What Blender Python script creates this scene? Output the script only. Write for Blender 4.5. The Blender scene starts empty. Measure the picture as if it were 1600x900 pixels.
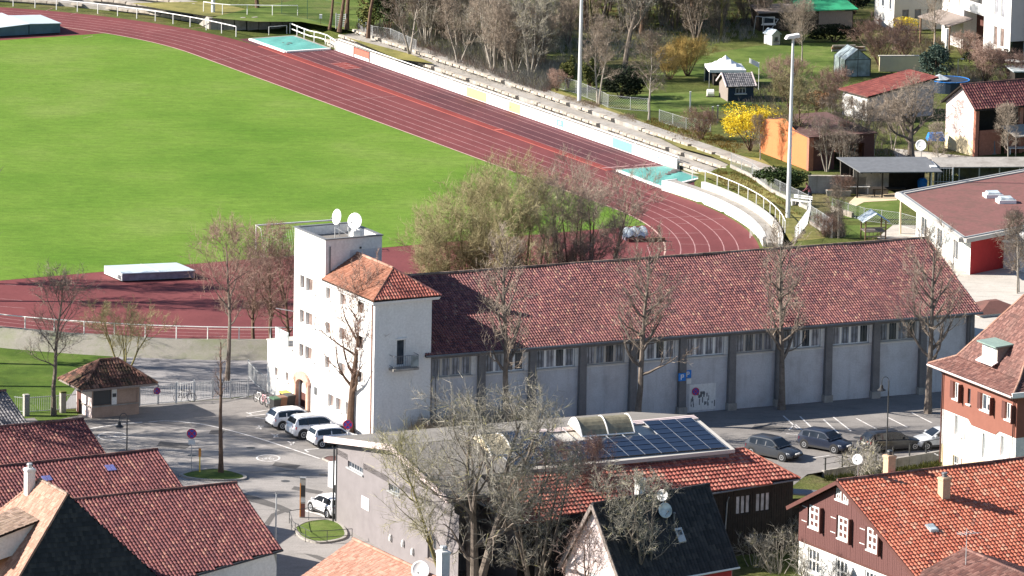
import bpy, bmesh, math, random
from math import sin, cos, tan, pi, radians, hypot, atan2, sqrt
from mathutils import Vector, Matrix
RN = random.Random(11)
scene = bpy.context.scene
COL = scene.collection
# ---------------------------------------------------------------- camera
F_PX, PITCH, ROLL, CAM_H = 10125.0, 0.20562, 0.02084, 108.14
cam_data = bpy.data.cameras.new("camera")
cam_data.sensor_width = 36.0
cam_data.lens = 36.0 * F_PX / 1600.0
cam_data.clip_start = 5.0
cam_data.clip_end = 6000.0
cam = bpy.data.objects.new("camera", cam_data)
COL.objects.link(cam)
cam.matrix_world = Matrix.Translation((0, 0, CAM_H)) @ Matrix.Rotation(pi / 2 - PITCH, 4, 'X') @ Matrix.Rotation(ROLL, 4, 'Z')
scene.camera = cam
# ---------------------------------------------------------------- sky, sun, exposure
SUN_EL = radians(30.0)
SUN_AZ = atan2(-0.9998, -0.0175)            # compass bearing of the sun, clockwise from +Y
world = bpy.data.worlds.new("World"); scene.world = world; world.use_nodes = True
wn = world.node_tree
sky = wn.nodes.new('ShaderNodeTexSky'); sky.sky_type = 'NISHITA'; sky.sun_disc = False
sky.sun_elevation = SUN_EL; sky.sun_rotation = SUN_AZ
sky.air_density = 1.0; sky.dust_density = 0.2; sky.ozone_density = 2.5
wn.links.new(sky.outputs['Color'], wn.nodes['Background'].inputs['Color'])
wn.nodes['Background'].inputs['Strength'].default_value = 0.06
sl = bpy.data.lights.new("sun", 'SUN'); sl.energy = 4.9; sl.angle = radians(0.5); sl.color = (1.0, 0.93, 0.83)
sun = bpy.data.objects.new("sun", sl); COL.objects.link(sun)
S2 = Vector((sin(SUN_AZ) * cos(SUN_EL), cos(SUN_AZ) * cos(SUN_EL), sin(SUN_EL)))
sun.rotation_euler = S2.to_track_quat('Z', 'Y').to_euler(); sun.location = S2 * 300
scene.view_settings.view_transform = 'Standard'; scene.view_settings.look = 'None'
scene.view_settings.exposure = 1.30; scene.view_settings.gamma = 1.0
scene.render.engine = 'CYCLES'
scene.cycles.max_bounces = 5; scene.cycles.diffuse_bounces = 3

# ---------------------------------------------------------------- placing helpers
def smooth(t):
    t = max(0.0, min(1.0, t)); return t * t * (3 - 2 * t)
SC = Vector((-23.587, 536.427)); STH = -1.07259
SD = Vector((cos(STH), sin(STH))); SN = Vector((-SD.y, SD.x))
def stad(x, y):
    w = Vector((x, y)) - SC; return w.dot(SD), w.dot(SN)
def sw(d, n, z=0.0):
    p = SC + SD * d + SN * n; return (p.x, p.y, z)
WALL0 = None
def H(x, y):
    """height of the ground"""
    d, n = stad(x, y)
    if d < -84.39:
        e = d + 84.39; q = hypot(e, n); a = atan2(-e, n)
        h = 1.25 * smooth((q - 53.0) / 1.5) * (1 - smooth((a - radians(80)) / radians(25)))
    elif d < 0:
        t0 = 53.5 if d < -14 else 53.5 + (46.6 - 53.5) * smooth((d + 14) / 14)
        h = 1.25 * smooth((n - t0) / 1.5)
    else:
        q = hypot(d, n); a = atan2(d, n)
        h = 1.25 * smooth((q - 46.4) / 0.9) * (1 - smooth((a - radians(50)) / radians(14)))
    # yard below the retaining wall beside the car park
    if WALL0 is not None:
        r = Vector((x, y)) - Vector(WALL0[:2]); s = r.dot(WU); t = r.dot(WV)
        h -= 0.9 * smooth((2.4 - t) / 2.0) * smooth((s + 1) / 2) * smooth((40 - s) / 2) * smooth((t + 40) / 3)
    return h
def ray(px, py):
    u = (px - 800) / F_PX; v = -(py - 450) / F_PX
    c, s = cos(ROLL), sin(ROLL); x = c * u - s * v; y = s * u + c * v
    cp, sp = cos(PITCH), sin(PITCH)
    return Vector((x, cp + y * sp, -sp + y * cp))
def gp(px, py, z=None):
    """point of the ground (or of height z) seen at a pixel of the 1600 x 900 photograph"""
    r = ray(px, py)
    zz = 0.0 if z is None else z
    for _ in range(1 if z is not None else 14):
        t = (zz - CAM_H) / r.z; p = Vector((r.x * t, r.y * t, zz))
        if z is None: zz = 0.5 * zz + 0.5 * H(p.x, p.y)
    if z is None: p.z = H(p.x, p.y)
    return p
WU = Vector((cos(radians(27)), sin(radians(27)))); WV = Vector((-WU.y, WU.x))
WALL0 = None
_w = gp(1286, 737, 0.0); WALL0 = (_w.x, _w.y, 0.0)
_e = gp(1476, 705, 0.0); WU = Vector((_e.x - _w.x, _e.y - _w.y)).normalized(); WV = Vector((-WU.y, WU.x)); WALL_L = hypot(_e.x - _w.x, _e.y - _w.y)

# ---------------------------------------------------------------- materials
MATS = {}
def nt(name, rough=0.85, spec=0.3):
    m = bpy.data.materials.new(name); m.use_nodes = True
    t = m.node_tree; b = t.nodes['Principled BSDF']
    b.inputs['Roughness'].default_value = rough
    b.inputs['Specular IOR Level'].default_value = spec
    MATS[name] = m
    return m, t, b
def c4(c): return (c[0], c[1], c[2], 1.0)
def noise(t, scale, detail=4, rough=0.6, vec=None, stretch=None):
    n = t.nodes.new('ShaderNodeTexNoise'); n.inputs['Scale'].default_value = scale
    n.inputs['Detail'].default_value = detail; n.inputs['Roughness'].default_value = rough
    tc = t.nodes.new('ShaderNodeTexCoord')
    if stretch:
        mp = t.nodes.new('ShaderNodeMapping'); mp.inputs['Scale'].default_value = stretch
        t.links.new(tc.outputs['Object'], mp.inputs['Vector']); t.links.new(mp.outputs['Vector'], n.inputs['Vector'])
    else:
        t.links.new(tc.outputs['Object'], n.inputs['Vector'])
    return n.outputs['Fac']
def ramp(t, fac, stops):
    r = t.nodes.new('ShaderNodeValToRGB'); e = r.color_ramp.elements
    while len(e) < len(stops): e.new(0.5)
    for k, (p, c) in enumerate(stops):
        e[k].position = p; e[k].color = c4(c)
    t.links.new(fac, r.inputs['Fac']); return r.outputs['Color']
def mixc(t, fac, a, b, mode='MIX'):
    m = t.nodes.new('ShaderNodeMix'); m.data_type = 'RGBA'; m.blend_type = mode
    for sock, val in ((m.inputs[0], fac), (m.inputs[6], a), (m.inputs[7], b)):
        if hasattr(val, 'node'): t.links.new(val, sock)
        elif isinstance(val, (int, float)): sock.default_value = val
        else: sock.default_value = c4(val)
    return m.outputs[2]
def bump(t, b, fac, strength=0.3, dist=0.05):
    n = t.nodes.new('ShaderNodeBump'); n.inputs['Strength'].default_value = strength; n.inputs['Distance'].default_value = dist
    t.links.new(fac, n.inputs['Height']); t.links.new(n.outputs['Normal'], b.inputs['Normal'])
def sc_(c, k): return tuple(max(0.0, min(1.0, x * k)) for x in c)
def plain(name, col, rough=0.7, var=0.12, scale=3.0, spec=0.3, metal=0.0, bmp=0.0, stretch=None):
    """a paint or render with some uneven wear"""
    m, t, b = nt(name, rough, spec)
    f = noise(t, scale, 5, 0.65, stretch=stretch)
    col2 = ramp(t, f, [(0.3, sc_(col, 1 - var)), (0.7, sc_(col, 1 + var))])
    t.links.new(col2, b.inputs['Base Color']); b.inputs['Metallic'].default_value = metal
    if bmp: bump(t, b, f, bmp)
    return m
def weathered(name, col, stain, amount=0.5, scale=0.6, fine=9.0, rough=0.9):
    m, t, b = nt(name, rough, 0.15)
    f1 = noise(t, scale, 6, 0.7); f2 = noise(t, fine, 3, 0.6); f3 = noise(t, 2.2, 4, 0.6, stretch=(1.0, 1.0, 0.12))
    base = ramp(t, f2, [(0.25, sc_(col, 0.86)), (0.75, sc_(col, 1.1))])
    k = ramp(t, f1, [(0.45, (0, 0, 0)), (0.75, (amount,) * 3)])
    c = mixc(t, k, base, stain)
    k2 = ramp(t, f3, [(0.52, (0, 0, 0)), (0.8, (amount * 0.7,) * 3)])
    c = mixc(t, k2, c, sc_(stain, 0.8))
    t.links.new(c, b.inputs['Base Color']); bump(t, b, f2, 0.25, 0.03)
    return m
def island_mat(name, stops, rough=0.75, patch=None, pscale=0.25, spec=0.25, fine=0.0):
    """each loose piece takes its own colour; patches of moss or lichen lie over many pieces"""
    m, t, b = nt(name, rough, spec)
    g = t.nodes.new('ShaderNodeNewGeometry')
    c = ramp(t, g.outputs['Random Per Island'], stops)
    if patch:
        f = noise(t, pscale, 5, 0.7)
        k = ramp(t, f, [(0.48, (0, 0, 0)), (0.72, (0.75,) * 3)])
        c = mixc(t, k, c, patch)
    if fine:
        f2 = noise(t, 14.0, 3, 0.6); d = ramp(t, f2, [(0.3, (1 - fine,) * 3), (0.7, (1.0,) * 3)])
        c = mixc(t, 1.0, c, d, 'MULTIPLY')
    t.links.new(c, b.inputs['Base Color'])
    return m
plain('white_paint', (0.80, 0.79, 0.77), 0.6, 0.04)
weathered('white_render', (0.74, 0.73, 0.71), (0.50, 0.47, 0.44), 0.35, 0.4, 6.0)
plain('rail_white', (0.78, 0.78, 0.76), 0.5, 0.08, 2.0)
plain('cream_render', (0.72, 0.60, 0.40), 0.9, 0.08, 1.5)
plain('pink_render', (0.74, 0.62, 0.60), 0.9, 0.06, 1.0)
plain('rose_render', (0.64, 0.53, 0.52), 0.9, 0.06, 1.0)
plain('brown_render', (0.235, 0.095, 0.07), 0.9, 0.08, 1.3)
plain('gray_render', (0.205, 0.186, 0.19), 0.92, 0.10, 0.9, bmp=0.15)
plain('beige_render', (0.50, 0.47, 0.43), 0.9, 0.06, 1.0)
weathered('hall_plaster', (0.57, 0.57, 0.59), (0.27, 0.25, 0.25), 0.5, 0.55)
weathered('bank_earth', (0.25, 0.235, 0.205), (0.15, 0.185, 0.07), 0.6, 0.35)
weathered('pilaster_concrete', (0.20, 0.19, 0.19), (0.10, 0.10, 0.10), 0.6, 0.8)
weathered('concrete', (0.37, 0.345, 0.315), (0.16, 0.14, 0.12), 0.75, 0.5)
weathered('stone_step', (0.46, 0.41, 0.35), (0.15, 0.125, 0.10), 0.9, 0.9, 4.0)
weathered('bend_wall', (0.60, 0.575, 0.53), (0.30, 0.26, 0.20), 0.7, 0.45)
weathered('kiosk_plaster', (0.40, 0.29, 0.23), (0.24, 0.17, 0.13), 0.5, 1.0)
weathered('flat_roof', (0.20, 0.185, 0.17), (0.30, 0.28, 0.26), 0.5, 0.5)
weathered('maroon_roof', (0.215, 0.10, 0.092), (0.13, 0.085, 0.07), 0.9, 0.7, 3.0)
weathered('orange_render', (0.56, 0.20, 0.085), (0.45, 0.16, 0.07), 0.3, 0.8)
plain('pink_sandstone', (0.58, 0.36, 0.28), 0.9, 0.2, 4.0)
plain('dark_wood', (0.030, 0.024, 0.020), 0.85, 0.3, 3.0)
plain('gray_wood', (0.24, 0.20, 0.18), 0.9, 0.25, 5.0, stretch=(6, 6, 0.6))
island_mat('brown_boards', [(0.0, (0.10, 0.042, 0.040)), (0.5, (0.145, 0.064, 0.06)), (1.0, (0.205, 0.10, 0.092))], fine=0.35)
plain('brown_paint', (0.11, 0.045, 0.038), 0.7, 0.15)
plain('dark_metal', (0.045, 0.047, 0.05), 0.5, 0.1, spec=0.5)
plain('lead', (0.16, 0.165, 0.175), 0.6, 0.15, 2.0)
plain('zinc', (0.33, 0.34, 0.35), 0.45, 0.15, 3.0, spec=0.5, metal=0.4)
plain('copper_green', (0.22, 0.30, 0.27), 0.6, 0.15, 3.0)
plain('galvanised', (0.48, 0.49, 0.50), 0.45, 0.1, 3.0, spec=0.5, metal=0.3)
plain('mast_gray', (0.66, 0.68, 0.68), 0.5, 0.05)
plain('dish_white', (0.82, 0.82, 0.82), 0.5, 0.03)
plain('brick_red', (0.36, 0.15, 0.10), 0.9, 0.2, 6.0)
plain('chimney_buff', (0.55, 0.37, 0.25), 0.9, 0.15, 5.0)
plain('tarp_green', (0.12, 0.36, 0.32), 0.55, 0.16, 1.6, spec=0.4, bmp=0.3)
plain('roof_felt_green', (0.03, 0.28, 0.14), 0.7, 0.25, 1.2)
plain('mat_blue', (0.085, 0.16, 0.20), 0.6, 0.15, 1.4)
plain('mat_top', (0.50, 0.57, 0.62), 0.5, 0.06, 1.0)
plain('mat_side', (0.28, 0.25, 0.30), 0.6, 0.35, 1.3)
plain('yellow_paint', (0.78, 0.55, 0.08), 0.6, 0.08)
plain('orange_paint', (0.75, 0.30, 0.07), 0.6, 0.1)
plain('red_paint', (0.42, 0.03, 0.03), 0.6, 0.1)
plain('sign_red', (0.55, 0.03, 0.06), 0.5, 0.04)
plain('sign_blue', (0.06, 0.09, 0.42), 0.5, 0.04)
plain('park_blue', (0.02, 0.20, 0.62), 0.5, 0.04)
plain('tarp_blue', (0.02, 0.20, 0.62), 0.5, 0.12)
plain('tile_blue', (0.17, 0.18, 0.40), 0.4, 0.3, 2.0)
plain('navy', (0.02, 0.035, 0.06), 0.7, 0.15)
plain('banner_red', (0.60, 0.14, 0.10), 0.6, 0.08)
plain('banner_blue', (0.16, 0.30, 0.62), 0.6, 0.06)
plain('banner_mint', (0.18, 0.50, 0.44), 0.6, 0.06)
plain('banner_yellow', (0.84, 0.62, 0.20), 0.6, 0.05)
plain('banner_pink', (0.80, 0.46, 0.50), 0.6, 0.05)
plain('rubber', (0.018, 0.018, 0.02), 0.8, 0.1)
plain('alloy', (0.42, 0.43, 0.45), 0.35, 0.05, spec=0.6, metal=0.6)
plain('plastic_black', (0.028, 0.028, 0.03), 0.5, 0.1, spec=0.5)
plain('plastic_brown', (0.20, 0.10, 0.06), 0.5, 0.1)
plain('plastic_yellow', (0.70, 0.50, 0.08), 0.5, 0.1)
plain('plastic_green', (0.05, 0.11, 0.06), 0.5, 0.1)
plain('tent_white', (0.86, 0.86, 0.86), 0.7, 0.03)
plain('log_brown', (0.21, 0.13, 0.08), 0.9, 0.3, 3.0)
plain('rooflight_plastic', (0.25, 0.22, 0.15), 0.4, 0.3, 2.5)
plain('sand', (0.62, 0.50, 0.34), 0.95, 0.12, 1.0)
plain('paper', (0.78, 0.77, 0.74), 0.8, 0.06, 6.0)
plain('ink', (0.05, 0.05, 0.06), 0.8, 0.1)
plain('skin', (0.55, 0.34, 0.25), 0.6, 0.05)
plain('jacket_maroon', (0.19, 0.07, 0.085), 0.9, 0.15, 6)
plain('jeans_dark', (0.045, 0.05, 0.07), 0.9, 0.15, 6)
plain('hair_brown', (0.06, 0.035, 0.02), 0.8, 0.2, 9)
def glass(name, col, rough=0.08):
    m, t, b = nt(name, rough, 0.6)
    f = noise(t, 1.7, 2, 0.5)
    c = ramp(t, f, [(0.3, sc_(col, 0.6)), (0.7, sc_(col, 1.5))]); t.links.new(c, b.inputs['Base Color'])
    return m
glass('glass_dark', (0.05, 0.06, 0.075)); glass('glass_hall', (0.22, 0.24, 0.28), 0.2); glass('glass_brown', (0.19, 0.14, 0.125), 0.3)
glass('glass_car', (0.012, 0.014, 0.018), 0.05); glass('curtain_gray', (0.30, 0.30, 0.33), 0.4); glass('glass_light', (0.45, 0.50, 0.52), 0.2)
glass('greenhouse_glass', (0.22, 0.26, 0.27), 0.15)
def solar():
    m, t, b = nt('solar_cell', 0.12, 0.5)
    f = noise(t, 0.5, 2, 0.5); c = ramp(t, f, [(0.3, (0.010, 0.016, 0.034)), (0.7, (0.016, 0.025, 0.052))])
    t.links.new(c, b.inputs['Base Color'])
solar()
def carpaint(name, col, metal=0.0):
    m, t, b = nt(name, 0.28, 0.5)
    f = noise(t, 2.5, 4, 0.6); c = ramp(t, f, [(0.3, sc_(col, 0.9)), (0.7, sc_(col, 1.05))]); t.links.new(c, b.inputs['Base Color'])
    b.inputs['Metallic'].default_value = metal
    b.inputs['Coat Weight'].default_value = 0.5; b.inputs['Coat Roughness'].default_value = 0.06
for nme, cc in (('car_white', (0.78, 0.78, 0.80)), ('car_silver', (0.50, 0.52, 0.55)), ('car_black', (0.022, 0.023, 0.026)), ('car_navy', (0.02, 0.026, 0.045)), ('car_anthracite', (0.035, 0.04, 0.05))): carpaint(nme, cc)
m, t, b = nt('tail_lamp', 0.2, 0.5); b.inputs['Base Color'].default_value = (0.35, 0.015, 0.02, 1)
m, t, b = nt('head_lamp', 0.1, 0.6); b.inputs['Base Color'].default_value = (0.55, 0.57, 0.6, 1)
# roof tiles
island_mat('tiles_hall', [(0.0, (0.12, 0.056, 0.064)), (0.3, (0.19, 0.077, 0.08)), (0.65, (0.25, 0.10, 0.096)), (0.94, (0.31, 0.138, 0.118)), (1.0, (0.38, 0.23, 0.17))], patch=(0.155, 0.078, 0.07), pscale=0.35, fine=0.25)
island_mat('tiles_barn', [(0.0, (0.13, 0.05, 0.053)), (0.4, (0.19, 0.066, 0.066)), (0.85, (0.25, 0.092, 0.083)), (1.0, (0.34, 0.17, 0.13))], patch=(0.16, 0.06, 0.066), pscale=0.4, fine=0.25)
island_mat('tiles_orange', [(0.0, (0.36, 0.10, 0.065)), (0.3, (0.52, 0.15, 0.09)), (0.8, (0.62, 0.21, 0.13)), (0.96, (0.62, 0.31, 0.21)), (1.0, (0.20, 0.06, 0.05))], patch=(0.46, 0.14, 0.10), pscale=0.5, fine=0.3)
island_mat('tiles_red', [(0.0, (0.26, 0.08, 0.065)), (0.5, (0.42, 0.13, 0.10)), (0.85, (0.52, 0.19, 0.14)), (1.0, (0.54, 0.28, 0.20))], patch=(0.30, 0.12, 0.09), pscale=0.4, fine=0.3)
island_mat('tiles_terracotta', [(0.0, (0.27, 0.11, 0.07)), (0.5, (0.37, 0.16, 0.10)), (1.0, (0.46, 0.23, 0.16))], patch=(0.24, 0.13, 0.09), pscale=0.5, fine=0.4)
island_mat('tiles_peach', [(0.0, (0.34, 0.17, 0.12)), (0.5, (0.42, 0.225, 0.165)), (1.0, (0.52, 0.31, 0.235))], patch=(0.33, 0.21, 0.16), pscale=0.4, fine=0.25)
island_mat('tiles_old', [(0.0, (0.16, 0.11, 0.085)), (0.5, (0.30, 0.21, 0.16)), (1.0, (0.42, 0.31, 0.25))], patch=(0.22, 0.17, 0.12), pscale=0.6, fine=0.3)
island_mat('tiles_brown', [(0.0, (0.12, 0.060, 0.053)), (0.5, (0.19, 0.088, 0.073)), (1.0, (0.28, 0.15, 0.125))], patch=(0.11, 0.07, 0.06), pscale=0.35, fine=0.3)
island_mat('tiles_black_and_shade', [(0.0, (0.018, 0.019, 0.021)), (0.6, (0.032, 0.032, 0.035)), (1.0, (0.055, 0.052, 0.05))], fine=0.2, spec=0.35)
island_mat('tiles_gray', [(0.0, (0.12, 0.12, 0.13)), (0.5, (0.22, 0.21, 0.22)), (1.0, (0.32, 0.30, 0.30))], fine=0.25)
island_mat('tiles_mossy', [(0.0, (0.05, 0.034, 0.026)), (0.5, (0.12, 0.06, 0.048)), (0.85, (0.22, 0.10, 0.075)), (1.0, (0.33, 0.19, 0.14))], patch=(0.13, 0.105, 0.05), pscale=0.7, fine=0.35)
island_mat('tiles_maroon', [(0.0, (0.17, 0.05, 0.045)), (0.5, (0.22, 0.062, 0.052)), (1.0, (0.27, 0.085, 0.07))], fine=0.15)
# ground
def ground_mats():
    m, t, b = nt('meadow', 0.95, 0.1)
    f1 = noise(t, 0.06, 6, 0.7); f2 = noise(t, 0.9, 5, 0.75); f3 = noise(t, 6.0, 3, 0.7)
    a = ramp(t, f1, [(0.35, (0.075, 0.10, 0.024)), (0.5, (0.125, 0.145, 0.04)), (0.62, (0.19, 0.165, 0.075))])
    c = ramp(t, f2, [(0.3, (0.55,) * 3), (0.7, (1.2,) * 3)]); d = mixc(t, 1.0, a, c, 'MULTIPLY')
    e = ramp(t, f3, [(0.3, (0.6,) * 3), (0.7, (1.15,) * 3)]); d = mixc(t, 1.0, d, e, 'MULTIPLY')
    t.links.new(d, b.inputs['Base Color']); bump(t, b, f3, 0.5, 0.2)
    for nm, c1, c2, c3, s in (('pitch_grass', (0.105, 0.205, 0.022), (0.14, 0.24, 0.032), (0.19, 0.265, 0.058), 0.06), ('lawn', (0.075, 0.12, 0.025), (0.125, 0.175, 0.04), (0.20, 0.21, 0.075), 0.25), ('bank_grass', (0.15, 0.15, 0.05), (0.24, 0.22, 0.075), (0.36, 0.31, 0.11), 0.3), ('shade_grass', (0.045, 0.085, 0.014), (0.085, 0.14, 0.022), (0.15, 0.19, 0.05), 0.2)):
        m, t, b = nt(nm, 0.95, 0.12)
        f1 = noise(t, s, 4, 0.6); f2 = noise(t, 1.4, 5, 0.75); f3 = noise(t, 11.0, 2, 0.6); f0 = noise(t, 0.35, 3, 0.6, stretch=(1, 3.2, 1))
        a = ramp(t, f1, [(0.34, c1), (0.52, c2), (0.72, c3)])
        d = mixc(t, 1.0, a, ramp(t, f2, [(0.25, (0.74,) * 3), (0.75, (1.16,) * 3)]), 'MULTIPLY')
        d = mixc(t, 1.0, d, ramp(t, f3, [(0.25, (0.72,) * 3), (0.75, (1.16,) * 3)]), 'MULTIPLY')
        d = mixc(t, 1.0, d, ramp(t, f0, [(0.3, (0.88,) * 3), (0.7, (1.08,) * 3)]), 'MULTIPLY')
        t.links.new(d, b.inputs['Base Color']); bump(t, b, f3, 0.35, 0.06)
    for nm, c1, c2 in (('track_red', (0.15, 0.044, 0.047), (0.205, 0.062, 0.063)), ('track_worn', (0.088, 0.036, 0.044), (0.145, 0.05, 0.057)), ('track_bright', (0.215, 0.045, 0.042), (0.27, 0.06, 0.052))):
        m, t, b = nt(nm, 0.9, 0.15)
        f1 = noise(t, 0.12, 5, 0.7); f2 = noise(t, 5.0, 4, 0.7); f4 = noise(t, 0.5, 4, 0.7, stretch=(1, 0.3, 1))
        a = ramp(t, f1, [(0.3, c1), (0.7, c2)])
        d = mixc(t, 1.0, a, ramp(t, f2, [(0.25, (0.82,) * 3), (0.75, (1.12,) * 3)]), 'MULTIPLY')
        d = mixc(t, 1.0, d, ramp(t, f4, [(0.3, (0.86,) * 3), (0.7, (1.06,) * 3)]), 'MULTIPLY')
        t.links.new(d, b.inputs['Base Color'])
    for nm, c1, c2 in (('asphalt', (0.18, 0.167, 0.16), (0.285, 0.265, 0.25)), ('asphalt_pale', (0.25, 0.233, 0.22), (0.35, 0.325, 0.31)), ('asphalt_patch', (0.10, 0.095, 0.093), (0.15, 0.14, 0.135)), ('paving', (0.42, 0.385, 0.34), (0.56, 0.52, 0.47)), ('gravel_yard', (0.24, 0.23, 0.235), (0.33, 0.315, 0.315)), ('cinder', (0.10, 0.055, 0.05), (0.17, 0.10, 0.09))):
        m, t, b = nt(nm, 0.93, 0.2)
        f1 = noise(t, 0.18, 6, 0.75); f2 = noise(t, 8.0, 3, 0.7); f4 = noise(t, 0.9, 5, 0.8, stretch=(0.5, 1.6, 1))
        a = ramp(t, f1, [(0.3, c1), (0.7, c2)])
        d = mixc(t, 1.0, a, ramp(t, f2, [(0.25, (0.8,) * 3), (0.75, (1.15,) * 3)]), 'MULTIPLY')
        d = mixc(t, 1.0, d, ramp(t, f4, [(0.32, (0.78,) * 3), (0.5, (1.0,) * 3)]), 'MULTIPLY')
        t.links.new(d, b.inputs['Base Color']); bump(t, b, f2, 0.2, 0.02)
    m, t, b = nt('line_white', 0.8, 0.2)
    f = noise(t, 2.4, 5, 0.8); d = ramp(t, f, [(0.3, (0.36, 0.31, 0.29)), (0.55, (0.72, 0.70, 0.68))]); t.links.new(d, b.inputs['Base Color'])
    m, t, b = nt('lane_line', 0.8, 0.2)
    f = noise(t, 1.1, 5, 0.85); d = ramp(t, f, [(0.3, (0.26, 0.09, 0.092)), (0.65, (0.50, 0.32, 0.31))]); t.links.new(d, b.inputs['Base Color'])
    plain('line_pink', (0.50, 0.13, 0.10), 0.8, 0.15, 1.0); plain('kerb_line', (0.56, 0.38, 0.32), 0.8, 0.2, 1.5)
    plain('bright_red_strip', (0.26, 0.062, 0.058), 0.85, 0.12, 0.6)
ground_mats()
def bark(name, c1, c2, rough=0.9):
    m, t, b = nt(name, rough, 0.1)
    f = noise(t, 2.0, 5, 0.75); d = ramp(t, f, [(0.32, c1), (0.68, c2)]); t.links.new(d, b.inputs['Base Color']); bump(t, b, f, 0.4, 0.03)
bark('bark_gray', (0.105, 0.085, 0.07), (0.24, 0.20, 0.17)); bark('bark_brown', (0.085, 0.055, 0.04), (0.19, 0.125, 0.09)); bark('bark_pale', (0.22, 0.19, 0.16), (0.42, 0.38, 0.33))
bark('bark_lichen', (0.12, 0.10, 0.05), (0.27, 0.24, 0.10))
def twig(name, stops):
    m, t, b = nt(name, 0.9, 0.1)
    g = t.nodes.new('ShaderNodeNewGeometry'); c = ramp(t, g.outputs['Random Per Island'], stops)
    t.links.new(c, b.inputs['Base Color'])
twig('twig_brown', [(0, (0.15, 0.118, 0.092)), (0.6, (0.27, 0.22, 0.175)), (1, (0.42, 0.35, 0.285))])
twig('twig_red', [(0, (0.15, 0.09, 0.075)), (0.6, (0.28, 0.18, 0.145)), (1, (0.42, 0.31, 0.25))])
twig('twig_olive', [(0, (0.15, 0.13, 0.065)), (0.6, (0.27, 0.235, 0.125)), (1, (0.40, 0.36, 0.21))])
twig('twig_gray', [(0, (0.16, 0.148, 0.125)), (0.6, (0.30, 0.28, 0.235)), (0.93, (0.46, 0.42, 0.36)), (1, (0.44, 0.40, 0.14))])
twig('twig_lichen', [(0, (0.20, 0.185, 0.11)), (0.55, (0.34, 0.315, 0.20)), (0.88, (0.48, 0.44, 0.30)), (1, (0.50, 0.45, 0.12))])
twig('twig_pinkish', [(0, (0.20, 0.13, 0.11)), (0.6, (0.33, 0.23, 0.19)), (1, (0.44, 0.33, 0.28))])
twig('twig_straw', [(0, (0.20, 0.14, 0.09)), (0.6, (0.36, 0.27, 0.18)), (1, (0.52, 0.43, 0.31))])
twig('twig_ochre', [(0, (0.22, 0.15, 0.05)), (0.6, (0.38, 0.26, 0.09)), (1, (0.52, 0.38, 0.13))])
twig('leaf_green', [(0, (0.014, 0.026, 0.010)), (0.6, (0.034, 0.058, 0.02)), (1, (0.085, 0.11, 0.04))])
twig('leaf_olive', [(0, (0.05, 0.06, 0.018)), (0.6, (0.11, 0.12, 0.04)), (1, (0.20, 0.19, 0.06))])
twig('leaf_dark', [(0, (0.010, 0.014, 0.010)), (0.6, (0.022, 0.03, 0.018)), (1, (0.04, 0.05, 0.028))])
twig('leaf_bluegreen', [(0, (0.03, 0.05, 0.042)), (0.6, (0.07, 0.105, 0.085)), (1, (0.13, 0.17, 0.13))])
twig('blossom_yellow', [(0, (0.52, 0.36, 0.02)), (0.5, (0.74, 0.56, 0.03)), (1, (0.84, 0.70, 0.10))])
twig('leaf_beech', [(0, (0.16, 0.085, 0.045)), (0.6, (0.28, 0.16, 0.085)), (1, (0.38, 0.24, 0.14))])

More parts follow.
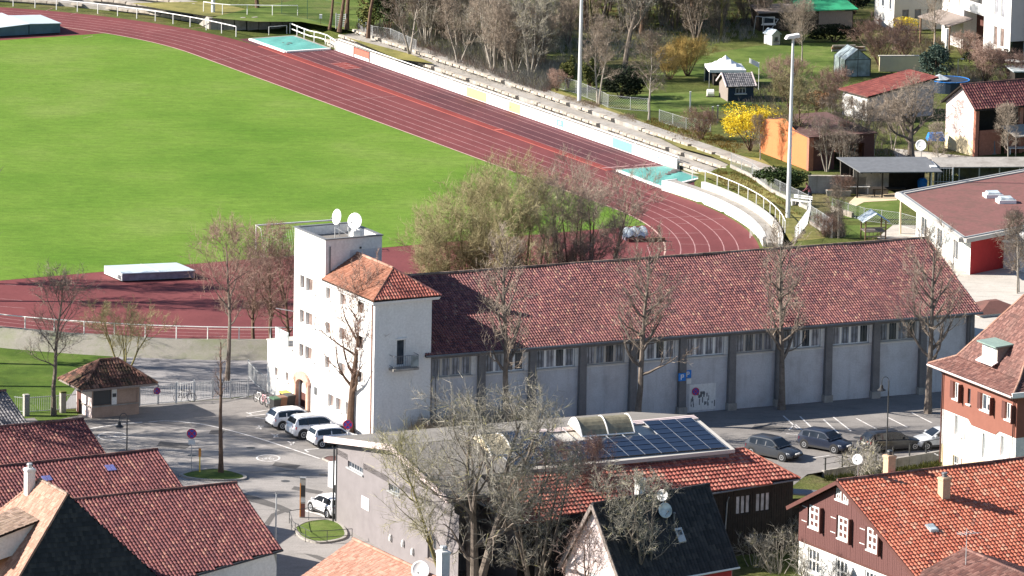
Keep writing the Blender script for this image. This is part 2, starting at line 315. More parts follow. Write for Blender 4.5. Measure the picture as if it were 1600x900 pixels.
# ---------------------------------------------------------------- mesh building
class MB:
    def __init__(self): self.v = []; self.f = []
    def add(self, vs, fs):
        b = len(self.v); self.v.extend([tuple(p) for p in vs]); self.f.extend([tuple(i + b for i in f) for f in fs]); return self
    def quad(self, a, b, c, d): return self.add([a, b, c, d], [(0, 1, 2, 3)])
    def poly(self, pts): return self.add(pts, [tuple(range(len(pts)))])
    def box(self, x0, x1, y0, y1, z0, z1):
        return self.add([(x0, y0, z0), (x1, y0, z0), (x1, y1, z0), (x0, y1, z0), (x0, y0, z1), (x1, y0, z1), (x1, y1, z1), (x0, y1, z1)],
                        [(0, 3, 2, 1), (4, 5, 6, 7), (0, 1, 5, 4), (1, 2, 6, 5), (2, 3, 7, 6), (3, 0, 4, 7)])
    def hull8(self, lo, hi):
        n = len(lo); fs = [tuple(reversed(range(n))), tuple(range(n, 2 * n))] + [(i, (i + 1) % n, n + (i + 1) % n, n + i) for i in range(n)]
        return self.add(list(lo) + list(hi), fs)
    def prism(self, poly, z0, z1):
        return self.hull8([(p[0], p[1], z0) for p in poly], [(p[0], p[1], z1) for p in poly])
    def bar(self, p, q, w, h=None, up=(0, 0, 1)):
        p = Vector(p); q = Vector(q); h = w if h is None else h; d = (q - p).normalized(); u = Vector(up)
        if abs(d.dot(u)) > 0.98: u = Vector((0, 1, 0))
        s = d.cross(u).normalized(); u = s.cross(d); s = s * (w / 2); u = u * (h / 2)
        return self.hull8([p - s - u, p + s - u, p + s + u, p - s + u], [q - s - u, q + s - u, q + s + u, q - s + u])
    def tube(self, pts, r, n=6, cap=True):
        if not isinstance(r, (list, tuple)): r = [r] * len(pts)
        pts = [Vector(p) for p in pts]; vs = []; fs = []
        for i, p in enumerate(pts):
            d = (pts[min(i + 1, len(pts) - 1)] - pts[max(i - 1, 0)]).normalized()
            a = Vector((0, 0, 1)) if abs(d.z) < 0.9 else Vector((1, 0, 0)); s = d.cross(a).normalized(); u = s.cross(d)
            for k in range(n):
                t = 2 * pi * k / n; vs.append(p + s * (r[i] * cos(t)) + u * (r[i] * sin(t)))
        for i in range(len(pts) - 1):
            for k in range(n): fs.append((i * n + k, i * n + (k + 1) % n, (i + 1) * n + (k + 1) % n, (i + 1) * n + k))
        if cap: fs.append(tuple(reversed(range(n)))); fs.append(tuple(range((len(pts) - 1) * n, len(pts) * n)))
        return self.add(vs, fs)
    def lathe(self, prof, n=12, at=(0, 0, 0), ax=None):
        """profile of (radius, height) turned about an axis"""
        M = Vector((0, 0, 1)).rotation_difference(Vector(ax)).to_matrix() if ax is not None else Matrix.Identity(3)
        vs = []; fs = []; at = Vector(at)
        for r, z in prof:
            for k in range(n):
                t = 2 * pi * k / n; vs.append(at + M @ Vector((r * cos(t), r * sin(t), z)))
        for i in range(len(prof) - 1):
            for k in range(n): fs.append((i * n + k, i * n + (k + 1) % n, (i + 1) * n + (k + 1) % n, (i + 1) * n + k))
        fs.append(tuple(reversed(range(n)))); fs.append(tuple(range((len(prof) - 1) * n, len(prof) * n)))
        return self.add(vs, fs)
    def build(self, name, mat, parent=None, smooth_=False, **props):
        me = bpy.data.meshes.new(name); me.from_pydata(self.v, [], self.f)
        me.materials.append(MATS[mat])
        if smooth_: me.polygons.foreach_set('use_smooth', [True] * len(me.polygons))
        me.update()
        o = bpy.data.objects.new(name, me); COL.objects.link(o)
        if parent is not None: o.parent = parent
        for k, v in props.items(): o[k] = v
        return o
def thing(name, label, cat, loc=(0, 0, 0), ang=0.0, group=None):
    o = bpy.data.objects.new(name, None); COL.objects.link(o); o.empty_display_size = 0.5
    o.location = loc; o.rotation_euler = (0, 0, ang); o['label'] = label; o['category'] = cat
    if group: o['group'] = group
    return o
def solo(o, label, cat, group=None):
    o['label'] = label; o['category'] = cat
    if group: o['group'] = group
    return o
def structure(mb, name, mat, **kw):
    o = mb.build(name, mat, **kw); o['kind'] = 'structure'; return o
def share(o, name, parent, M=None):
    c = o.copy(); COL.objects.link(c); c.name = name; c.parent = parent
    if M is not None: c.matrix_local = M
    return c
KIDS = {}
def dup(root, loc, ang=0.0, scale=None, label=None, group=None):
    """copy a thing with its parts and sub-parts"""
    if root.name not in KIDS:
        KIDS[root.name] = [(a, [b for b in a.children]) for a in root.children]
    r = root.copy(); COL.objects.link(r); r.location = loc; r.rotation_euler = (0, 0, ang)
    if scale is not None: r.scale = scale if hasattr(scale, '__len__') else (scale,) * 3
    if label: r['label'] = label
    if group: r['group'] = group
    for a, bs in KIDS[root.name]:
        c = a.copy(); COL.objects.link(c); c.parent = r
        for b in bs:
            d = b.copy(); COL.objects.link(d); d.parent = c
    return r
# ================================================================ THE SETTING
def ground_sheet():
    xs = [-3500, -900, -300, -160] + [-110 + 2 * i for i in range(116)] + [170, 320, 900, 3500]
    ys = [-600, 150, 330] + [396 + 2 * i for i in range(170)] + [760, 860, 1200, 2500, 6000]
    mb = MB(); nx = len(xs)
    vs = [(x, y, H(x, y)) for y in ys for x in xs]
    fs = [(j * nx + i, j * nx + i + 1, (j + 1) * nx + i + 1, (j + 1) * nx + i) for j in range(len(ys) - 1) for i in range(nx - 1)]
    mb.add(vs, fs); structure(mb, 'ground', 'meadow', smooth_=True)
ground_sheet()
def sheet(name, mat, pts, z):
    mb = MB(); mb.poly([(p[0], p[1], z) for p in pts]); return structure(mb, name, mat)
def psheet(name, mat, pix, z, base=0.0):
    return sheet(name, mat, [gp(x, y, base) for x, y in pix], z)
def ribbon_mb(mb, pts, w, z):
    pts = [Vector((p[0], p[1])) for p in pts]; L = []; Rr = []
    for i, p in enumerate(pts):
        d = (pts[min(i + 1, len(pts) - 1)] - pts[max(i - 1, 0)]).normalized(); s = Vector((-d.y, d.x)) * (w / 2)
        L.append(p + s); Rr.append(p - s)
    for i in range(len(pts) - 1):
        mb.quad((*L[i], z), (*L[i + 1], z), (*Rr[i + 1], z), (*Rr[i], z))
    return mb
def smoothpts(pts, n=6):
    """Catmull-Rom through the points"""
    P = [Vector(p) for p in pts]; out = []
    for i in range(len(P) - 1):
        a = P[max(i - 1, 0)]; b = P[i]; c = P[i + 1]; d = P[min(i + 2, len(P) - 1)]
        for k in range(n):
            t = k / n
            out.append(0.5 * ((2 * b) + (c - a) * t + (2 * a - 5 * b + 4 * c - d) * t * t + (3 * b - a - 3 * c + d) * t ** 3))
    out.append(P[-1]); return out
def ring(r, step=3.0):
    """oval of radius r, from the far straight clockwise"""
    pts = []
    for k in range(25): pts.append((-84.39 + 84.39 * k / 24, r))
    for k in range(1, 60): a = pi * k / 60; pts.append((r * sin(a), r * cos(a)))
    for k in range(25): pts.append((-84.39 * k / 24, -r))
    for k in range(1, 60): a = pi * k / 60; pts.append((-84.39 - r * sin(a), -r * cos(a)))
    return [sw(d, n) for d, n in pts]
def ring_band(mb, r0, r1, z):
    A = ring(r0); B = ring(r1); n = len(A)
    mb.add([(p[0], p[1], z) for p in A] + [(p[0], p[1], z) for p in B], [(i, (i + 1) % n, n + (i + 1) % n, n + i) for i in range(n)])
    return mb
def track():
    mb = MB(); ring_band(mb, 36.5, 44.45, 0.008); structure(mb, 'running_track', 'track_red')
    # red apron inside the bends, behind the goals
    for nm, (d0, d1, sgn) in (('apron', (8.25, 36.5, 1)), ('apron', (-98.35, -84.39 - 36.5, -1))):
        pts = []
        if sgn > 0:
            a0 = math.asin(d0 / 36.5)
            pts = [(36.5 * sin(a0 + (pi - 2 * a0) * k / 50), 36.5 * cos(a0 + (pi - 2 * a0) * k / 50)) for k in range(51)]
        else:
            a0 = math.asin((-84.39 - d0) / 36.5)
            pts = [(-84.39 - 36.5 * sin(a0 + (pi - 2 * a0) * k / 50), 36.5 * cos(a0 + (pi - 2 * a0) * k / 50)) for k in range(51)]
        sheet('red_apron', 'track_red', [sw(d, n) for d, n in pts], 0.008)
    # runways beside the far straight
    sheet('runway', 'track_worn', [sw(-90.5, 44.45), sw(-4, 44.45), sw(-4, 50.6), sw(-90.5, 50.6)], 0.004)
    sheet('runway_strip', 'track_bright', [sw(-86, 44.5), sw(-15, 44.5), sw(-15, 45.35), sw(-86, 45.35)], 0.012)
    sheet('runway_strip', 'track_bright', [sw(-74.5, 46.6), sw(-70.8, 46.6), sw(-70.8, 48.3), sw(-74.5, 48.3)], 0.012)
    # pitch
    a0 = math.asin(8.25 / 36.3); pts = []
    for k in range(11): a = a0 * k / 10; pts.append((36.3 * sin(a), 36.3 * cos(a)))
    for k in range(11): a = a0 * (1 - k / 10); pts.append((36.3 * sin(a), -36.3 * cos(a)))
    b0 = math.asin(13.96 / 36.3)
    for k in range(11): a = b0 * k / 10; pts.append((-84.39 - 36.3 * sin(a), -36.3 * cos(a)))
    for k in range(11): a = b0 * (1 - k / 10); pts.append((-84.39 - 36.3 * sin(a), 36.3 * cos(a)))
    wob = [(d + RN.uniform(-0.06, 0.06), n + RN.uniform(-0.06, 0.06)) for d, n in pts]
    sheet('football_pitch', 'pitch_grass', [sw(d, n) for d, n in wob], 0.016)
    mb = MB(); ring_band(mb, 36.38, 36.52, 0.020); structure(mb, 'track_kerb', 'kerb_line')
    mb = MB()
    for k in range(1, 6): ring_band(mb, 36.5 + 1.22 * k + 0.05 - 0.045, 36.5 + 1.22 * k + 0.05 + 0.045, 0.016)
    structure(mb, 'lane_lines', 'lane_line')
    mb = MB()
    for n in (45.45, 46.5, 47.75, 49.1, 49.9): ribbon_mb(mb, [sw(-80.9, n), sw(-40, n), sw(-5.0, n)], 0.07, 0.017)
    for d, n0, n1 in ((-55.8, 36.6, 44.3), (-80.5, 36.6, 44.3), (-98.0, 38, 44.3)): ribbon_mb(mb, [sw(d, n0), sw(d, n1)], 0.08, 0.020)
    for a, k0, k1 in ((4, 3, 4), (9, 1, 5), (13, 2, 3), (17, 4, 5), (19, 0, 3), (22, 0, 2), (11, 4, 6), (26, 1, 3)):
        p = []
        for k in (k0, k1):
            r = 36.6 + 1.22 * k; q = radians(a); p.append(sw(r * sin(q), r * cos(q)))
        ribbon_mb(mb, p, 0.08, 0.020)
    ribbon_mb(mb, [gp(1011, 383, 0), gp(1018, 405, 0), gp(1010, 415, 0)], 0.08, 0.020)
    for k in range(4): ribbon_mb(mb, [sw(-74.2 + k * 1.1, 46.6), sw(-74.2 + k * 1.1, 48.3)], 0.12, 0.021)
    ribbon_mb(mb, [sw(-16.2, 44.6), sw(-16.2, 47.4)], 0.35, 0.021); ribbon_mb(mb, [sw(-16.2, 48.0), sw(-16.2, 50.2)], 0.35, 0.021)
    for p in ([(8, 445), (25, 446)], [(45, 438), (53, 439)], [(0, 467), (35, 470)], [(0, 479), (40, 482)], [(130, 60), (145, 56)], [(72, 17), (82, 13)], [(110, 23), (122, 20)]):
        ribbon_mb(mb, [gp(x, y, 0) for x, y in p], 0.08, 0.020)
    structure(mb, 'track_marks', 'lane_line')
    mb = MB(); ribbon_mb(mb, [sw(-86, 44.42), sw(-50, 44.42), sw(-15, 44.42)], 0.16, 0.022); ribbon_mb(mb, [sw(-36.6, 44.6), sw(-36.6, 45.5)], 0.4, 0.022); structure(mb, 'track_line', 'line_pink')
track()
# asphalt, yards and lawns
hallp = lambda u, v: (16.362 + u * cos(radians(25)) - v * sin(radians(25)), 475.351 + u * sin(radians(25)) + v * cos(radians(25)))
_we = (WALL0[0] + WU.x * (WALL_L + 6), WALL0[1] + WU.y * (WALL_L + 6))
_w0 = (WALL0[0] - WU.x * 1.5, WALL0[1] - WU.y * 1.5)
sheet('asphalt_yard', 'asphalt', [gp(-400, 668, 0), gp(124, 648, 0), gp(218, 634, 0), gp(392, 620, 0), gp(425, 600, 0), hallp(-22, 6), hallp(62, 9), hallp(62, -14), _we, _w0, gp(1235, 762, 0), gp(900, 900, 0), gp(700, 1000, 0), gp(-400, 1000, 0)], 0.006)
psheet('street', 'asphalt_pale', [(-100, 830), (300, 742), (390, 752), (440, 738), (536, 722), (760, 860), (560, 990), (-100, 990)], 0.012)
psheet('street', 'asphalt_pale', [(150, 676), (260, 664), (330, 672), (395, 690), (470, 712), (545, 722), (440, 736), (280, 738)], 0.010)
psheet('gutter_strip', 'asphalt_patch', [(360, 768), (400, 776), (440, 790), (456, 797), (450, 802), (425, 793), (370, 778)], 0.017)
psheet('gutter_strip', 'asphalt_patch', [(456, 797), (430, 806), (420, 822), (413, 818), (424, 803), (445, 795)], 0.018)
psheet('gutter_strip', 'asphalt_patch', [(474, 865), (496, 868), (560, 890), (640, 915), (630, 920), (520, 884)], 0.017)
psheet('forecourt', 'gravel_yard', [(95, 640), (120, 604), (150, 570), (180, 556), (240, 546), (330, 545), (425, 546), (440, 600), (392, 619), (218, 634)], 0.010)
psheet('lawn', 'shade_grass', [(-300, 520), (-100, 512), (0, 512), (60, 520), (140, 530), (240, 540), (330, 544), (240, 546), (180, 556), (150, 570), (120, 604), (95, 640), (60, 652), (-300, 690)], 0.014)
psheet('lawn', 'lawn', [(54, 654), (60, 646), (95, 644), (118, 642), (122, 649), (90, 656), (60, 658)], 0.018)
psheet('kindergarten_yard', 'paving', [(1370, 372), (1395, 352), (1460, 352), (1560, 400), (1760, 420), (1800, 560), (1640, 560), (1500, 520), (1440, 400)], 1.262, 1.25)
psheet('terrace_paving', 'sand', [(1325, 318), (1340, 304), (1402, 302), (1402, 313), (1350, 316), (1338, 322)], 1.270, 1.25)
for pix in ([(948, 162), (990, 148), (1115, 142), (1200, 150), (1200, 170), (1090, 175), (1010, 173)], [(1010, 118), (1150, 92), (1300, 88), (1340, 100), (1360, 118), (1230, 132), (1080, 120)], [(1180, 72), (1330, 64), (1345, 82), (1250, 108), (1060, 112), (1060, 92)], [(1295, 304), (1330, 318), (1408, 312), (1412, 342), (1330, 345), (1300, 328)], [(1310, 372), (1312, 352), (1395, 352), (1360, 372)], [(1300, 128), (1330, 128), (1315, 150), (1295, 150)]):
    psheet('lawn', 'lawn', pix, 1.256 + 0.004 * RN.random(), 1.25)
psheet('lawn', 'lawn', [(330, 28), (395, 12), (520, -10), (620, -20), (640, 30), (560, 50), (470, 34), (400, 34)], 1.262, 1.25)
for pix in ([(800, 128), (900, 160), (985, 192), (1060, 230), (1125, 248), (1080, 215), (960, 172), (870, 140)], [(1085, 232), (1190, 248), (1210, 262), (1150, 262)], [(1085, 268), (1150, 274), (1205, 302), (1268, 352), (1290, 372), (1235, 378), (1210, 335), (1150, 298)], [(540, 58), (640, 84), (680, 100), (620, 92)], [(205, 5), (330, 2), (400, 18), (330, 26), (250, 14)]):
    psheet('bank_grass', 'bank_grass', pix, 1.258 + 0.003 * RN.random(), 1.25)
psheet('garden_path', 'paving', [(1395, 232), (1520, 245), (1600, 250), (1700, 262), (1700, 275), (1500, 262), (1400, 250)], 1.266, 1.25)
# earth bank with the near railing
def near_bank():
    mb = MB(); n = 40; rows = []
    prof = ((44.9, 0.0), (44.95, 1.12), (45.7, 1.16), (46.6, 0.55), (47.6, 0.0))
    for k in range(n + 1):
        a = radians(92 + 90 * k / n)
        rows.append([sw(r * sin(a), r * cos(a), z + (RN.uniform(-.04, .04) if 0 < z else 0)) for r, z in prof])
    m = len(prof)
    mb.add([p for r in rows for p in r], [(i * m + j, i * m + j + 1, (i + 1) * m + j + 1, (i + 1) * m + j) for i in range(n) for j in range(m - 1)])
    structure(mb, 'grass_bank', 'bank_earth')
near_bank()
def markings():
    mb = MB()
    ribbon_mb(mb, smoothpts([gp(x, y, 0) for x, y in ((232, 660), (258, 658), (300, 661), (340, 668), (400, 684), (450, 700), (500, 717))]), 0.16, 0.020)
    ribbon_mb(mb, smoothpts([gp(x, y, 0) for x, y in ((120, 673), (160, 667), (190, 663), (222, 660))]), 0.22, 0.020)
    for a, b in (((388, 646), (425, 640)), ((385, 645), (394, 648)), ((385, 651), (422, 647)), ((398, 652), (420, 656)), ((400, 670), (412, 666)), ((404, 665), (408, 671)), ((424, 678), (434, 683)), ((428, 684), (434, 679)), ((450, 690), (458, 695)), ((454, 696), (460, 691)), ((476, 703), (500, 701)), ((476, 703), (482, 707)), ((365, 624), (385, 620)), ((402, 625), (422, 620))):
        ribbon_mb(mb, [gp(*a, 0), gp(*b, 0)], 0.14, 0.021)
    for p, q in (((1233, 672), (1242, 663)), ((1242, 663), (1264, 681)), ((1264, 681), (1228, 678)), ((1224, 650), (1247, 671)), ((1250, 651), (1276, 676)), ((1287, 656), (1310, 677)), ((1338, 654), (1372, 672)), ((1302, 652), (1330, 674)), ((1386, 652), (1418, 668)), ((1424, 645), (1456, 661)), ((1180, 688), (1200, 684)), ((1180, 690), (1225, 690)), ((1268, 716), (1296, 712)), ((1345, 704), (1362, 716)), ((1440, 699), (1466, 712))):
        ribbon_mb(mb, [gp(*p, 0), gp(*q, 0)], 0.13, 0.021)
    for (cx, cy) in ((419, 716), (176, 682)):
        c = gp(cx, cy, 0); k = 0.82 if cx > 300 else 1.05
        cir = [(c.x + k * cos(t * pi / 16), c.y + k * 1.25 * sin(t * pi / 16)) for t in range(33)]
        ribbon_mb(mb, cir, 0.13, 0.021)
        for sx in (-0.32, 0.32):
            ribbon_mb(mb, [(c.x + k * (sx + 0.2 * cos(t * pi / 6)), c.y - 0.25 + k * 0.28 * sin(t * pi / 6)) for t in range(13)], 0.06, 0.022)
        for a, b in (((-.32, -.25), (-.1, .3)), ((-.1, .3), (.32, -.25)), ((-.32, -.25), (.02, -.25)), ((.02, -.25), (.2, .4)), ((.1, .42), (.34, .42))):
            ribbon_mb(mb, [(c.x + k * a[0], c.y + k * a[1]), (c.x + k * b[0], c.y + k * b[1])], 0.06, 0.023)
    ribbon_mb(mb, [gp(476, 798, 0), gp(500, 804, 0), gp(522, 814, 0)], 0.3, 0.023)
    structure(mb, 'road_markings', 'line_white')
markings()
for pix in ([(250, 690), (300, 694), (290, 702), (245, 697)], [(430, 722), (470, 727), (462, 733), (425, 728)], [(1180, 664), (1230, 668), (1220, 676), (1172, 671)], [(330, 672), (352, 673), (348, 679), (326, 678)], [(460, 760), (505, 768), (500, 773), (455, 765)], [(1300, 690), (1340, 688), (1336, 694), (1296, 696)]):
    psheet('asphalt_repair', 'asphalt_patch', pix, 0.0185)
for x, y in ((392, 700), (300, 712), (446, 752), (505, 742), (1340, 684), (1250, 690), (240, 705)):
    p = gp(x, y, 0); sheet('manhole_cover', 'dark_metal', [(p.x + .33 * cos(k * pi / 8), p.y + .33 * sin(k * pi / 8)) for k in range(16)], 0.022)
def kerb_patch(pix, zmat, name='planted_island'):
    pts = smoothpts([gp(x, y, 0) for x, y in pix] + [gp(*pix[0], 0)], 5)[:-1]
    c = sum((Vector(p) for p in pts), Vector()) / len(pts)
    mb = MB(); n = len(pts)
    inner = [c + (Vector(p) - c) * 0.90 for p in pts]
    vs = [(p[0], p[1], 0.0) for p in pts] + [(p[0], p[1], 0.13) for p in pts] + [(p[0], p[1], 0.13) for p in inner] + [(p[0], p[1], 0.05) for p in inner]
    fs = [(b * n + i, b * n + (i + 1) % n, (b + 1) * n + (i + 1) % n, (b + 1) * n + i) for b in range(3) for i in range(n)]
    mb.add(vs, fs); structure(mb, 'kerb', 'concrete')
    mb = MB(); mb.add([(p[0], p[1], 0.10) for p in inner] + [(c.x, c.y, 0.2)], [(i, (i + 1) % n, n) for i in range(n)])
    structure(mb, name, zmat)
kerb_patch([(280, 743), (300, 738), (335, 734), (362, 738), (384, 745), (378, 751), (330, 752), (292, 748)], 'lawn')
kerb_patch([(458, 826), (480, 816), (515, 813), (537, 824), (540, 842), (500, 850), (470, 842)], 'lawn')
kerb_patch([(503, 718), (515, 714), (540, 716), (545, 728), (522, 726)], 'cinder')

# ================================================================ STADIUM
def rail_thing(name, label, cat, pts, h, spacing, post_r=0.045, rails=(1.0,), mat='rail_white', group=None, square=False, rail_r=None):
    """posts and rails along a line of base points"""
    P = [Vector(p) for p in pts]; seg = [(P[i + 1] - P[i]).length for i in range(len(P) - 1)]; L = sum(seg)
    t = thing(name, label, cat, P[0], 0, group); o = P[0]
    def at(s):
        for i, l in enumerate(seg):
            if s <= l or i == len(seg) - 1: return P[i] + (P[i + 1] - P[i]) * (s / l)
            s -= l
    n = max(1, round(L / spacing)); first = None
    for k in range(n + 1):
        p = at(L * k / n) - o
        if first is None:
            mb = MB(); mb.box(-post_r, post_r, -post_r, post_r, -0.1, h) if square else mb.tube([(0, 0, -0.1), (0, 0, h)], post_r, 6)
            first = mb.build('post', mat, t); first.location = p
        else: share(first, 'post', t).location = p
    m = max(2, int(L / 1.5))
    for f in rails:
        mb = MB(); mb.tube([at(L * k / m) - o + Vector((0, 0, h * f)) for k in range(m + 1)], rail_r or post_r * 0.9, 6); mb.build('rail', mat, t)
    return t
def arc(r, a0, a1, z=0.0, cd=0.0, sg=1, n=24):
    return [sw(cd + sg * r * sin(radians(a0 + (a1 - a0) * k / n)), r * cos(radians(a0 + (a1 - a0) * k / n)), z) for k in range(n + 1)]
def wall_strip(mb, pts, th, z0, z1):
    """upright wall of some thickness along points; it grows away from the pitch"""
    P = [Vector((p[0], p[1])) for p in pts]; O = []
    for i, p in enumerate(P):
        d = (P[min(i + 1, len(P) - 1)] - P[max(i - 1, 0)]).normalized(); O.append(p + Vector((-d.y, d.x)) * th)
    for i in range(len(P) - 1):
        a, b, c, d = P[i], P[i + 1], O[i + 1], O[i]
        mb.hull8([(*a, z0), (*b, z0), (*c, z0), (*d, z0)], [(*a, z1), (*b, z1), (*c, z1), (*d, z1)])
    return mb
def stadium():
    # white wall with banners beside the straight
    d0, d1 = -80.8, -13.0; n = 50.5; hgt = 0.98
    t = thing('banner_wall', 'long white boundary wall with painted advertising boards beside the straight running track', 'wall', sw(d0, n), STH)
    L = d1 - d0; mb = MB()
    cuts = [0, 7.6, 20.6, 32.4, 45, 56, L]
    for i in range(len(cuts) - 1):
        mb = MB(); mb.box(cuts[i] + 0.015, cuts[i + 1] - 0.015, 0, 0.14, -0.05, hgt); mb.build('wall_panel', 'white_paint', t)
    mb = MB(); mb.tube([(0, 0.25, hgt + 0.16), (L, 0.25, hgt + 0.16)], 0.05, 6)
    for k in range(18): mb.tube([(L * k / 17, 0.25, 0), (L * k / 17, 0.25, hgt + 0.16)], 0.035, 5)
    mb.build('top_rail', 'rail_white', t)
    def banner(x0, x1, z0, z1, mat, y=-0.012, name='banner', label=None):
        o = MB().box(x0, x1, y, y + 0.008, z0, z1).build(name, mat, t)
        if label: o['label'] = label
        return o
    banner(3.9, 7.1, 0.30, 0.95, 'banner_red', y=-0.03, label='red advertising board in a dark frame')
    fr = MB()
    for a in ((3.75, 3.9, 0.05, 1.02), (7.1, 7.25, 0.05, 1.02), (3.75, 7.25, 0.95, 1.02)): fr.box(a[0], a[1], -0.05, -0.002, a[2], a[3])
    fr.build('board_frame', 'brown_paint', t)
    banner(20.2, 22.2, 0.06, 0.94, 'banner_pink'); banner(27.5, 31.5, 0.05, 0.95, 'banner_yellow'); banner(36.0, 38.2, 0.05, 0.95, 'banner_yellow')
    banner(45.3, 46.6, 0.25, 0.85, 'banner_blue', label='small blue emblem on the white boundary wall'); banner(45.65, 46.2, 0.4, 0.7, 'white_paint', y=-0.022)
    banner(56.0, 59.6, 0.06, 0.94, 'banner_mint', label='mint green advertising board')
    mb = MB()     # blue handwriting on the last board
    for k in range(9): mb.bar((62.4 + k * .34, -0.01, 0.50 + 0.12 * sin(k * 2.1)), (62.75 + k * .34, -0.01, 0.66 + 0.12 * sin(k * 2.1 + 1.4)), 0.06, 0.02)
    mb.bar((63.0, -.01, 0.42), (65.3, -.01, 0.50), 0.05, 0.02); mb.bar((64.0, -.01, 0.22), (65.4, -.01, 0.27), 0.10, 0.02); mb.bar((63.6, -.01, 0.3), (65.2, -.01, 0.34), 0.04, 0.02)
    mb.build('lettering', 'banner_blue', t)
    mb = MB(); mb.bar((33.2, -.01, 0.45), (33.2, -.01, 0.75), 0.14, 0.02); mb.bar((32.6, -.01, 0.6), (32.6, -.01, 0.75), 0.05, 0.02); mb.bar((36.1, -.02, 0.4), (36.4, -.02, 0.5), 0.12, 0.02); mb.bar((48.2, -.01, 0.6), (48.35, -.01, 0.35), 0.05, 0.02); mb.bar((48.35, -.01, 0.35), (48.7, -.01, 0.3), 0.05, 0.02)
    mb.bar((21.0, -.02, 0.2), (21.0, -.02, 0.8), 0.1, 0.02); mb.bar((21.5, -.02, 0.2), (21.5, -.02, 0.8), 0.08, 0.02); mb.build('emblem', 'lead', t)
    # terraces of stone blocks
    def terrace(label, path, rows, nblk, first_d):
        tt = thing('stone_terrace', label, 'terrace', path(0.5, 0.0, 0), 0); o = Vector(tt.location)
        protos = []
        for k in range(3):
            bm = MB(); w = 0.2; x = 0.62 + 0.03 * k
            bm.hull8([(-x, -w, 0), (x, -w, 0), (x, w, 0), (-x, w, 0)], [(-x + .03, -w + .02, 0.22), (x - .03, -w + .03, 0.2), (x - .02, w, 0.21), (-x + .02, w, 0.22)])
            ob = bm.build('stone_block', 'stone_step', tt); protos.append(ob)
        used = set()
        for r, (off, z, _u) in enumerate(rows):
            mb = MB(); m = 60
            A = [path(k / m, off + 0.15, 0) for k in range(m + 1)]; B = [path(k / m, off + rows[0][2] if False else off + 1.62, 0) for k in range(m + 1)]
            for k in range(m):
                mb.quad((*(Vector(A[k]) - o).to_2d(), z), (*(Vector(A[k + 1]) - o).to_2d(), z), (*(Vector(B[k + 1]) - o).to_2d(), z + .03), (*(Vector(B[k]) - o).to_2d(), z + .03))
                mb.quad((*(Vector(A[k]) - o).to_2d(), z - 0.6), (*(Vector(A[k + 1]) - o).to_2d(), z - 0.6), (*(Vector(A[k + 1]) - o).to_2d(), z), (*(Vector(A[k]) - o).to_2d(), z))
            mb.build('step', 'concrete', tt)
            for k in range(nblk):
                if RN.random() < 0.18: continue
                s = (k + 0.5) / nblk; p = Vector(path(s, off, 0)); q = Vector(path(min(1, s + .004), off, 0)) - Vector(path(max(0, s - .004), off, 0))
                M = Matrix.Translation((p.x - o.x, p.y - o.y, z - 0.12 + RN.uniform(-.05, .02))) @ Matrix.Rotation(atan2(q.y, q.x) + RN.uniform(-.04, .04), 4, 'Z') @ Matrix.Rotation(RN.uniform(-.05, .05), 4, 'X')
                i = RN.randrange(3)
                if i in used: share(protos[i], 'stone_block', tt, M)
                else: used.add(i); protos[i].matrix_local = M
    terrace('weathered stone terrace steps behind the white boundary wall of the straight', lambda s, off, z: sw(-84 + 83 * s, 50.9 + off , z), [(0.0, 0.58, 0), (1.55, 0.96, 0), (3.1, 1.36, 0)], 58, 0)
    def lp(s, off, z):
        a = radians(-66 + 76 * s - 26); a = radians(-88 + 72 * s)
        r = 47.6 + off; return sw(-84.39 + r * sin(a), r * cos(a), z)
    terrace('pale stone terrace steps behind the white railing round the far bend', lp, [(0.0, 0.35, 0), (1.6, 0.75, 0), (3.2, 1.15, 0)], 44, 0)
    # walls of the right hand bend
    t = thing('bend_wall', 'two step white concrete wall curving round the outside of the track bend', 'wall', sw(0, 0), 0); o = Vector(t.location)
    loc = lambda pts: [Vector(p) - o for p in pts]
    wall_strip(MB(), loc(arc(44.7, 27, -6.5)), -0.25, -0.05, 0.92).build('lower_wall', 'bend_wall', t) if False else None
    mb = wall_strip(MB(), loc(arc(44.75, -6.5, 27, n=40)), 0.3, -0.05, 0.9); mb.build('lower_wall', 'white_paint', t)
    mb = wall_strip(MB(), loc(arc(46.0, -1.0, 34, n=40)), 0.35, -0.05, 1.42); mb.build('upper_wall', 'bend_wall', t)
    mb = wall_strip(MB(), loc(arc(45.04, -6.5, 30, n=40)), 0.96, 0.5, 0.86); mb.build('ledge', 'concrete', t)
    mb = wall_strip(MB(), loc([sw(44.75 * sin(radians(-6.3)), 44.75 * cos(radians(-6.3))), sw(-5.0, 46.0)]), 0.2, -0.05, 0.9); mb.build('wall_return', 'white_paint', t)
    rail_thing('white_railing', 'white steel railing on the wall above the outer track bend', 'railing', arc(46.6, -4, 27, 1.3), 0.95, 2.1, 0.045)
    rail_thing('white_railing', 'short white handrail beside the steps in the bend wall', 'railing', [gp(1172, 372, 0), gp(1181, 362, 0), gp(1186, 374, 0)], 0.9, 0.9, 0.03)
    rail_thing('white_railing', 'white railing with single top rail round the far left bend of the track', 'railing', arc(45.5, -47 - 38, -9.5, 0.0, -84.39), 1.02, 2.4, 0.055)
    rail_thing('white_railing', 'white two bar railing beside the farther sand pit', 'railing', [gp(453, 52, 0), gp(480, 63, 0), gp(508, 69, 0), gp(524, 79, 0)], 1.02, 1.9, 0.06, (1.0, 0.5))
    rail_thing('white_railing', 'low hooped white rail standing beside the path near the far sand pit', 'railing', [gp(420, 55, 0), gp(448, 53, 0)], 0.85, 2.4, 0.035)
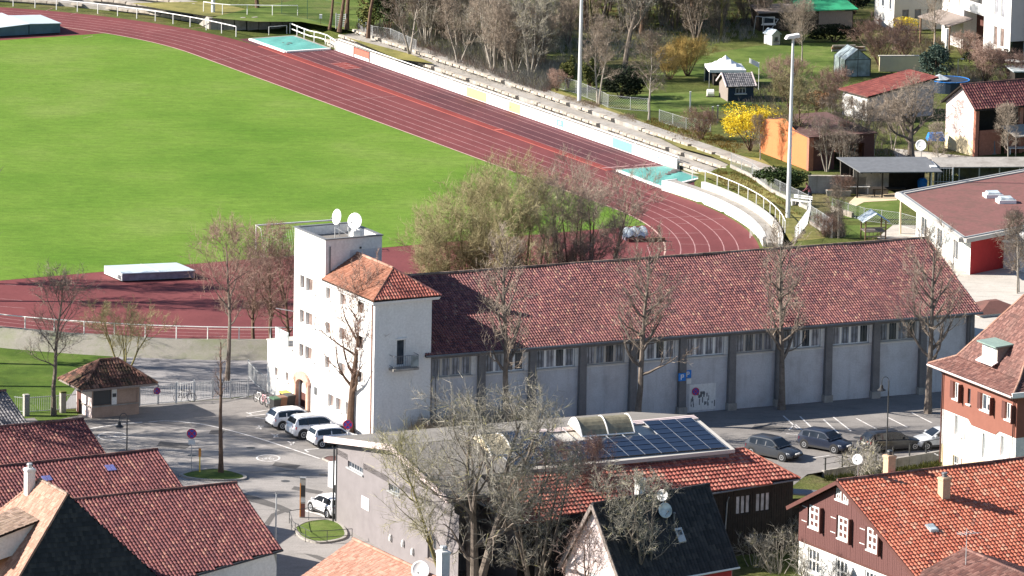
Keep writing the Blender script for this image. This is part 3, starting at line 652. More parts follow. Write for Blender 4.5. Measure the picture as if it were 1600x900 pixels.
    rail_thing('white_railing', 'white railing on the far bank beside the green fence', 'railing', [gp(318, 18, 1.25), gp(350, 23, 1.25), gp(388, 23, 1.25), gp(426, 24, 1.25), gp(465, 24, 1.25)], 1.0, 2.5, 0.05)
    rail_thing('white_railing', 'long white railing along the near edge of the track by the forecourt', 'railing', arc(45.3, 140, 100, 1.12), 1.0, 2.45, 0.05)
    # retaining wall with stones at far left
    t = thing('stone_wall', 'low stone retaining wall beneath the far bank railing', 'wall', gp(330, 46, 0), 0)
    o = Vector(t.location); pts = [gp(x, y, 0) - o for x, y in ((305, 33), (330, 46), (385, 47), (440, 44), (470, 42))]
    for i in range(len(pts) - 1):
        for k in range(3):
            a = pts[i].lerp(pts[i + 1], k / 3 + .01); b = pts[i].lerp(pts[i + 1], (k + 1) / 3 - .02)
            MB().bar(a + Vector((0, 0, .6)), b + Vector((0, 0, .6 + RN.uniform(-.08, .08))), 0.4, 1.25).build('stone', 'concrete', t)
    # sand pits under green covers
    def pit(label, quad, bumps):
        c = sum((Vector(q) for q in quad), Vector()) / 4; t = thing('sand_pit', label, 'sand pit', c, 0)
        q = [Vector(p) - c for p in quad]; n = 14; mb = MB(); vs = []
        for j in range(n + 1):
            for i in range(n + 1):
                a = q[0].lerp(q[1], i / n); b = q[3].lerp(q[2], i / n); p = a.lerp(b, j / n)
                e = min(i, j, n - i, n - j) / n
                vs.append((p.x, p.y, 0.14 + 0.10 * min(1, e * 5) + 0.05 * sin(i * 1.3 + j * .8) * min(1, e * 4)))
        mb.add(vs, [(j * (n + 1) + i, j * (n + 1) + i + 1, (j + 1) * (n + 1) + i + 1, (j + 1) * (n + 1) + i) for j in range(n) for i in range(n)])
        mb.build('cover', 'tarp_green', t, smooth_=True)
        for k in range(4):
            a, b = q[k], q[(k + 1) % 4]; MB().bar(a + Vector((0, 0, .06)), b + Vector((0, 0, .06)), 0.3, 0.2).build('kerb', 'white_paint' if k in (0, 1) else 'concrete', t)
        mb = MB()
        for (fx, fy, r) in bumps:
            p = q[0].lerp(q[1], fx).lerp(q[3].lerp(q[2], fx), fy); mb.lathe([(r, 0.22), (r * .9, 0.27), (r * .3, 0.29)], 7, p)
        mb.build('puddle', 'asphalt_patch', t)
    pit('farther sand pit under a mint green cover beside the start of the straight', [sw(-89.6, 45.3), sw(-81.6, 45.3), sw(-81.6, 50.2), sw(-89.6, 50.2)], [(.55, .45, .3), (.62, .35, .18), (.5, .35, .15)])
    pit('nearer sand pit under a mint green cover beside the bend wall', [sw(-14.4, 45.2), sw(-5.7, 44.9), sw(-8.2, 50.2), sw(-14.4, 50.2)], [(.5, .75, .5), (.42, .9, .5), (.55, .6, .3)])
    # goal
    t = thing('football_goal', 'white football goal with net on the near edge of the pitch', 'goal', gp(400, 397, 0), ang_goal)
    W, Hh = 7.32, 2.44
    for x in (0, W): MB().tube([(x, 0, -.1), (x, 0, Hh)], 0.075, 8).build('post', 'rail_white', t)
    MB().tube([(-.07, 0, Hh), (W + .07, 0, Hh)], 0.075, 8).build('crossbar', 'rail_white', t)
    mb = MB(); dp = -1.9
    for x in (0, W): mb.tube([(x, 0, Hh), (x, dp * .5, Hh - .1), (x, dp, 0.05), (x, 0, 0.05)], 0.025, 5)
    mb.tube([(0, dp, .05), (W, dp, .05)], 0.025, 5); mb.build('net_frame', 'rail_white', t)
    mb = MB(); r = 0.007
    for k in range(37): x = W * k / 36; mb.tube([(x, dp * .5, Hh - .1), (x, dp, .05)], r, 3, False)
    for k in range(10): f = k / 9; mb.tube([(0, dp * (.5 + .5 * f), (Hh - .1) * (1 - f) + .05), (W, dp * (.5 + .5 * f), (Hh - .1) * (1 - f) + .05)], r, 3, False)
    mb.build('net', 'galvanised', t)
    # high jump mat (near) and pole vault mat (far)
    p = gp(191, 441, 0); q = gp(305, 436, 0); a = atan2(q.y - p.y, q.x - p.x); L = (q - p).length
    w_ = gp(163, 429, 0); dep = (w_ - p).length
    t = thing('landing_mat', 'flat silver covered high jump mat on the red apron behind the near goal', 'landing mat', p, a)
    V = Vector((w_.x - p.x, w_.y - p.y)); V.rotate(Matrix.Rotation(-a, 2)); dv = (V.x, V.y)
    def para(mb, x0, x1, f0, f1, z0, z1):
        P = lambda x, f, z: (x + dv[0] * f, dv[1] * f, z)
        return mb.hull8([P(x0, f0, z0), P(x1, f0, z0), P(x1, f1, z0), P(x0, f1, z0)], [P(x0, f0, z1), P(x1, f0, z1), P(x1, f1, z1), P(x0, f1, z1)])
    para(MB(), 0.02, L - .02, .01, .99, 0.10, 0.62).build('foam_block', 'mat_side', t)
    para(MB(), -0.015, 0.012, 0, 1, 0.10, 0.72).build('end_panel', 'white_paint', t)
    para(MB(), -0.02, 0.004, .06, .26, 0.16, 0.5).build('vent', 'lead', t).location = (-.006, 0, 0)
    for k in range(2): para(MB(), L * k / 2 + (0 if k == 0 else .04), L * (k + 1) / 2, -.015, 1.015, 0.66, 0.74).build('lid', 'mat_top', t)
    para(MB(), L / 2, L / 2 + .04, -.015, 1.015, 0.66, 0.755).build('lid_seam', 'white_paint', t)
    para(MB(), .05, L - .05, .03, .97, 0.0, .10).build('pallet', 'dark_wood', t)
    p = gp(-60, 62, 0); e = gp(44, 55, 0); f_ = gp(94, 52.5, 0); a = atan2(f_.y - p.y, f_.x - p.x); L = (f_ - p).length
    t = thing('landing_mat', 'large blue pole vault mat with a pale pitched cover on the far apron', 'landing mat', p, a)
    xm = (e - p).length
    MB().hull8([(0, 0, .1), (xm - .05, 0, .1), (xm - .05, 7, .1), (0, 7, .1)], [(0, 0, .7), (xm - .05, 0, 1.12), (xm - .05, 7, 1.12), (0, 7, .7)]).build('foam_block', 'mat_blue', t)
    MB().hull8([(xm + .05, 0, .1), (L, 0, .1), (L, 5.2, .1), (xm + .05, 5.2, .1)], [(xm + .05, 0, 1.12), (L, 0, 1.0), (L, 5.2, 1.0), (xm + .05, 5.2, 1.12)]).build('foam_block', 'mat_blue', t)
    MB().hull8([(-.1, -.1, .72), (xm, -.1, 1.14), (xm, 7.1, 1.14), (-.1, 7.1, .72)], [(-.1, -.1, .76), (xm, -.1, 1.19), (xm, 7.1, 1.19), (-.1, 7.1, .76)]).build('cover', 'mat_top', t)
    MB().hull8([(xm, -.1, 1.14), (L + .1, -.1, 1.02), (L + .1, 5.3, 1.02), (xm, 5.3, 1.14)], [(xm, -.1, 1.2), (L + .1, -.1, 1.07), (L + .1, 5.3, 1.07), (xm, 5.3, 1.2)]).build('cover', 'mat_top', t)
    MB().box(.1, L - .1, .1, 5, 0, .1).build('pallet', 'dark_wood', t)
    # covered machine near the corner of the pitch
    t = thing('covered_roller', 'gray tarpaulin draped over a machine at the corner of the pitch', 'covered machine', gp(988, 376, 0), radians(20))
    mb = MB(); n = 12; vs = []
    for j in range(7):
        for i in range(n + 1):
            x = -1.1 + 2.3 * i / n; y = -0.6 + 1.3 * j / 6; e = min(j, 6 - j) / 3
            z = 0.75 + 0.42 * min(1, e) - 0.25 * max(0, -x - .5) + 0.08 * sin(i * 1.7 + j) ; vs.append((x, y, z if 0 < j < 6 else z - .25))
    mb.add(vs, [(j * (n + 1) + i, j * (n + 1) + i + 1, (j + 1) * (n + 1) + i + 1, (j + 1) * (n + 1) + i) for j in range(6) for i in range(n)]); mb.build('tarpaulin', 'mat_top', t, smooth_=True)
    MB().box(-.6, .9, -.35, .5, .25, .8).build('frame', 'lead', t)
    for x in (-.5, .8): MB().lathe([(.28, -.35), (.28, .35)], 12, (x, .05, .28), (0, 1, 0)).build('roller', 'mat_side', t)
    MB().lathe([(.16, 0), (.13, .3), (.02, .4)], 8, (.1, -.55, .05)).build('cushion', 'banner_red', t)
    mb = MB()
    p0 = gp(1000, 379, 0)
    tt = thing('edge_wall', 'low dark timber edging behind the covered machine by the track bend', 'edging', gp(1010, 378, 0), radians(12))
    MB().box(0, 1.6, -.1, .12, 0, .35).build('board', 'log_brown', tt); MB().box(-1.6, -.02, -.1, .1, 0, .3).build('board', 'brown_paint', tt)
_a = gp(403, 397, 0); _b = gp(523, 388.5, 0); ang_goal = atan2(_b.y - _a.y, _b.x - _a.x)
stadium()
# ================================================================ BUILDING HELPERS
def tile_poly(poly, mat, parent, tw=0.26, th=0.36, amp=0.035, name='roof_tiles', stagger=False, xdir=None, sag=0.02, lift=0.03):
    """real overlapping tiles on a flat convex roof face; the first edge of the polygon runs along the tile rows"""
    P = [Vector(p) for p in poly]; X = (P[1] - P[0]).normalized() if xdir is None else Vector(xdir).normalized()
    N = Vector((0, 0, 0))
    for i in range(1, len(P) - 1): N += (P[i] - P[0]).cross(P[i + 1] - P[0])
    N.normalize()
    if N.z < 0: N = -N
    X = (X - N * X.dot(N)).normalized(); Y = N.cross(X)
    if Y.z < 0: Y = -Y; X = -X
    o = P[0]; q = [((p - o).dot(X), (p - o).dot(Y)) for p in P]
    ymin = min(b for a, b in q); ymax = max(b for a, b in q)
    mb = MB(); rows = int((ymax - ymin) / th) + 1; V = mb.v; Fc = mb.f
    prof = ((0, 0.0), (0.28, 1.0), (0.62, 0.85), (1.0, 0.05)) if amp > 0 else ((0, 0.0), (1.0, 0.0))
    k1, k2, k3 = RN.random() * 9, RN.random() * 9, RN.random() * 9
    for j in range(rows):
        y0 = ymin + j * th; ym = min(y0 + th * 0.5, ymax - 0.02); xs = []
        for i in range(len(q)):
            (a, b), (c, d) = q[i], q[(i + 1) % len(q)]
            if (b - ym) * (d - ym) < 0: xs.append(a + (c - a) * (ym - b) / (d - b))
        if len(xs) < 2: continue
        xl, xr = min(xs), max(xs); y1 = min(y0 + th * 1.12, ymax + .02)
        st = (tw / 2 if stagger and j % 2 else 0.0); k = int(math.floor((xl - st) / tw))
        while k * tw + st < xr:
            a = max(k * tw + st, xl); b = min((k + 1) * tw + st, xr); k += 1
            if b - a < 0.3 * tw: continue
            w = (b - a) * 0.985; jz = RN.uniform(-.008, .008) + sag * (sin(a * .9 + k1) * sin(y0 * .8 + k2) + .5 * sin(a * .37 + k3))
            jy = RN.uniform(-.012, .012); m = len(prof); base = len(V)
            for yy, ex in ((y0 + jy, lift), (y1, -.004)):
                for fx, fz in prof:
                    V.append(tuple(o + X * (a + w * fx) + Y * yy + N * (fz * amp + ex + jz)))
            for fx, fz in prof: V.append(tuple(o + X * (a + w * fx) + Y * (y0 + jy) + N * (jz - .012)))
            for i in range(m - 1):
                Fc.append((base + i, base + i + 1, base + m + i + 1, base + m + i)); Fc.append((base + 2 * m + i, base + 2 * m + i + 1, base + i + 1, base + i))
    ob = mb.build(name, mat, parent); ob['kind'] = 'stuff'; return ob
def deck(parent, polys, mat='dark_wood', drop=0.06, th=0.1, name='roof'):
    mb = MB()
    for poly in polys:
        P = [Vector(p) for p in poly]
        mb.hull8([p - Vector((0, 0, drop + th)) for p in P], [p - Vector((0, 0, drop)) for p in P])
    return mb.build(name, mat, parent)
def ridge_caps(parent, a, b, mat, r=0.13, step=0.4, name='ridge_tiles'):
    a = Vector(a); b = Vector(b); n = max(1, int((b - a).length / step)); mb = MB()
    for k in range(n):
        p = a.lerp(b, k / n); q = a.lerp(b, (k + 1.06) / n); mb.tube([p, q], [r * RN.uniform(.95, 1.08), r * .92], 6)
    ob = mb.build(name, mat, parent); ob['kind'] = 'stuff'; return ob
class Wall:
    """upright wall from P0 to P1 (local 2D) with recessed openings (s0, s1, z0, z1)"""
    def __init__(self, parent, mat, P0, P1, z0, z1, inn, ops=(), dep=0.16, name='wall', top=None):
        self.p = Vector((P0[0], P0[1])); d = Vector((P1[0], P1[1])) - self.p; self.L = d.length; self.d = d / self.L
        n = Vector((-self.d.y, self.d.x)); self.n = n if n.dot(Vector(inn)) > 0 else -n
        self.parent = parent; self.dep = dep
        ss = sorted({0.0, self.L} | {o[0] for o in ops} | {o[1] for o in ops}); zz = sorted({z0, z1} | {o[2] for o in ops} | {o[3] for o in ops})
        mb = MB()
        for i in range(len(ss) - 1):
            for j in range(len(zz) - 1):
                sm = (ss[i] + ss[i + 1]) / 2; zm = (zz[j] + zz[j + 1]) / 2
                if any(o[0] < sm < o[1] and o[2] < zm < o[3] for o in ops): continue
                mb.quad(self(ss[i], zz[j]), self(ss[i + 1], zz[j]), self(ss[i + 1], zz[j + 1]), self(ss[i], zz[j + 1]))
        for a, b, c, e in ops:
            for (u, v) in (((a, c), (b, c)), ((b, c), (b, e)), ((b, e), (a, e)), ((a, e), (a, c))):
                mb.quad(self(*u), self(*v), self(*v, dep), self(*u, dep))
        if top: mb.poly([self(s, z) for s, z in [(0, z1)] + list(top) + [(self.L, z1)]])
        self.ob = mb.build(name, mat, parent)
    def __call__(self, s, z, dep=0.0):
        q = self.p + self.d * s + self.n * dep; return (q.x, q.y, z)
    def box(self, mb, s0, s1, z0, z1, d0, d1):
        lo = [self(s0, z0, d0), self(s1, z0, d0), self(s1, z0, d1), self(s0, z0, d1)]; hi = [(x, y, z1) for x, y, z in lo]
        return mb.hull8(lo, hi)
    def part(self, name, mat, s0, s1, z0, z1, d0, d1, parent=None, **kw):
        return self.box(MB(), s0, s1, z0, z1, d0, d1).build(name, mat, parent or self.parent, **kw)
    def window(self, s0, s1, z0, z1, frame='white_paint', glass_='glass_dark', nx=2, ny=1, fw=0.07, sill=True, bar=0.05, name='window', depth=None, sillmat=None, shutters=None, label=None):
        dp = self.dep if depth is None else depth; mb = MB(); f0, f1 = dp - .09, dp - .01
        self.box(mb, s0, s1, z0, z0 + fw, f0, f1); self.box(mb, s0, s1, z1 - fw, z1, f0, f1)
        self.box(mb, s0, s0 + fw, z0 + fw, z1 - fw, f0, f1); self.box(mb, s1 - fw, s1, z0 + fw, z1 - fw, f0, f1)
        for k in range(1, nx):
            s = s0 + (s1 - s0) * k / nx; self.box(mb, s - bar / 2, s + bar / 2, z0 + fw, z1 - fw, f0 + .005, f1)
        for k in range(1, ny):
            z = z0 + (z1 - z0) * k / ny; self.box(mb, s0 + fw, s1 - fw, z - bar / 2, z + bar / 2, f0 + .008, f1 - .002)
        w = mb.build(name, frame, self.parent)
        if label: w['label'] = label
        for k in range(nx):
            a = s0 + (s1 - s0) * k / nx; b = s0 + (s1 - s0) * (k + 1) / nx
            g = MB(); self.box(g, a + .01, b - .01, z0 + .01, z1 - .01, dp - .045 + (.001 * k), dp - .03 + (.001 * k)); g.build('pane', glass_ if isinstance(glass_, str) else RN.choice(glass_), w)
        if sill:
            g = MB(); self.box(g, s0 - .1, s1 + .1, z0 - .09, z0 + .01, -.12, dp - .02); g.build('sill', sillmat or frame, w)
        if shutters:
            wd = (s1 - s0) * .48
            for a, b in ((s0 - wd - .04, s0 - .04), (s1 + .04, s1 + wd + .04)):
                g = MB(); self.box(g, a, b, z0 - .02, z1 + .02, -.05, -.01); g.build('shutter', shutters, w)
        return w
def gutter(parent, a, b, mat='zinc', r=0.07, name='gutter'):
    return MB().tube([a, b], r, 6).build(name, mat, parent)
def chimney(parent, at, w, d, z0, z1, mat='chimney_buff', cap='lead', ang=0.0):
    x, y = at; c = MB().box(x - w / 2, x + w / 2, y - d / 2, y + d / 2, z0, z1).build('chimney', mat, parent)
    MB().box(x - w / 2 - .05, x + w / 2 + .05, y - d / 2 - .05, y + d / 2 + .05, z1 - .18, z1 - .04).build('collar', mat, c)
    MB().lathe([(w * .28, z1), (w * .26, z1 + .22), (w * .36, z1 + .24), (w * .3, z1 + .32)], 8, (x, y, 0)).build('chimney_pot', cap, c)
    return c
def dish(parent, at, r, face, mast_z, mat='dish_white'):
    """satellite dish: bowl, arm and mast"""
    at = Vector(at); fx = Vector(face).normalized()
    d = MB().lathe([(0.02, 0.0), (r * .5, r * .045), (r * .85, r * .14), (r, r * .22), (r, r * .25), (r * .84, r * .17), (r * .5, r * .075), (.02, .03)], 16, at, fx).build('satellite_dish', mat, parent, smooth_=True)
    mb = MB(); mb.tube([at - Vector((0, 0, r * .9)), at + fx * (r * .95) - Vector((0, 0, r * .25))], .02, 5); mb.lathe([(.05, -.06), (.05, .08)], 6, at + fx * (r * .95) - Vector((0, 0, r * .25)), fx); mb.build('receiver_arm', 'lead', d)
    MB().tube([at - fx * .06, (at.x - fx.x * .12, at.y - fx.y * .12, at.z - .1), (at.x - fx.x * .12, at.y - fx.y * .12, mast_z)], .035, 6).build('dish_mast', 'zinc', d)
    return d

# ================================================================ SPORTS HALL
def sports_hall():
    t = thing('sports_hall', 'long low hall with red pantile roof, gray plaster bays between dark pillars and high windows', 'building', (16.362, 475.351, 0), radians(25))
    PU = [-24.8, -20.48, -16.34, -12.23, -8.05, -3.95, 0.2, 4.2, 8.35, 12.42, 16.45]; W = 17.6; eL, eR, ez = -25.2, 21.3, 6.12
    ops = [(a + .38 + 25.0, min(a + 3.55, PU[i + 1] - .4) + 25.0, 4.28, 5.72) for i, a in enumerate(PU[:-1])]
    w = Wall(t, 'hall_plaster', (-25.0, 0), (20.8, 0), -.1, 6.0, (0, 1), ops, .22)
    for i, (s0, s1, z0, z1) in enumerate(ops):
        w.window(s0, s1, z0, z1, 'white_paint' if i % 3 else 'beige_render', ['glass_hall', 'glass_hall', 'glass_dark', 'curtain_gray'], 4, 1, .09, True, .18, sillmat='beige_render')
        mb = MB()
        for k in range(4):
            for f in (1 / 3, 2 / 3):
                s = s0 + (s1 - s0) * (k + f) / 4; w.box(mb, s - .018, s + .018, z0 + .09, z1 - .09, .13, .20)
        mb.build('glazing_bars', 'lead', t)
        mb = MB(); q0, q1 = s0 - .1, s1 + .42
        for r in ((q0, q1, z1, z1 + .02), (q0, s0, z0, z1), (s1, q1, z0, z1), (q0, q1, z0 - .16, z0 - .1)): w.box(mb, *r, -.02, -.002)
        mb.build('window_surround', 'white_render', t)['kind'] = 'stuff'
    for k, a in enumerate(PU + [20.55]):
        MB().hull8([(a - .30, -.42, -.1), (a + .30, -.42, -.1), (a + .30, .02, -.1), (a - .30, .02, -.1)], [(a - .26, -.34, 5.95), (a + .26, -.34, 5.95), (a + .26, .02, 5.95), (a - .26, .02, 5.95)]).build('pilaster', 'pilaster_concrete', t)
        MB().box(a - .36, a + .36, -.5, .0, -.1, .55).build('pilaster_base', 'concrete', t)
    w.part('eaves_beam', 'pilaster_concrete', 0, 45.8, 5.74, 6.0, -.28, -.002)
    w.part('patched_plaster', 'white_render', 21.8, 24.0, .15, 2.15, -.012, -.002, label='white painted patch with dark smears on the plaster wall')
    mb = MB()
    for k in range(26):
        s = RN.uniform(21.9, 23.9); z = RN.uniform(.25, 1.35); h = RN.uniform(.15, .5); w.box(mb, s, s + RN.uniform(.05, .14), z, z + h, -.018, -.0125)
    mb.build('graffiti', 'lead', t)['kind'] = 'stuff'
    for (a, b) in (((-25.0, 0), (-25.0, W)), ((20.8, 0), (20.8, W))):
        Wall(t, 'hall_plaster', a, b, -.1, 6.0, (1, 0), (), .1, 'end_wall', [(W / 2, 9.8)])
    Wall(t, 'hall_plaster', (-25, W), (20.8, W), -.1, 6.0, (0, -1), (), .1, 'back_wall')
    F = [(eL, -.62, ez), (eR, -.62, ez), (21.6, 8.8, 10.05), (-25.2, 8.8, 10.05)]; B = [(eL, W + .6, ez), (eR, W + .6, ez), (21.6, 8.8, 10.05), (-25.2, 8.8, 10.05)]
    d = deck(t, [F, B]); tile_poly(F, 'tiles_hall', d, .225, .34, .065, sag=.035); tile_poly(B, 'tiles_hall', d, .5, .5, .04)
    ridge_caps(d, (-25.2, 8.8, 10.1), (21.6, 8.8, 10.1), 'tiles_old'); gutter(t, (eL, -.70, ez - .06), (eR, -.70, ez - .06), 'lead', .09)
    for u in (-24.3, 20.45): MB().tube([(u, -.66, ez - .1), (u, -.46, 5.6), (u, -.46, 0)], .05, 6).build('downpipe', 'lead', t)
    # signs on the wall
    c, s_ = cos(radians(25)), sin(radians(25)); hw = lambda u, v, z: (16.362 + u * c - v * s_, 475.351 + u * s_ + v * c, z)
    for u, z, lab in ((-4.1, 2.92, 'left blue square parking sign on the dark pillar of the hall'), (-3.42, 3.0, 'right blue square parking sign above a white plate on the hall wall')):
        g = thing('parking_sign', lab, 'sign', hw(u, -.50 if u < -4 else -.06, z), radians(25))
        MB().box(-.3, .3, -.02, .02, -.3, .3).build('plate', 'park_blue', g)
        mb = MB(); mb.box(-.12, -.05, -.03, -.021, -.2, .2); mb.box(-.05, .1, -.03, -.021, .13, .2); mb.box(-.05, .1, -.03, -.021, -.03, .04); mb.box(.08, .14, -.03, -.021, 0, .17); mb.build('letter', 'white_paint', g)
        if u > -3.6: MB().box(-.24, .3, -.02, .02, -.75, -.36).build('text_plate', 'paper', g)
    g = thing('no_stopping_sign', 'round blue no stopping sign with red ring on the white wall patch of the hall', 'sign', hw(-2.72, -.07, 1.62), radians(25)); stop_disc(g, .30)
def stop_disc(g, r, z=0.0):
    """round blue plate with red ring and red cross, facing -y"""
    MB().lathe([(r, -.012), (r, .012)], 24, (0, 0, z), (0, 1, 0)).build('plate', 'sign_blue', g)
    mb = MB(); n = 24
    for i in range(n):
        a, b = 2 * pi * i / n, 2 * pi * (i + 1) / n; P = lambda q, k: (k * cos(q), -.018, z + k * sin(q))
        mb.quad(P(a, r), P(b, r), P(b, r * .8), P(a, r * .8))
    for s in (-1, 1): mb.bar((-r * .6, -.017, z - s * r * .6), (r * .6, -.017, z + s * r * .6), r * .2, .004, up=(0, 1, 0))
    mb.build('red_ring_and_cross', 'sign_red', g)

# ================================================================ CLUBHOUSE WITH TOWER
def clubhouse():
    A = radians(28); t = thing('clubhouse', 'white three storey clubhouse with square stair tower, arched doorway and orange hipped roof', 'building', (-9.958, 462.359, 0), A)
    U = 4.66
    ops = [(7.3, 8.1, 9.15, 10.02), (7.3, 8.1, 6.5, 7.4), (7.3, 8.1, 3.9, 4.8), (4.75, 5.75, 9.15, 10.0), (4.75, 5.8, 6.5, 7.45), (4.75, 5.8, 3.9, 4.8), (1.8, 2.85, 9.1, 10.0), (1.8, 2.85, 6.5, 7.45), (1.8, 2.85, 3.9, 4.8), (6.5, 7.5, 1.1, 2.05), (5.2, 6.2, 1.1, 2.05), (3.6, 4.6, 1.1, 2.05)]
    w = Wall(t, 'white_render', (0, 0), (0, 8.27), -.1, 10.5, (1, 0), ops, .26, 'long_wall')
    for o in ops: w.window(*o, 'white_paint', 'glass_brown', 2, 1, .035, bar=.04)
    top = [(9.83, 9.98, 9.15, 10.05), (10.33, 11.47, 9.1, 10.1), (11.72, 12.48, 9.1, 10.1)]
    tops = [(a, b, c - dz, d - dz) for dz in (0, 2.62, 5.22) for a, b, c, d in top]; door = (10.85, 12.6, 0.02, 2.3)
    wt = Wall(t, 'white_render', (0, 8.27), (0, 13.5), -.1, 13.5, (1, 0), [(a - 8.27, b - 8.27, c, d) for a, b, c, d in tops + [door]], .28, 'tower_wall')
    for a, b, c, d in tops: wt.window(a - 8.27, b - 8.27, c, d, 'white_paint', 'glass_brown', 1, 1, .03)
    # arched doorway
    mb = MB(); ctr = 11.72 - 8.27; wt.box(mb, ctr - 1.22, ctr - .87, -.1, 2.3, -.22, .05); wt.box(mb, ctr + .87, ctr + 1.22, -.1, 2.3, -.22, .05)
    n = 10
    for k in range(n):
        a, b = pi * k / n, pi * (k + 1) / n; f = lambda q, r, e: (ctr + r * 1.0 * cos(q), 1.72 + r * .62 * sin(q) + e)
        p = [f(a, .87, 0), f(b, .87, 0), f(b, 1.32, .32), f(a, 1.32, .32)]
        lo = [wt(s, max(z, 1.6), -.22) for s, z in p]; hi = [wt(s, max(z, 1.6), .05) for s, z in p]; mb.hull8(lo, hi)
    mb.build('door_surround', 'pink_sandstone', t)
    dr = wt.part('door', 'brown_paint', door[0] - 8.27 + .02, door[1] - 8.27 - .02, .03, 2.28, .2, .26)
    wt.part('notice', 'paper', ctr - .15, ctr + .55, 1.15, 1.95, .17, .195, dr); wt.part('fanlight', 'glass_dark', ctr - .6, ctr + .6, 2.0, 2.24, .185, .199, dr)
    wt.part('step', 'concrete', ctr - 1.3, ctr + 1.3, -.1, .16, -.6, -.23); wt.part('letter_box', 'lead', 1.15, 1.5, 1.55, 2.1, -.1, -.004)
    # shaded end wall with balcony
    ws = Wall(t, 'white_render', (0, 0), (U, 0), -.1, 10.5, (0, 1), [(1.85, 2.55, 5.5, 7.45)], .22, 'end_wall')
    ws.window(1.85, 2.55, 5.5, 7.45, 'white_paint', 'glass_dark', 1, 1, .06, False, name='balcony_door')
    ws.part('lintel', 'white_render', 1.75, 2.65, 7.47, 7.58, -.1, -.004)
    bal = ws.part('balcony', 'concrete', 1.2, 3.3, 5.28, 5.45, -.8, -.004)
    mb = MB()
    for k in range(14): s = 1.25 + 2.0 * k / 13; mb.tube([ws(s, 5.45, -.76), ws(s, 6.4, -.76)], .014, 4)
    for f in (5.6, 6.4): mb.tube([ws(1.25, f, -.02), ws(1.25, f, -.76), ws(3.25, f, -.76), ws(3.25, f, -.02)], .022, 5)
    mb.build('railing', 'lead', bal); ws.part('privacy_panel', 'greenhouse_glass', 2.6, 3.24, 5.55, 6.35, -.79, -.775, bal)
    Wall(t, 'white_render', (U, 0), (U, 13.5), -.1, 10.5, (-1, 0), (), .1, 'back_wall'); Wall(t, 'white_render', (0, 13.5), (U, 13.5), -.1, 13.5, (0, -1), (), .1, 'far_wall')
    # tower upper part
    wu = Wall(t, 'white_render', (0, 8.27), (U, 8.27), 10.0, 13.5, (0, 1), (), .1, 'tower_side')
    Wall(t, 'white_render', (U, 8.27), (U, 13.5), 10.0, 13.5, (-1, 0), (), .1, 'tower_side'); wu.part('wall_stain', 'hall_plaster', 2.0, 4.64, 11.2, 12.6, -.012, -.003)
    wu.part('vent', 'dark_metal', 2.8, 2.95, 12.65, 12.8, -.05, -.004); MB().tube([(.35, 8.2, 13.0), (.35, 8.2, 11.0)], .05, 6).build('downpipe', 'lead', t)
    mb = MB(); a0, a1, b0, b1 = -.08, U + .08, 8.19, 13.58
    mb.box(a0, a1, b0, b0 + .28, 13.5, 13.58); mb.box(a0, a1, b1 - .28, b1, 13.5, 13.58); mb.box(a0, a0 + .28, b0 + .28, b1 - .28, 13.5, 13.58); mb.box(a1 - .28, a1, b0 + .28, b1 - .28, 13.5, 13.58); mb.build('parapet_coping', 'lead', t)
    mb = MB(); mb.box(.18, U - .18, 8.47, 13.3, 12.75, 12.85); mb.build('flat_roof', 'flat_roof', t)
    mb = MB(); mb.quad((.2, 8.48, 12.8), (U - .2, 8.48, 12.8), (U - .2, 8.48, 13.5), (.2, 8.48, 13.5)); mb.quad((.2, 13.3, 12.8), (U - .2, 13.3, 12.8), (U - .2, 13.3, 13.5), (.2, 13.3, 13.5)); mb.quad((.2, 8.48, 12.8), (.2, 13.3, 12.8), (.2, 13.3, 13.5), (.2, 8.48, 13.5)); mb.quad((U - .2, 8.48, 12.8), (U - .2, 13.3, 12.8), (U - .2, 13.3, 13.5), (U - .2, 8.48, 13.5)); mb.build('parapet_inside', 'white_render', t)
    MB().box(2.5, 3.2, 8.75, 9.35, 12.85, 13.9).build('roof_box', 'white_render', t)
    # antennas on the tower
    fy = (-.62, -.78, .1)
    dish(t, (2.95, 12.2, 14.3), .60, (-1, -.1, .2), 12.85); dish(t, (2.8, 8.95, 14.6), .62, (-.85, -.5, .22), 13.85)
    mb = MB(); mb.tube([(2.0, 10.8, 12.85), (2.0, 10.8, 13.9)], .03, 5); mb.tube([(2.0, 10.8, 13.85), (3.2, 9.0, 13.0)], .02, 4); mb.tube([(2.4, 9.3, 12.85), (2.4, 9.3, 14.0)], .03, 5); mb.lathe([(.1, -.1), (.1, .18)], 8, (2.4, 9.3, 13.95)); mb.tube([(2.4, 9.3, 12.95), (2.9, 9.2, 12.9)], .03, 4); mb.build('antenna_mast', 'galvanised', t)
    # hipped roof
    e = 10.62; R1 = (2.6, 8.25, 12.3); R2 = (2.6, 2.35, 12.3); Aa = (-.32, 8.25, e); Ba = (-.32, -.32, e); Ca = (5.25, -.32, e); Da = (5.25, 8.25, e)
    d = deck(t, [[Ba, Aa, R1, R2], [Ba, Ca, R2], [Ca, Da, R1, R2]])
    tile_poly([Aa, Ba, R2, R1], 'tiles_terracotta', d, .2, .3, 0, stagger=True); tile_poly([Ba, Ca, R2], 'tiles_red', d, .24, .34, .05); tile_poly([Ca, Da, R1, R2], 'tiles_red', d, .24, .34, .05)
    ridge_caps(d, (2.6, 8.25, 12.34), (2.6, 2.35, 12.34), 'tiles_peach', .12); ridge_caps(d, R2, Ba, 'tiles_terracotta', .1); ridge_caps(d, R2, Ca, 'tiles_hall', .1)
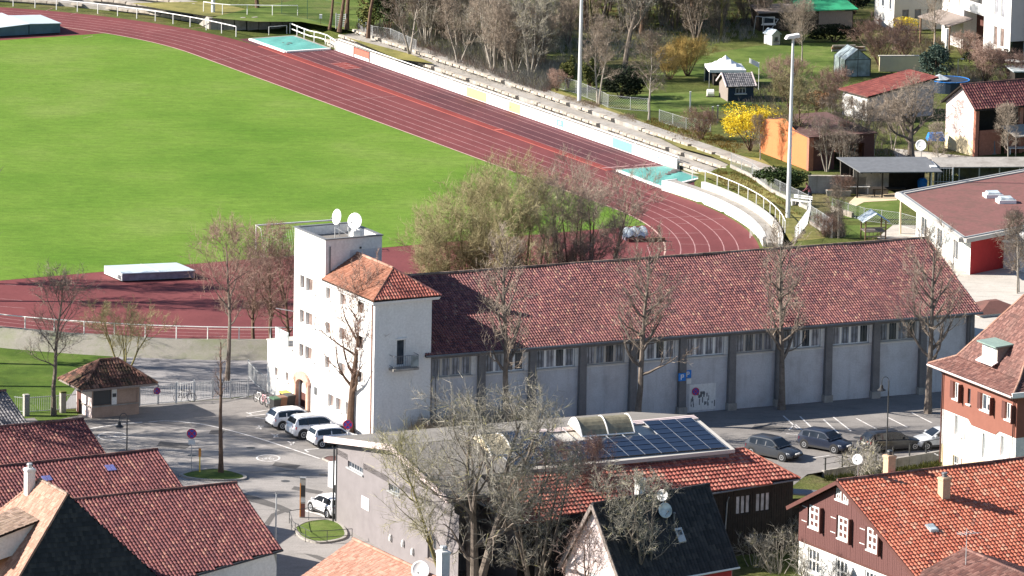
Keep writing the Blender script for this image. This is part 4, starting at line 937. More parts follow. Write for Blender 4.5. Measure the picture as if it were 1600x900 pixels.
    mb = MB(); mb.hull8([(-.3, -.3, 10.3), (5.1, -.3, 10.3), (5.1, 8.2, 10.3), (-.3, 8.2, 10.3)], [(-.36, -.36, 10.5), (5.2, -.36, 10.5), (5.2, 8.2, 10.5), (-.36, 8.2, 10.5)]); mb.build('eaves_soffit', 'white_render', t)
    MB().tube([(-.06, .35, 10.35), (-.06, .35, 0)], .05, 6).build('downpipe', 'pink_sandstone', t)
    MB().tube([(0, 13.35, 7.1), (-1.3, 13.9, 7.35)], .035, 5).build('flag_pole', 'galvanised', t)
    # annex with roof terrace
    wa = Wall(t, 'white_render', (0, 13.5), (0, 17.93), -.1, 4.0, (1, 0), [(2.6, 3.15, 1.5, 2.2), (.72, 1.28, 1.5, 2.2)], .18, 'annex_wall')
    wa.window(2.6, 3.15, 1.5, 2.2, 'white_paint', 'glass_brown', 1, 1, .05); wa.window(.72, 1.28, 1.5, 2.2, 'white_paint', 'glass_brown', 1, 1, .05)
    Wall(t, 'white_render', (0, 17.93), (U, 17.93), -.1, 4.0, (0, -1), (), .1, 'annex_wall'); Wall(t, 'white_render', (U, 13.5), (U, 17.93), -.1, 4.0, (-1, 0), (), .1, 'annex_wall')
    MB().box(-.06, U + .06, 13.6, 18.0, 4.0, 4.1).build('terrace_coping', 'beige_render', t)
    for k in range(2): MB().box(.25, .29, 14.9 + k * 1.15, 15.98 + k * 1.15, 4.1, 5.15 + .03 * k).build('glass_screen', 'glass_light', t)
    MB().lathe([(.18, 4.1), (.25, 4.5), (.22, 4.52)], 10, (.6, 14.2, 0)).build('plant_pot', 'pink_sandstone', t)

# ================================================================ WORKSHOP WITH SOLAR ROOF
def workshop():
    A = radians(25); t = thing('workshop', 'gray rendered workshop with shallow roof covered in solar panels and a curved rooflight', 'building', (-11.907, 437.332, 0), A)
    vF, zF, vR0, vR1, zR, vN, zN = .9, 5.95, -10.4, -9.1, 7.85, -15.4, 6.85; u1 = 22.7
    ops = [(1.95, 4.6, 4.45, 5.3), (9.0, 10.8, 4.4, 5.3), (15.6, 17.0, 1.2, 2.8)]
    w = Wall(t, 'gray_render', (0, 0), (0, -20.6), -.1, 4.9, (1, 0), ops, .2, 'gable_wall', [(0, 5.7), (10.4, 7.55), (19.8, 6.0), (19.8, 4.9)])
    w.window(1.95, 4.6, 4.45, 5.3, 'galvanised', 'glass_dark', 6, 1, .06); w.window(9.0, 10.8, 4.4, 5.3, 'galvanised', 'glass_dark', 3, 1, .06); w.window(15.6, 17.0, 1.2, 2.8, 'gray_wood', 'glass_dark', 2, 2, .06)
    w.part('notice_board', 'paper', 4.45, 5.75, 2.15, 3.0, -.04, -.004); w.part('corner_board', 'dark_metal', -.03, .1, 0, 5.7, -.05, -.003)
    for s, z in ((9.6, .7), (11.7, .8), (13.3, .6)): MB().lathe([(.02, -.02), (.1, -.02), (.13, .15), (.09, .36), (.03, .46)], 8, w(s, z + .3, -.1)).build('painted_figure', 'paper', t)
    Wall(t, 'gray_render', (0, 0), (u1, 0), -.1, 5.75, (0, -1), (), .1, 'far_wall'); Wall(t, 'gray_render', (u1, 0), (u1, -15.3), -.1, 6.0, (-1, 0), (), .1, 'end_wall', [(9.1, 7.6), (15.3, 6.5)]); Wall(t, 'gray_render', (0, -15.3), (u1, -15.3), -.1, 6.6, (0, 1), (), .1, 'near_wall')
    Fp = [(-.5, vF, zF), (u1 + .4, vF, zF), (u1 + .4, vR1, zR), (-.5, vR0, zR)]; Np = [(-.5, vN - .6, zN - .12), (u1 + .4, vN, zN), (u1 + .4, vR1, zR), (-.5, vR0, zR)]
    deck(t, [Fp], 'flat_roof', 0, .28); xs_ = lambda u: (u, vN - .6 + .6 * (u + .5) / (u1 + .9), zN - .12 + .12 * (u + .5) / (u1 + .9)); rs_ = lambda u: (u, vR0 + (vR1 - vR0) * (u + .5) / (u1 + .9), zR)
    deck(t, [[xs_(8), xs_(u1 + .4), rs_(u1 + .4), rs_(8)]], 'beige_render', .03, .25); deck(t, [[xs_(-.5), xs_(8), rs_(8), rs_(-.5)]], 'flat_roof', .03, .25)
    mb = MB(); mb.bar((-.56, vF, zF - .12), (-.56, vR0, zR - .12), .1, .42); mb.bar((-.56, vR0, zR - .12), (-.56, -20.0, zR - .12 - 9.6 * .1587), .1, .42); mb.build('verge_board', 'rose_render', t)
    tz = lambda v: zR + (v - vR0) * (zR - zN) / (vR1 - vN)
    deck(t, [[(-.5, -15.9, tz(-15.9)), (3.3, -15.8, tz(-15.8)), (3.3, -19.7, tz(-19.7)), (-.5, -19.9, tz(-19.9))]], 'flat_roof', .03, .25, 'lower_roof')
    mb = MB()
    for k in range(3): mb.bar((8.6, vR0 + .6 + .05 * k - k * .28, zR - .0 - .03 * k + .02), (u1 + .3, vR1 - .12 - k * .28, zR - .03 * k + .02), .2, .05)
    mb.build('ridge_flashing', 'rose_render', t); gutter(t, (-.5, vF + .1, zF - .1), (u1, vF + .1, zF - .1))
    MB().tube([(-.25, .45, 5.7), (-.15, .12, 5.2), (-.15, .12, 0)], .06, 6).build('downpipe', 'dark_metal', t)
    # solar panels, one by one
    nrm = lambda u: (zR - zN) / ((vR1 + (vR0 - vR1) * (u1 - u) / u1) - vN)
    def top(u, v):
        vr = vR0 + (vR1 - vR0) * (u / u1); return zR + (v - vr) * (zR - zN) / (vr - vN)
    pv = None; cols, rows_ = 13, 7; du, dv = 1.245, .80
    s = (zR - zN) / (vR1 - vN); a = math.atan(s)
    for j in range(rows_):
        for i in range(cols):
            u = 22.55 - du * (i + .5) + (-.12 * j * 0); v = -9.65 - dv * (j + .5)
            if j < 3 and 3 <= i <= 8: continue
            if j < 2 and i == 9: continue
            M = Matrix.Translation((u, v, top(u, v) + .09 + RN.uniform(-.003, .003))) @ Matrix.Rotation(a, 4, 'X')
            if pv is None: pv = MB().box(-du / 2 + .035, du / 2 - .035, -dv / 2 + .035, dv / 2 - .035, -.02, .02).build('solar_panel', 'solar_cell', t); pv.matrix_local = M
            else: share(pv, 'solar_panel', t, M)
    pv = None
    for j in range(2):
        for i in range(5):
            u = 10.9 - i * .86; v = -10.35 - 1.3 * (j + .0) - .5
            M = Matrix.Translation((u, v, top(u, v) + .09)) @ Matrix.Rotation(a, 4, 'X')
            if pv is None: pv = MB().box(-.40, .40, -.62, .62, -.02, .02).build('solar_panel', 'solar_cell', t); pv.matrix_local = M
            else: share(pv, 'solar_panel', t, M)
    mb = MB()
    for i in range(14): u = 22.55 - du * i; mb.bar((u, -9.7, top(u, -9.7) + .075), (u, -15.2, top(u, -15.2) + .075), .05, .04)
    mb.build('mounting_rails', 'galvanised', t)
    # barrel rooflights
    def barrel(u0, u1_, v0, v1, hgt, rib, label):
        g = thing('rooflight', label, 'rooflight', (0, 0, 0)); g.parent = t; del g['category']; n = 10; ends = []
        P = lambda u, k: (u, v0 + (v1 - v0) * k / n, top(u, v0 + (v1 - v0) * k / n) + .1 + hgt * sin(pi * k / n) ** .8)
        mb = MB(); m = 6
        for i in range(m):
            a_, b_ = u0 + (u1_ - u0) * i / m, u0 + (u1_ - u0) * (i + 1) / m
            for k in range(n): mb.quad(P(a_, k), P(b_, k), P(b_, k + 1), P(a_, k + 1))
        mb.build('vault', 'rooflight_plastic' if rib else 'cream_render', g)
        mb = MB()
        for u in (u0, u1_): mb.poly([P(u, k) for k in range(n + 1)])
        mb.build('end_plate', 'cream_render', g)
        mb = MB()
        for u in ((u0, (u0 + u1_) / 2, u1_) if rib else (u0, u1_)): mb.tube([P(u, k) for k in range(n + 1)], .06, 5)
        mb.tube([P(u0, 0), P(u1_, 0)], .06, 5); mb.tube([P(u0, n), P(u1_, n)], .06, 5); mb.build('rib', 'white_paint', g)
    barrel(13.3, 17.3, -11.5, -9.3, .85, True, 'brown ribbed barrel rooflight')
    barrel(5.6, 7.2, -13.4, -10.2, .6, False, 'cream end of a barrel rooflight behind the tree')
    # red tiled annex in front
    r = thing('timber_annex', 'dark timber annex with bright red pantile roof joined below the solar roof', 'building', (-11.907, 437.332, 0), A)
    TL, TR, BR, BM, BL = Vector((6.3, -15.6, 6.55)), Vector((24.3, -14.4, 6.55)), Vector((26.97, -17.7, 5.0)), Vector((15.5, -19.25, 4.68)), Vector((4.5, -20.72, 4.37))
    HB = Vector((3.6, -15.6, 4.9))
    d = deck(r, [[BL, BM, BR, TR, TL]]); tile_poly([TL, TR, BR, BM, BL], 'tiles_red', d, .3, .42, .05, lift=.085); deck(r, [[BL, TL, HB]]); tile_poly([BL, HB, TL], 'tiles_terracotta', d, .25, .34, .03)
    ridge_caps(d, TL, TR, 'tiles_red', .12); ridge_caps(d, TL, BL, 'tiles_old', .11); ridge_caps(d, TR, BR, 'tiles_orange', .1)
    n2 = Vector((.13, -.99, 0)) * .32
    p0 = BL - n2; p1 = BR - n2 - Vector((.3, .03, 0)); Ld = (p1 - p0).length
    ops = [(Ld * .94 - 3.4, Ld * .94 - 2.2, 2.9, 4.2), (Ld * .94 - 1.75, Ld * .94 - .55, 2.9, 4.2), (Ld * .94 - 6.0, Ld * .94 - 5.3, 2.9, 4.2)]
    wl = Wall(r, 'dark_wood', p0, p1, -.9, 4.3, (0, 1), ops, .14, 'boarded_wall', [(Ld - .001, 5.0)])
    for o in ops: wl.window(*o, 'dark_wood', 'curtain_gray', 3 if o[1] - o[0] > 1 else 2, 1, .05, False, .12)
    mb = MB()
    for k in range(int(Ld / .2)):
        s0 = k * .2
        if any(o[0] - .1 < s0 < o[1] + .05 for o in ops): wl.box(mb, s0, s0 + .17, -.9, 2.85, -.02 - .008 * (k % 2), -.002)
        else: wl.box(mb, s0, s0 + .17, -.9, 4.3 + .6 * s0 / Ld, -.02 - .008 * (k % 2), -.002)
    ob = mb.build('boards', 'dark_wood', r); ob['kind'] = 'stuff'
    Wall(r, 'dark_wood', p1, (24.0, -14.4), -.9, 4.8, (-1, 0), (), .1, 'end_wall'); Wall(r, 'gray_render', (p0.x, p0.y), (3.9, -15.6), -.1, 4.3, (1, 0), [(1.5, 2.5, 1.2, 3)], .2, 'end_wall').window(1.5, 2.5, 1.2, 3, 'gray_wood', 'glass_dark', 2, 2)
    gutter(r, BM + Vector((0, -.06, -.08)), BR + Vector((0, -.06, -.08)), 'lead', .06); gutter(r, BL + Vector((-.06, 0, -.08)), HB + Vector((-.06, 0, -.08)), 'white_paint', .08)
    MB().tube([wl(Ld * .94 - 4.2, 4.3, -.3), wl(Ld * .94 - 4.2, 3.9, -.1), wl(Ld * .94 - 4.3, 2.0, -.1), wl(Ld * .94 - 4.9, 1.7, -.1), wl(Ld * .94 - 6.4, 1.6, -.1)], .05, 6).build('downpipe', 'zinc', r)
    MB().hull8([(25.6, -15.8, 3.6), (30.2, -17.2, 3.2), (30.6, -15.6, 3.2), (25.9, -14.2, 3.6)], [(25.6, -15.8, 3.7), (30.2, -17.2, 3.3), (30.6, -15.6, 3.3), (25.9, -14.2, 3.7)]).build('lean_to_roof', 'lead', r)
    Wall(r, 'dark_wood', (26.4, -16.0), (29.6, -16.9), -.9, 3.2, (0, 1), (), .1, 'lean_to_wall')

# ================================================================ HOUSES IN FRONT
def black_roof_house():
    A = radians(38.5); z = 7.5; t = thing('black_roof_house', 'steep house with black tiled roof and pale pink gable behind bare branches', 'house', (5.758, 413.728, 0), A)
    hw, ez = 3.3, 2.55; L = 9.76
    R0, R1 = (-.25, 0, z), (L, 0, z); N = [(-.25, -hw, ez), (L, -hw, ez), R1, R0]; Fp = [(-.25, hw, ez), (L, hw, ez), R1, R0]
    d = deck(t, [N, Fp]); tile_poly(N, 'tiles_black_and_shade', d, .28, .36, .04); tile_poly(Fp, 'tiles_black_and_shade', d, .4, .4, .04); ridge_caps(d, R0, R1, 'tiles_black_and_shade')
    w = Wall(t, 'pink_render', (0, 2.95), (0, -2.95), -.9, 3.0, (1, 0), [(2.4, 3.3, 3.0 - 1.4, 2.8)], .15, 'gable_wall', [(2.95, 7.2)]); w.window(2.4, 3.3, 1.6, 2.8, 'white_paint', 'glass_light', 2, 2)
    Wall(t, 'banner_pink', (0, -2.95), (L - .3, -2.95), -.9, 2.9, (0, 1), (), .1, 'front_wall').part('plinth_paint', 'red_paint', 4, L - .35, -.9, 2.45, -.02, -.003)
    Wall(t, 'pink_render', (L - .3, -2.95), (L - .3, 2.95), -.9, 3.0, (-1, 0), (), .1, 'end_wall', [(2.95, 7.1)]); Wall(t, 'pink_render', (0, 2.95), (L - .3, 2.95), -.9, 2.9, (0, -1), (), .1, 'back_wall')
    mb = MB()
    for s in (1, -1): mb.bar((-.3, 0, z - .08), (-.3, s * hw, ez - .08), .08, .26)
    mb.build('verge_board', 'gray_wood', t); gutter(t, (-.2, -hw - .06, ez - .05), (L, -hw - .06, ez - .05), 'white_paint', .07)
    sl = lambda v: z - (z - ez) * abs(v) / hw
    M = MB().hull8([(5.55, -2.05, sl(-2.05) + .02), (6.15, -2.05, sl(-2.05) + .02), (6.15, -1.5, sl(-1.5) + .02), (5.55, -1.5, sl(-1.5) + .02)], [(5.55, -2.1, sl(-2.05) + .14), (6.15, -2.1, sl(-2.05) + .14), (6.15, -1.55, sl(-1.5) + .14), (5.55, -1.55, sl(-1.5) + .14)]).build('roof_window', 'galvanised', t)
    MB().hull8([(5.65, -2.01, sl(-2.0) + .15), (6.05, -2.01, sl(-2.0) + .15), (6.05, -1.63, sl(-1.6) + .15), (5.65, -1.63, sl(-1.6) + .15)], [(5.65, -2.02, sl(-2.0) + .17), (6.05, -2.02, sl(-2.0) + .17), (6.05, -1.64, sl(-1.6) + .17), (5.65, -1.64, sl(-1.6) + .17)]).build('pane', 'glass_dark', M)
    MB().lathe([(.07, 0), (.07, .4), (.12, .42), (.1, .5)], 8, (5.85, -1.1, sl(-1.1))).build('vent_pipe', 'lead', t)
    chimney(t, (4.2, .5), .5, .5, 6.2, 8.6, 'white_render', 'brick_red')
    dish(t, (5.15, -.75, sl(-.75) + 1.15), .40, (-.85, -.45, .2), sl(-.75)); dish(t, (5.1, -1.0, sl(-1.0) + .55), .52, (-.15, -.95, .35), sl(-1.0), 'glass_light')

def red_half_timber_house():
    A = radians(31); o = (19.769, 425.62); t = thing('red_roof_house', 'house with bright orange tiled roof and gable of dark red boards above white ground floor', 'house', (o[0], o[1], 0), A)
    z, vr, L = 7.62, -5.05, 17.5; hl = .9; hr = -15.6; zl = 4.55; zr = 2.75
    R0, R1 = (-.45, vr, z), (L, vr, z - .05); Lp = [(-.45, hl, zl), (L, hl, zl), R1, R0]; Rp = [(-.45, hr, zr), (L, hr, zr), R1, R0]
    d = deck(t, [Lp, Rp]); tile_poly(Rp, 'tiles_orange', d, .30, .36, .06, lift=.05); tile_poly(Lp, 'tiles_orange', d, .34, .4, .05); ridge_caps(d, (-.45, vr, z + .05), (L, vr, z), 'tiles_brown', .12)
    mb = MB()
    for a, b in (((-.5, vr, z - .1), (-.5, hl, zl - .1)), ((-.5, vr, z - .1), (-.5, hr, zr - .1))): mb.bar(a, b, .08, .26)
    mb.build('verge_board', 'brown_paint', t)
    up = [(1.2, 2.4, 3.6, 5.15), (4.7, 5.9, 3.6, 5.15), (8.2, 9.4, 3.6, 5.15)]; gr = [(1.1, 2.5, .5, 2.15), (4.5, 5.9, .5, 2.15), (8.0, 9.4, .5, 2.15), (11.3, 12.6, .5, 2.15)]
    att = [(4.35, 4.95, 6.2, 7.0), (5.2, 5.8, 6.2, 7.0)]
    w = Wall(t, 'white_render', (0, 0), (0, -14.8), -.9, 2.45, (1, 0), gr, .16, 'ground_floor_wall')
    for g in gr: w.window(*g, 'white_paint', 'glass_dark', 3, 2, .12, True, .12)
    zz = lambda s: zl - .16 + (z - zl) * (s + .9) / (.9 - vr) if s <= 5.05 else z - .16 - (z - zr) * (s - 5.05) / (15.6 - 5.05)
    k = MB(); zt = lambda s: zz(s); dep = -.05
    # boards, one by one, stop short at each window
    ops = up + att; bw = .21; nb = int(14.7 / bw); proto = 0
    for i in range(nb):
        s0, s1 = i * bw, i * bw + bw * .93; cuts = [(2.42, min(zt(s0), zt(s1)))]
        for a, b, c, e in ops:
            if s1 > a and s0 < b:
                new = []
                for lo, hi in cuts:
                    if c > lo: new.append((lo, min(hi, c)))
                    if e < hi: new.append((max(lo, e), hi))
                cuts = new
        jj = RN.uniform(0, .012)
        for lo, hi in cuts:
            if hi - lo > .03: w.part('board', 'brown_boards', s0, s1, lo, hi, -.06 - jj, -.02)
    w2 = Wall(t, 'brown_paint', (0.01, 0), (0.01, -14.8), 2.45, 2.6, (1, 0), (), .1, 'gable_wall', [(.0, zt(0)), (5.05, z - .2), (14.8, zt(14.8))]); w2.dep = .04; w2.n = w.n
    for u in up: w2.window(u[0], u[1], u[2], u[3], 'white_paint', 'glass_dark', 2, 3, .15, True, .15, depth=.05)
    for u in att: w2.window(u[0], u[1], u[2], u[3], 'white_paint', 'glass_brown', 2, 2, .1, True, .1, depth=.05)
    for a, b, c, e in up:
        w.part('shutter', 'brown_paint', b + .42, b + .56, c - .1, e + .1, -.35, -.065); w.part('shutter', 'brown_boards', a - .75, a - .12, c + .05, e, -.1, -.074)
        for zz_ in (c + .25, e - .3): w.part('shutter_hinge', 'white_paint', a - .8, a - .2, zz_, zz_ + .05, -.115, -.102)
    w.part('floor_band', 'brown_paint', 0, 14.8, 2.36, 2.5, -.09, -.061)
    Wall(t, 'white_render', (0, 0), (L - .4, 0), -.9, 4.6, (0, -1), (), .1, 'side_wall'); Wall(t, 'white_render', (0, -14.8), (L - .4, -14.8), -.9, 2.8, (0, 1), (), .1, 'side_wall')
    Wall(t, 'white_render', (L - .4, 0), (L - .4, -14.8), -.9, 2.8, (-1, 0), (), .1, 'end_wall', [(0, 4.5), (5.05, 7.3), (14.8, 2.8)])
    sl = lambda v: z - (z - zr) * (vr - v) / (vr - hr) if v < vr else z - (z - zl) * (v - vr) / (hl - vr)
    chimney(t, (6.4, -7.7), .62, .62, sl(-7.7) - .5, 7.75, 'chimney_buff', 'lead'); chimney(t, (4.3, -4.2), .6, .6, sl(-4.2) - .4, 8.75, 'chimney_buff', 'dark_metal')
    M = MB().hull8([(3.2, -10.9, sl(-10.9) + .04), (3.85, -10.9, sl(-10.9) + .04), (3.85, -10.2, sl(-10.2) + .04), (3.2, -10.2, sl(-10.2) + .04)], [(3.2, -10.9, sl(-10.9) + .2), (3.85, -10.9, sl(-10.9) + .2), (3.85, -10.2, sl(-10.2) + .16), (3.2, -10.2, sl(-10.2) + .16)]).build('roof_window', 'galvanised', t)
    MB().hull8([(3.27, -10.83, sl(-10.83) + .2), (3.78, -10.83, sl(-10.83) + .2), (3.78, -10.27, sl(-10.27) + .17), (3.27, -10.27, sl(-10.27) + .17)], [(3.27, -10.83, sl(-10.83) + .215), (3.78, -10.83, sl(-10.83) + .215), (3.78, -10.27, sl(-10.27) + .185), (3.27, -10.27, sl(-10.27) + .185)]).build('pane', 'glass_light', M)
    dish(t, (1.6, -4.4, 8.75), .36, (-.75, -.6, .25), 7.4)
    # brown roof in the corner
    a = gp(1505, 857, 4.6); b = gp(1660, 930, 4.6); ang = atan2(b.y - a.y, b.x - a.x)
    h = thing('brown_roof_house', 'dark brown tiled roof with an aerial in the corner below the orange roof', 'house', (a.x, a.y, 0), radians(31))
    Rr = [(0, 0, 4.6), (0, -9, 4.4)]; Lf = [(-5.4, .1, 2.6), (-5.4, -9, 2.5)]; Rg = [(5, .1, 2.8), (5, -9, 2.7)]
    q1 = [Lf[1], Lf[0], Rr[0], Rr[1]]; q2 = [Rg[0], Rg[1], Rr[1], Rr[0]]
    d = deck(h, [q1, q2]); tile_poly(q1, 'tiles_brown', d, .3, .36, .045); tile_poly(q2, 'tiles_brown', d, .3, .36, .045); ridge_caps(d, Rr[0], Rr[1], 'tiles_brown', .12)
    Wall(h, 'white_render', (-5, 0), (4.7, 0), -.9, 2.6, (0, -1), (), .1, 'wall', [(5, 4.4)]); Wall(h, 'white_render', (-5, 0), (-5, -9), -.9, 2.6, (1, 0), (), .1, 'wall')
    mb = MB(); mb.tube([(-1.3, -2.2, 4), (-1.3, -2.2, 6.6)], .03, 5); mb.tube([(-1.9, -1.9, 6.2), (-.4, -2.6, 6.3)], .02, 4)
    for k in range(5): x = -1.8 + .3 * k; mb.tube([(x, -2.2 - .3, 6.22), (x + .1, -1.6, 6.22)], .012, 4)
    mb.build('aerial', 'galvanised', h)

def brown_white_house():
    A = radians(27.5); o = gp(1478, 728, 0); t = thing('brown_white_house', 'house with brown upper storey, white middle storey, cream basement and reddish tiled roof with dormer', 'house', o, A)
    Lw = 10.2; up = [(.95, 1.65, 5.2, 6.45), (4.75, 6.0, 5.2, 6.4), (8.1, 8.9, 5.2, 6.45)]
    wu = Wall(t, 'brown_render', (0, .8), (0, .8 - Lw), 4.1, 7.35, (1, 0), [(a + .6, b + .6, c, d) for a, b, c, d in up] + [(3.45, 3.85, 5.2, 6.35)], .18, 'upper_wall')
    for i, (a, b, c, d) in enumerate(up): wu.window(a + .6, b + .6, c, d, 'white_paint', 'glass_dark', 2, 1, .09, True, .1, shutters=None)
    for a, b, c, d in up:
        wu.part('shutter', 'brown_paint', a + .1, a + .55, c, d, -.05, -.01)
        wu.part('shutter', 'brown_paint', b + 1.0, b + 1.1, c - .1, d, -.35, -.01)
    wu.window(3.45, 3.85, 5.2, 6.35, 'brown_paint', 'glass_dark', 1, 1, .04, True, sillmat='white_paint')
    wu.part('flower_box', 'white_paint', 6.55, 6.95, 5.85, 6.3, -.2, -.01)
    lo = [(1.85, 2.75, 2.55, 4.0), (5.6, 6.4, 1.7, 3.5), (8.2, 9.0, 2.4, 3.85)]
    wm = Wall(t, 'white_render', (.04, .8), (.04, .8 - Lw), 1.5, 4.1, (1, 0), lo, .2, 'middle_wall')
    for i, (a, b, c, d) in enumerate(lo): wm.window(a, b, c, d, 'white_paint', 'glass_light', 2 if i != 1 else 1, 1, .08, i != 1, .07, shutters='rose_render' if i != 1 else None)
    # stepped lower edge of the brown storey
    mb = MB(); wu.box(mb, 4.1, 7.4, 3.75, 4.1, -.0, .03); lo4 = [wu(3.6, 4.1, 0), wu(4.1, 3.75, 0), wu(4.1, 4.1, 0)]; mb.poly(lo4); lo5 = [wu(7.4, 3.75, 0), wu(7.9, 4.1, 0), wu(7.4, 4.1, 0)]; mb.poly(lo5); mb.build('bay_apron', 'brown_render', t)
    wb = Wall(t, 'cream_render', (.07, .8), (.07, .8 - Lw), -1.1, 1.5, (1, 0), [(1.6, 2.4, -.2, 1.0), (5.0, 5.6, .2, .95)], .2, 'basement_wall'); wb.window(1.6, 2.4, -.2, 1.0, 'white_paint', 'glass_dark', 2, 2, .08); wb.window(5.0, 5.6, .2, .95, 'brown_paint', 'glass_dark', 1, 1, .08)
    wb.part('basement_shutter', 'rose_render', 2.5, 2.85, -.2, 1.0, -.06, -.01)
    D = 9.0
    for P0, P1, inn in (((0, .8), (D, .8), (0, -1)), ((0, .8 - Lw), (D, .8 - Lw), (0, 1)), ((D, .8), (D, .8 - Lw), (-1, 0))):
        Wall(t, 'brown_render', P0, P1, 4.1, 7.35, inn, (), .1, 'upper_side'); Wall(t, 'white_render', P0, P1, -1.1, 4.1, inn, (), .1, 'lower_side')
    MB().tube([(-.45, .8, 7.15), (-.1, .72, 6.75), (-.1, .72, -1)], .05, 6).build('downpipe', 'brown_paint', t); MB().tube([(-.5, .6 - Lw, 7.2), (-.1, 1.1 - Lw, 6.7), (-.1, 1.1 - Lw, 4.1)], .05, 6).build('downpipe', 'brown_paint', t); MB().tube([(-.1, 1.1 - Lw, 4.1), (-.1, 1.1 - Lw, -1)], .05, 6).build('downpipe', 'white_paint', t)
    # hipped roof with kicked eaves
    e = 7.35; v0, v1 = 1.75, .8 - Lw - .5; u0, u1 = -.75, D + .7; k = 1.5; zk = e + .75; zr = 13.0; m = (u0 + u1) / 2
    a0, b0, c0, d0 = Vector((u0, v0, e)), Vector((u0, v1, e)), Vector((u1, v1, e)), Vector((u1, v0, e)); a1, b1, c1, d1 = Vector((u0 + k, v0 - k, zk)), Vector((u0 + k, v1 + k, zk)), Vector((u1 - k, v1 + k, zk)), Vector((u1 - k, v0 - k, zk)); r0, r1 = Vector((m, v0 - 4.6, zr)), Vector((m, v1 + 4.6, zr))
    faces = [([a0, b0, b1, a1], 1), ([a1, b1, r1, r0], 1), ([b0, c0, c1, b1], 1), ([b1, c1, r1], 1), ([d0, a0, a1, d1], 1), ([d1, a1, r0], 1), ([c0, d0, d1, c1], 1), ([c1, d1, r0, r1], 1)]
    d = deck(t, [f for f, _ in faces], drop=.08)
    for i, (f, _) in enumerate(faces): tile_poly(f, 'tiles_brown' if i in (0, 2, 4) else 'tiles_old' if False else 'tiles_brown', d, .19, .26 if i < 2 else .3, 0, stagger=True, sag=.02, lift=.035)
    for p, q in ((a0, a1), (a1, r0), (b0, b1), (b1, r1), (r0, r1)): ridge_caps(d, p, q, 'tiles_peach', .1)
    mb = MB(); mb.hull8([Vector(p) - Vector((0, 0, .22)) for p in (a0, b0, c0, d0)], [Vector(p) - Vector((0, 0, .1)) for p in (a0, b0, c0, d0)]); mb.build('eaves_soffit', 'beige_render', t)
    gutter(t, a0 + Vector((-.06, 0, -.1)), b0 + Vector((-.06, 0, -.1)), 'rose_render', .08); MB().bar(b0 + Vector((-.02, 0, .02)), b0 + Vector((1.1, 0, .02)), .12, .35).build('verge_board', 'white_paint', t)
    # dormer
    q = MB(); vv0, vv1 = -2.9, -5.0; zb = 8.5; zt = 9.85; ud = .95
    dm = MB().hull8([(ud, vv0, zb), (ud, vv1, zb), (ud + 3.2, vv1, zb), (ud + 3.2, vv0, zb)], [(ud, vv0, zt - .1), (ud, vv1, zt - .1), (ud + 3.2, vv1, zt + .05), (ud + 3.2, vv0, zt + .05)]).build('dormer', 'gray_wood', t)
    wd = Wall(dm, 'beige_render', (ud - .02, vv0), (ud - .02, vv1), zb, zt - .1, (1, 0), [(.25, .95, zb + .3, zt - .25), (1.15, 1.85, zb + .3, zt - .25)], .01, 'dormer_front')
    for s in (.25, 1.15): wd.part('pane', 'glass_light', s, s + .7, zb + .3, zt - .25, .005, .012, dm)
    MB().hull8([(ud - .35, vv0 + .25, zt - .1), (ud - .35, vv1 - .25, zt - .1), (ud + 3.2, vv1 - .2, zt + .1), (ud + 3.2, vv0 + .2, zt + .1)], [(ud - .35, vv0 + .25, zt), (ud - .35, vv1 - .25, zt), (ud + 3.2, vv1 - .2, zt + .2), (ud + 3.2, vv0 + .2, zt + .2)]).build('dormer_roof', 'copper_green', dm)
    MB().hull8([(ud + 2.2, vv0 + .5, zt + .14), (ud + 2.2, vv1 - .2, zt + .14), (ud + 3.4, vv1 - .2, zt + .3), (ud + 3.4, vv0 + .5, zt + .3)], [(ud + 2.2, vv0 + .5, zt + .2), (ud + 2.2, vv1 - .2, zt + .2), (ud + 3.4, vv1 - .2, zt + .45), (ud + 3.4, vv0 + .5, zt + .45)]).build('dormer_flashing', 'galvanised', dm)
    MB().hull8([(ud - .5, vv0 + .1, zb - .1), (ud - .5, vv1 - .1, zb - .1), (ud, vv1 - .1, zb + .12), (ud, vv0 + .1, zb + .12)], [(ud - .5, vv0 + .1, zb - .04), (ud - .5, vv1 - .1, zb - .04), (ud, vv1 - .1, zb + .2), (ud, vv0 + .1, zb + .2)]).build('apron_flashing', 'rose_render', dm)

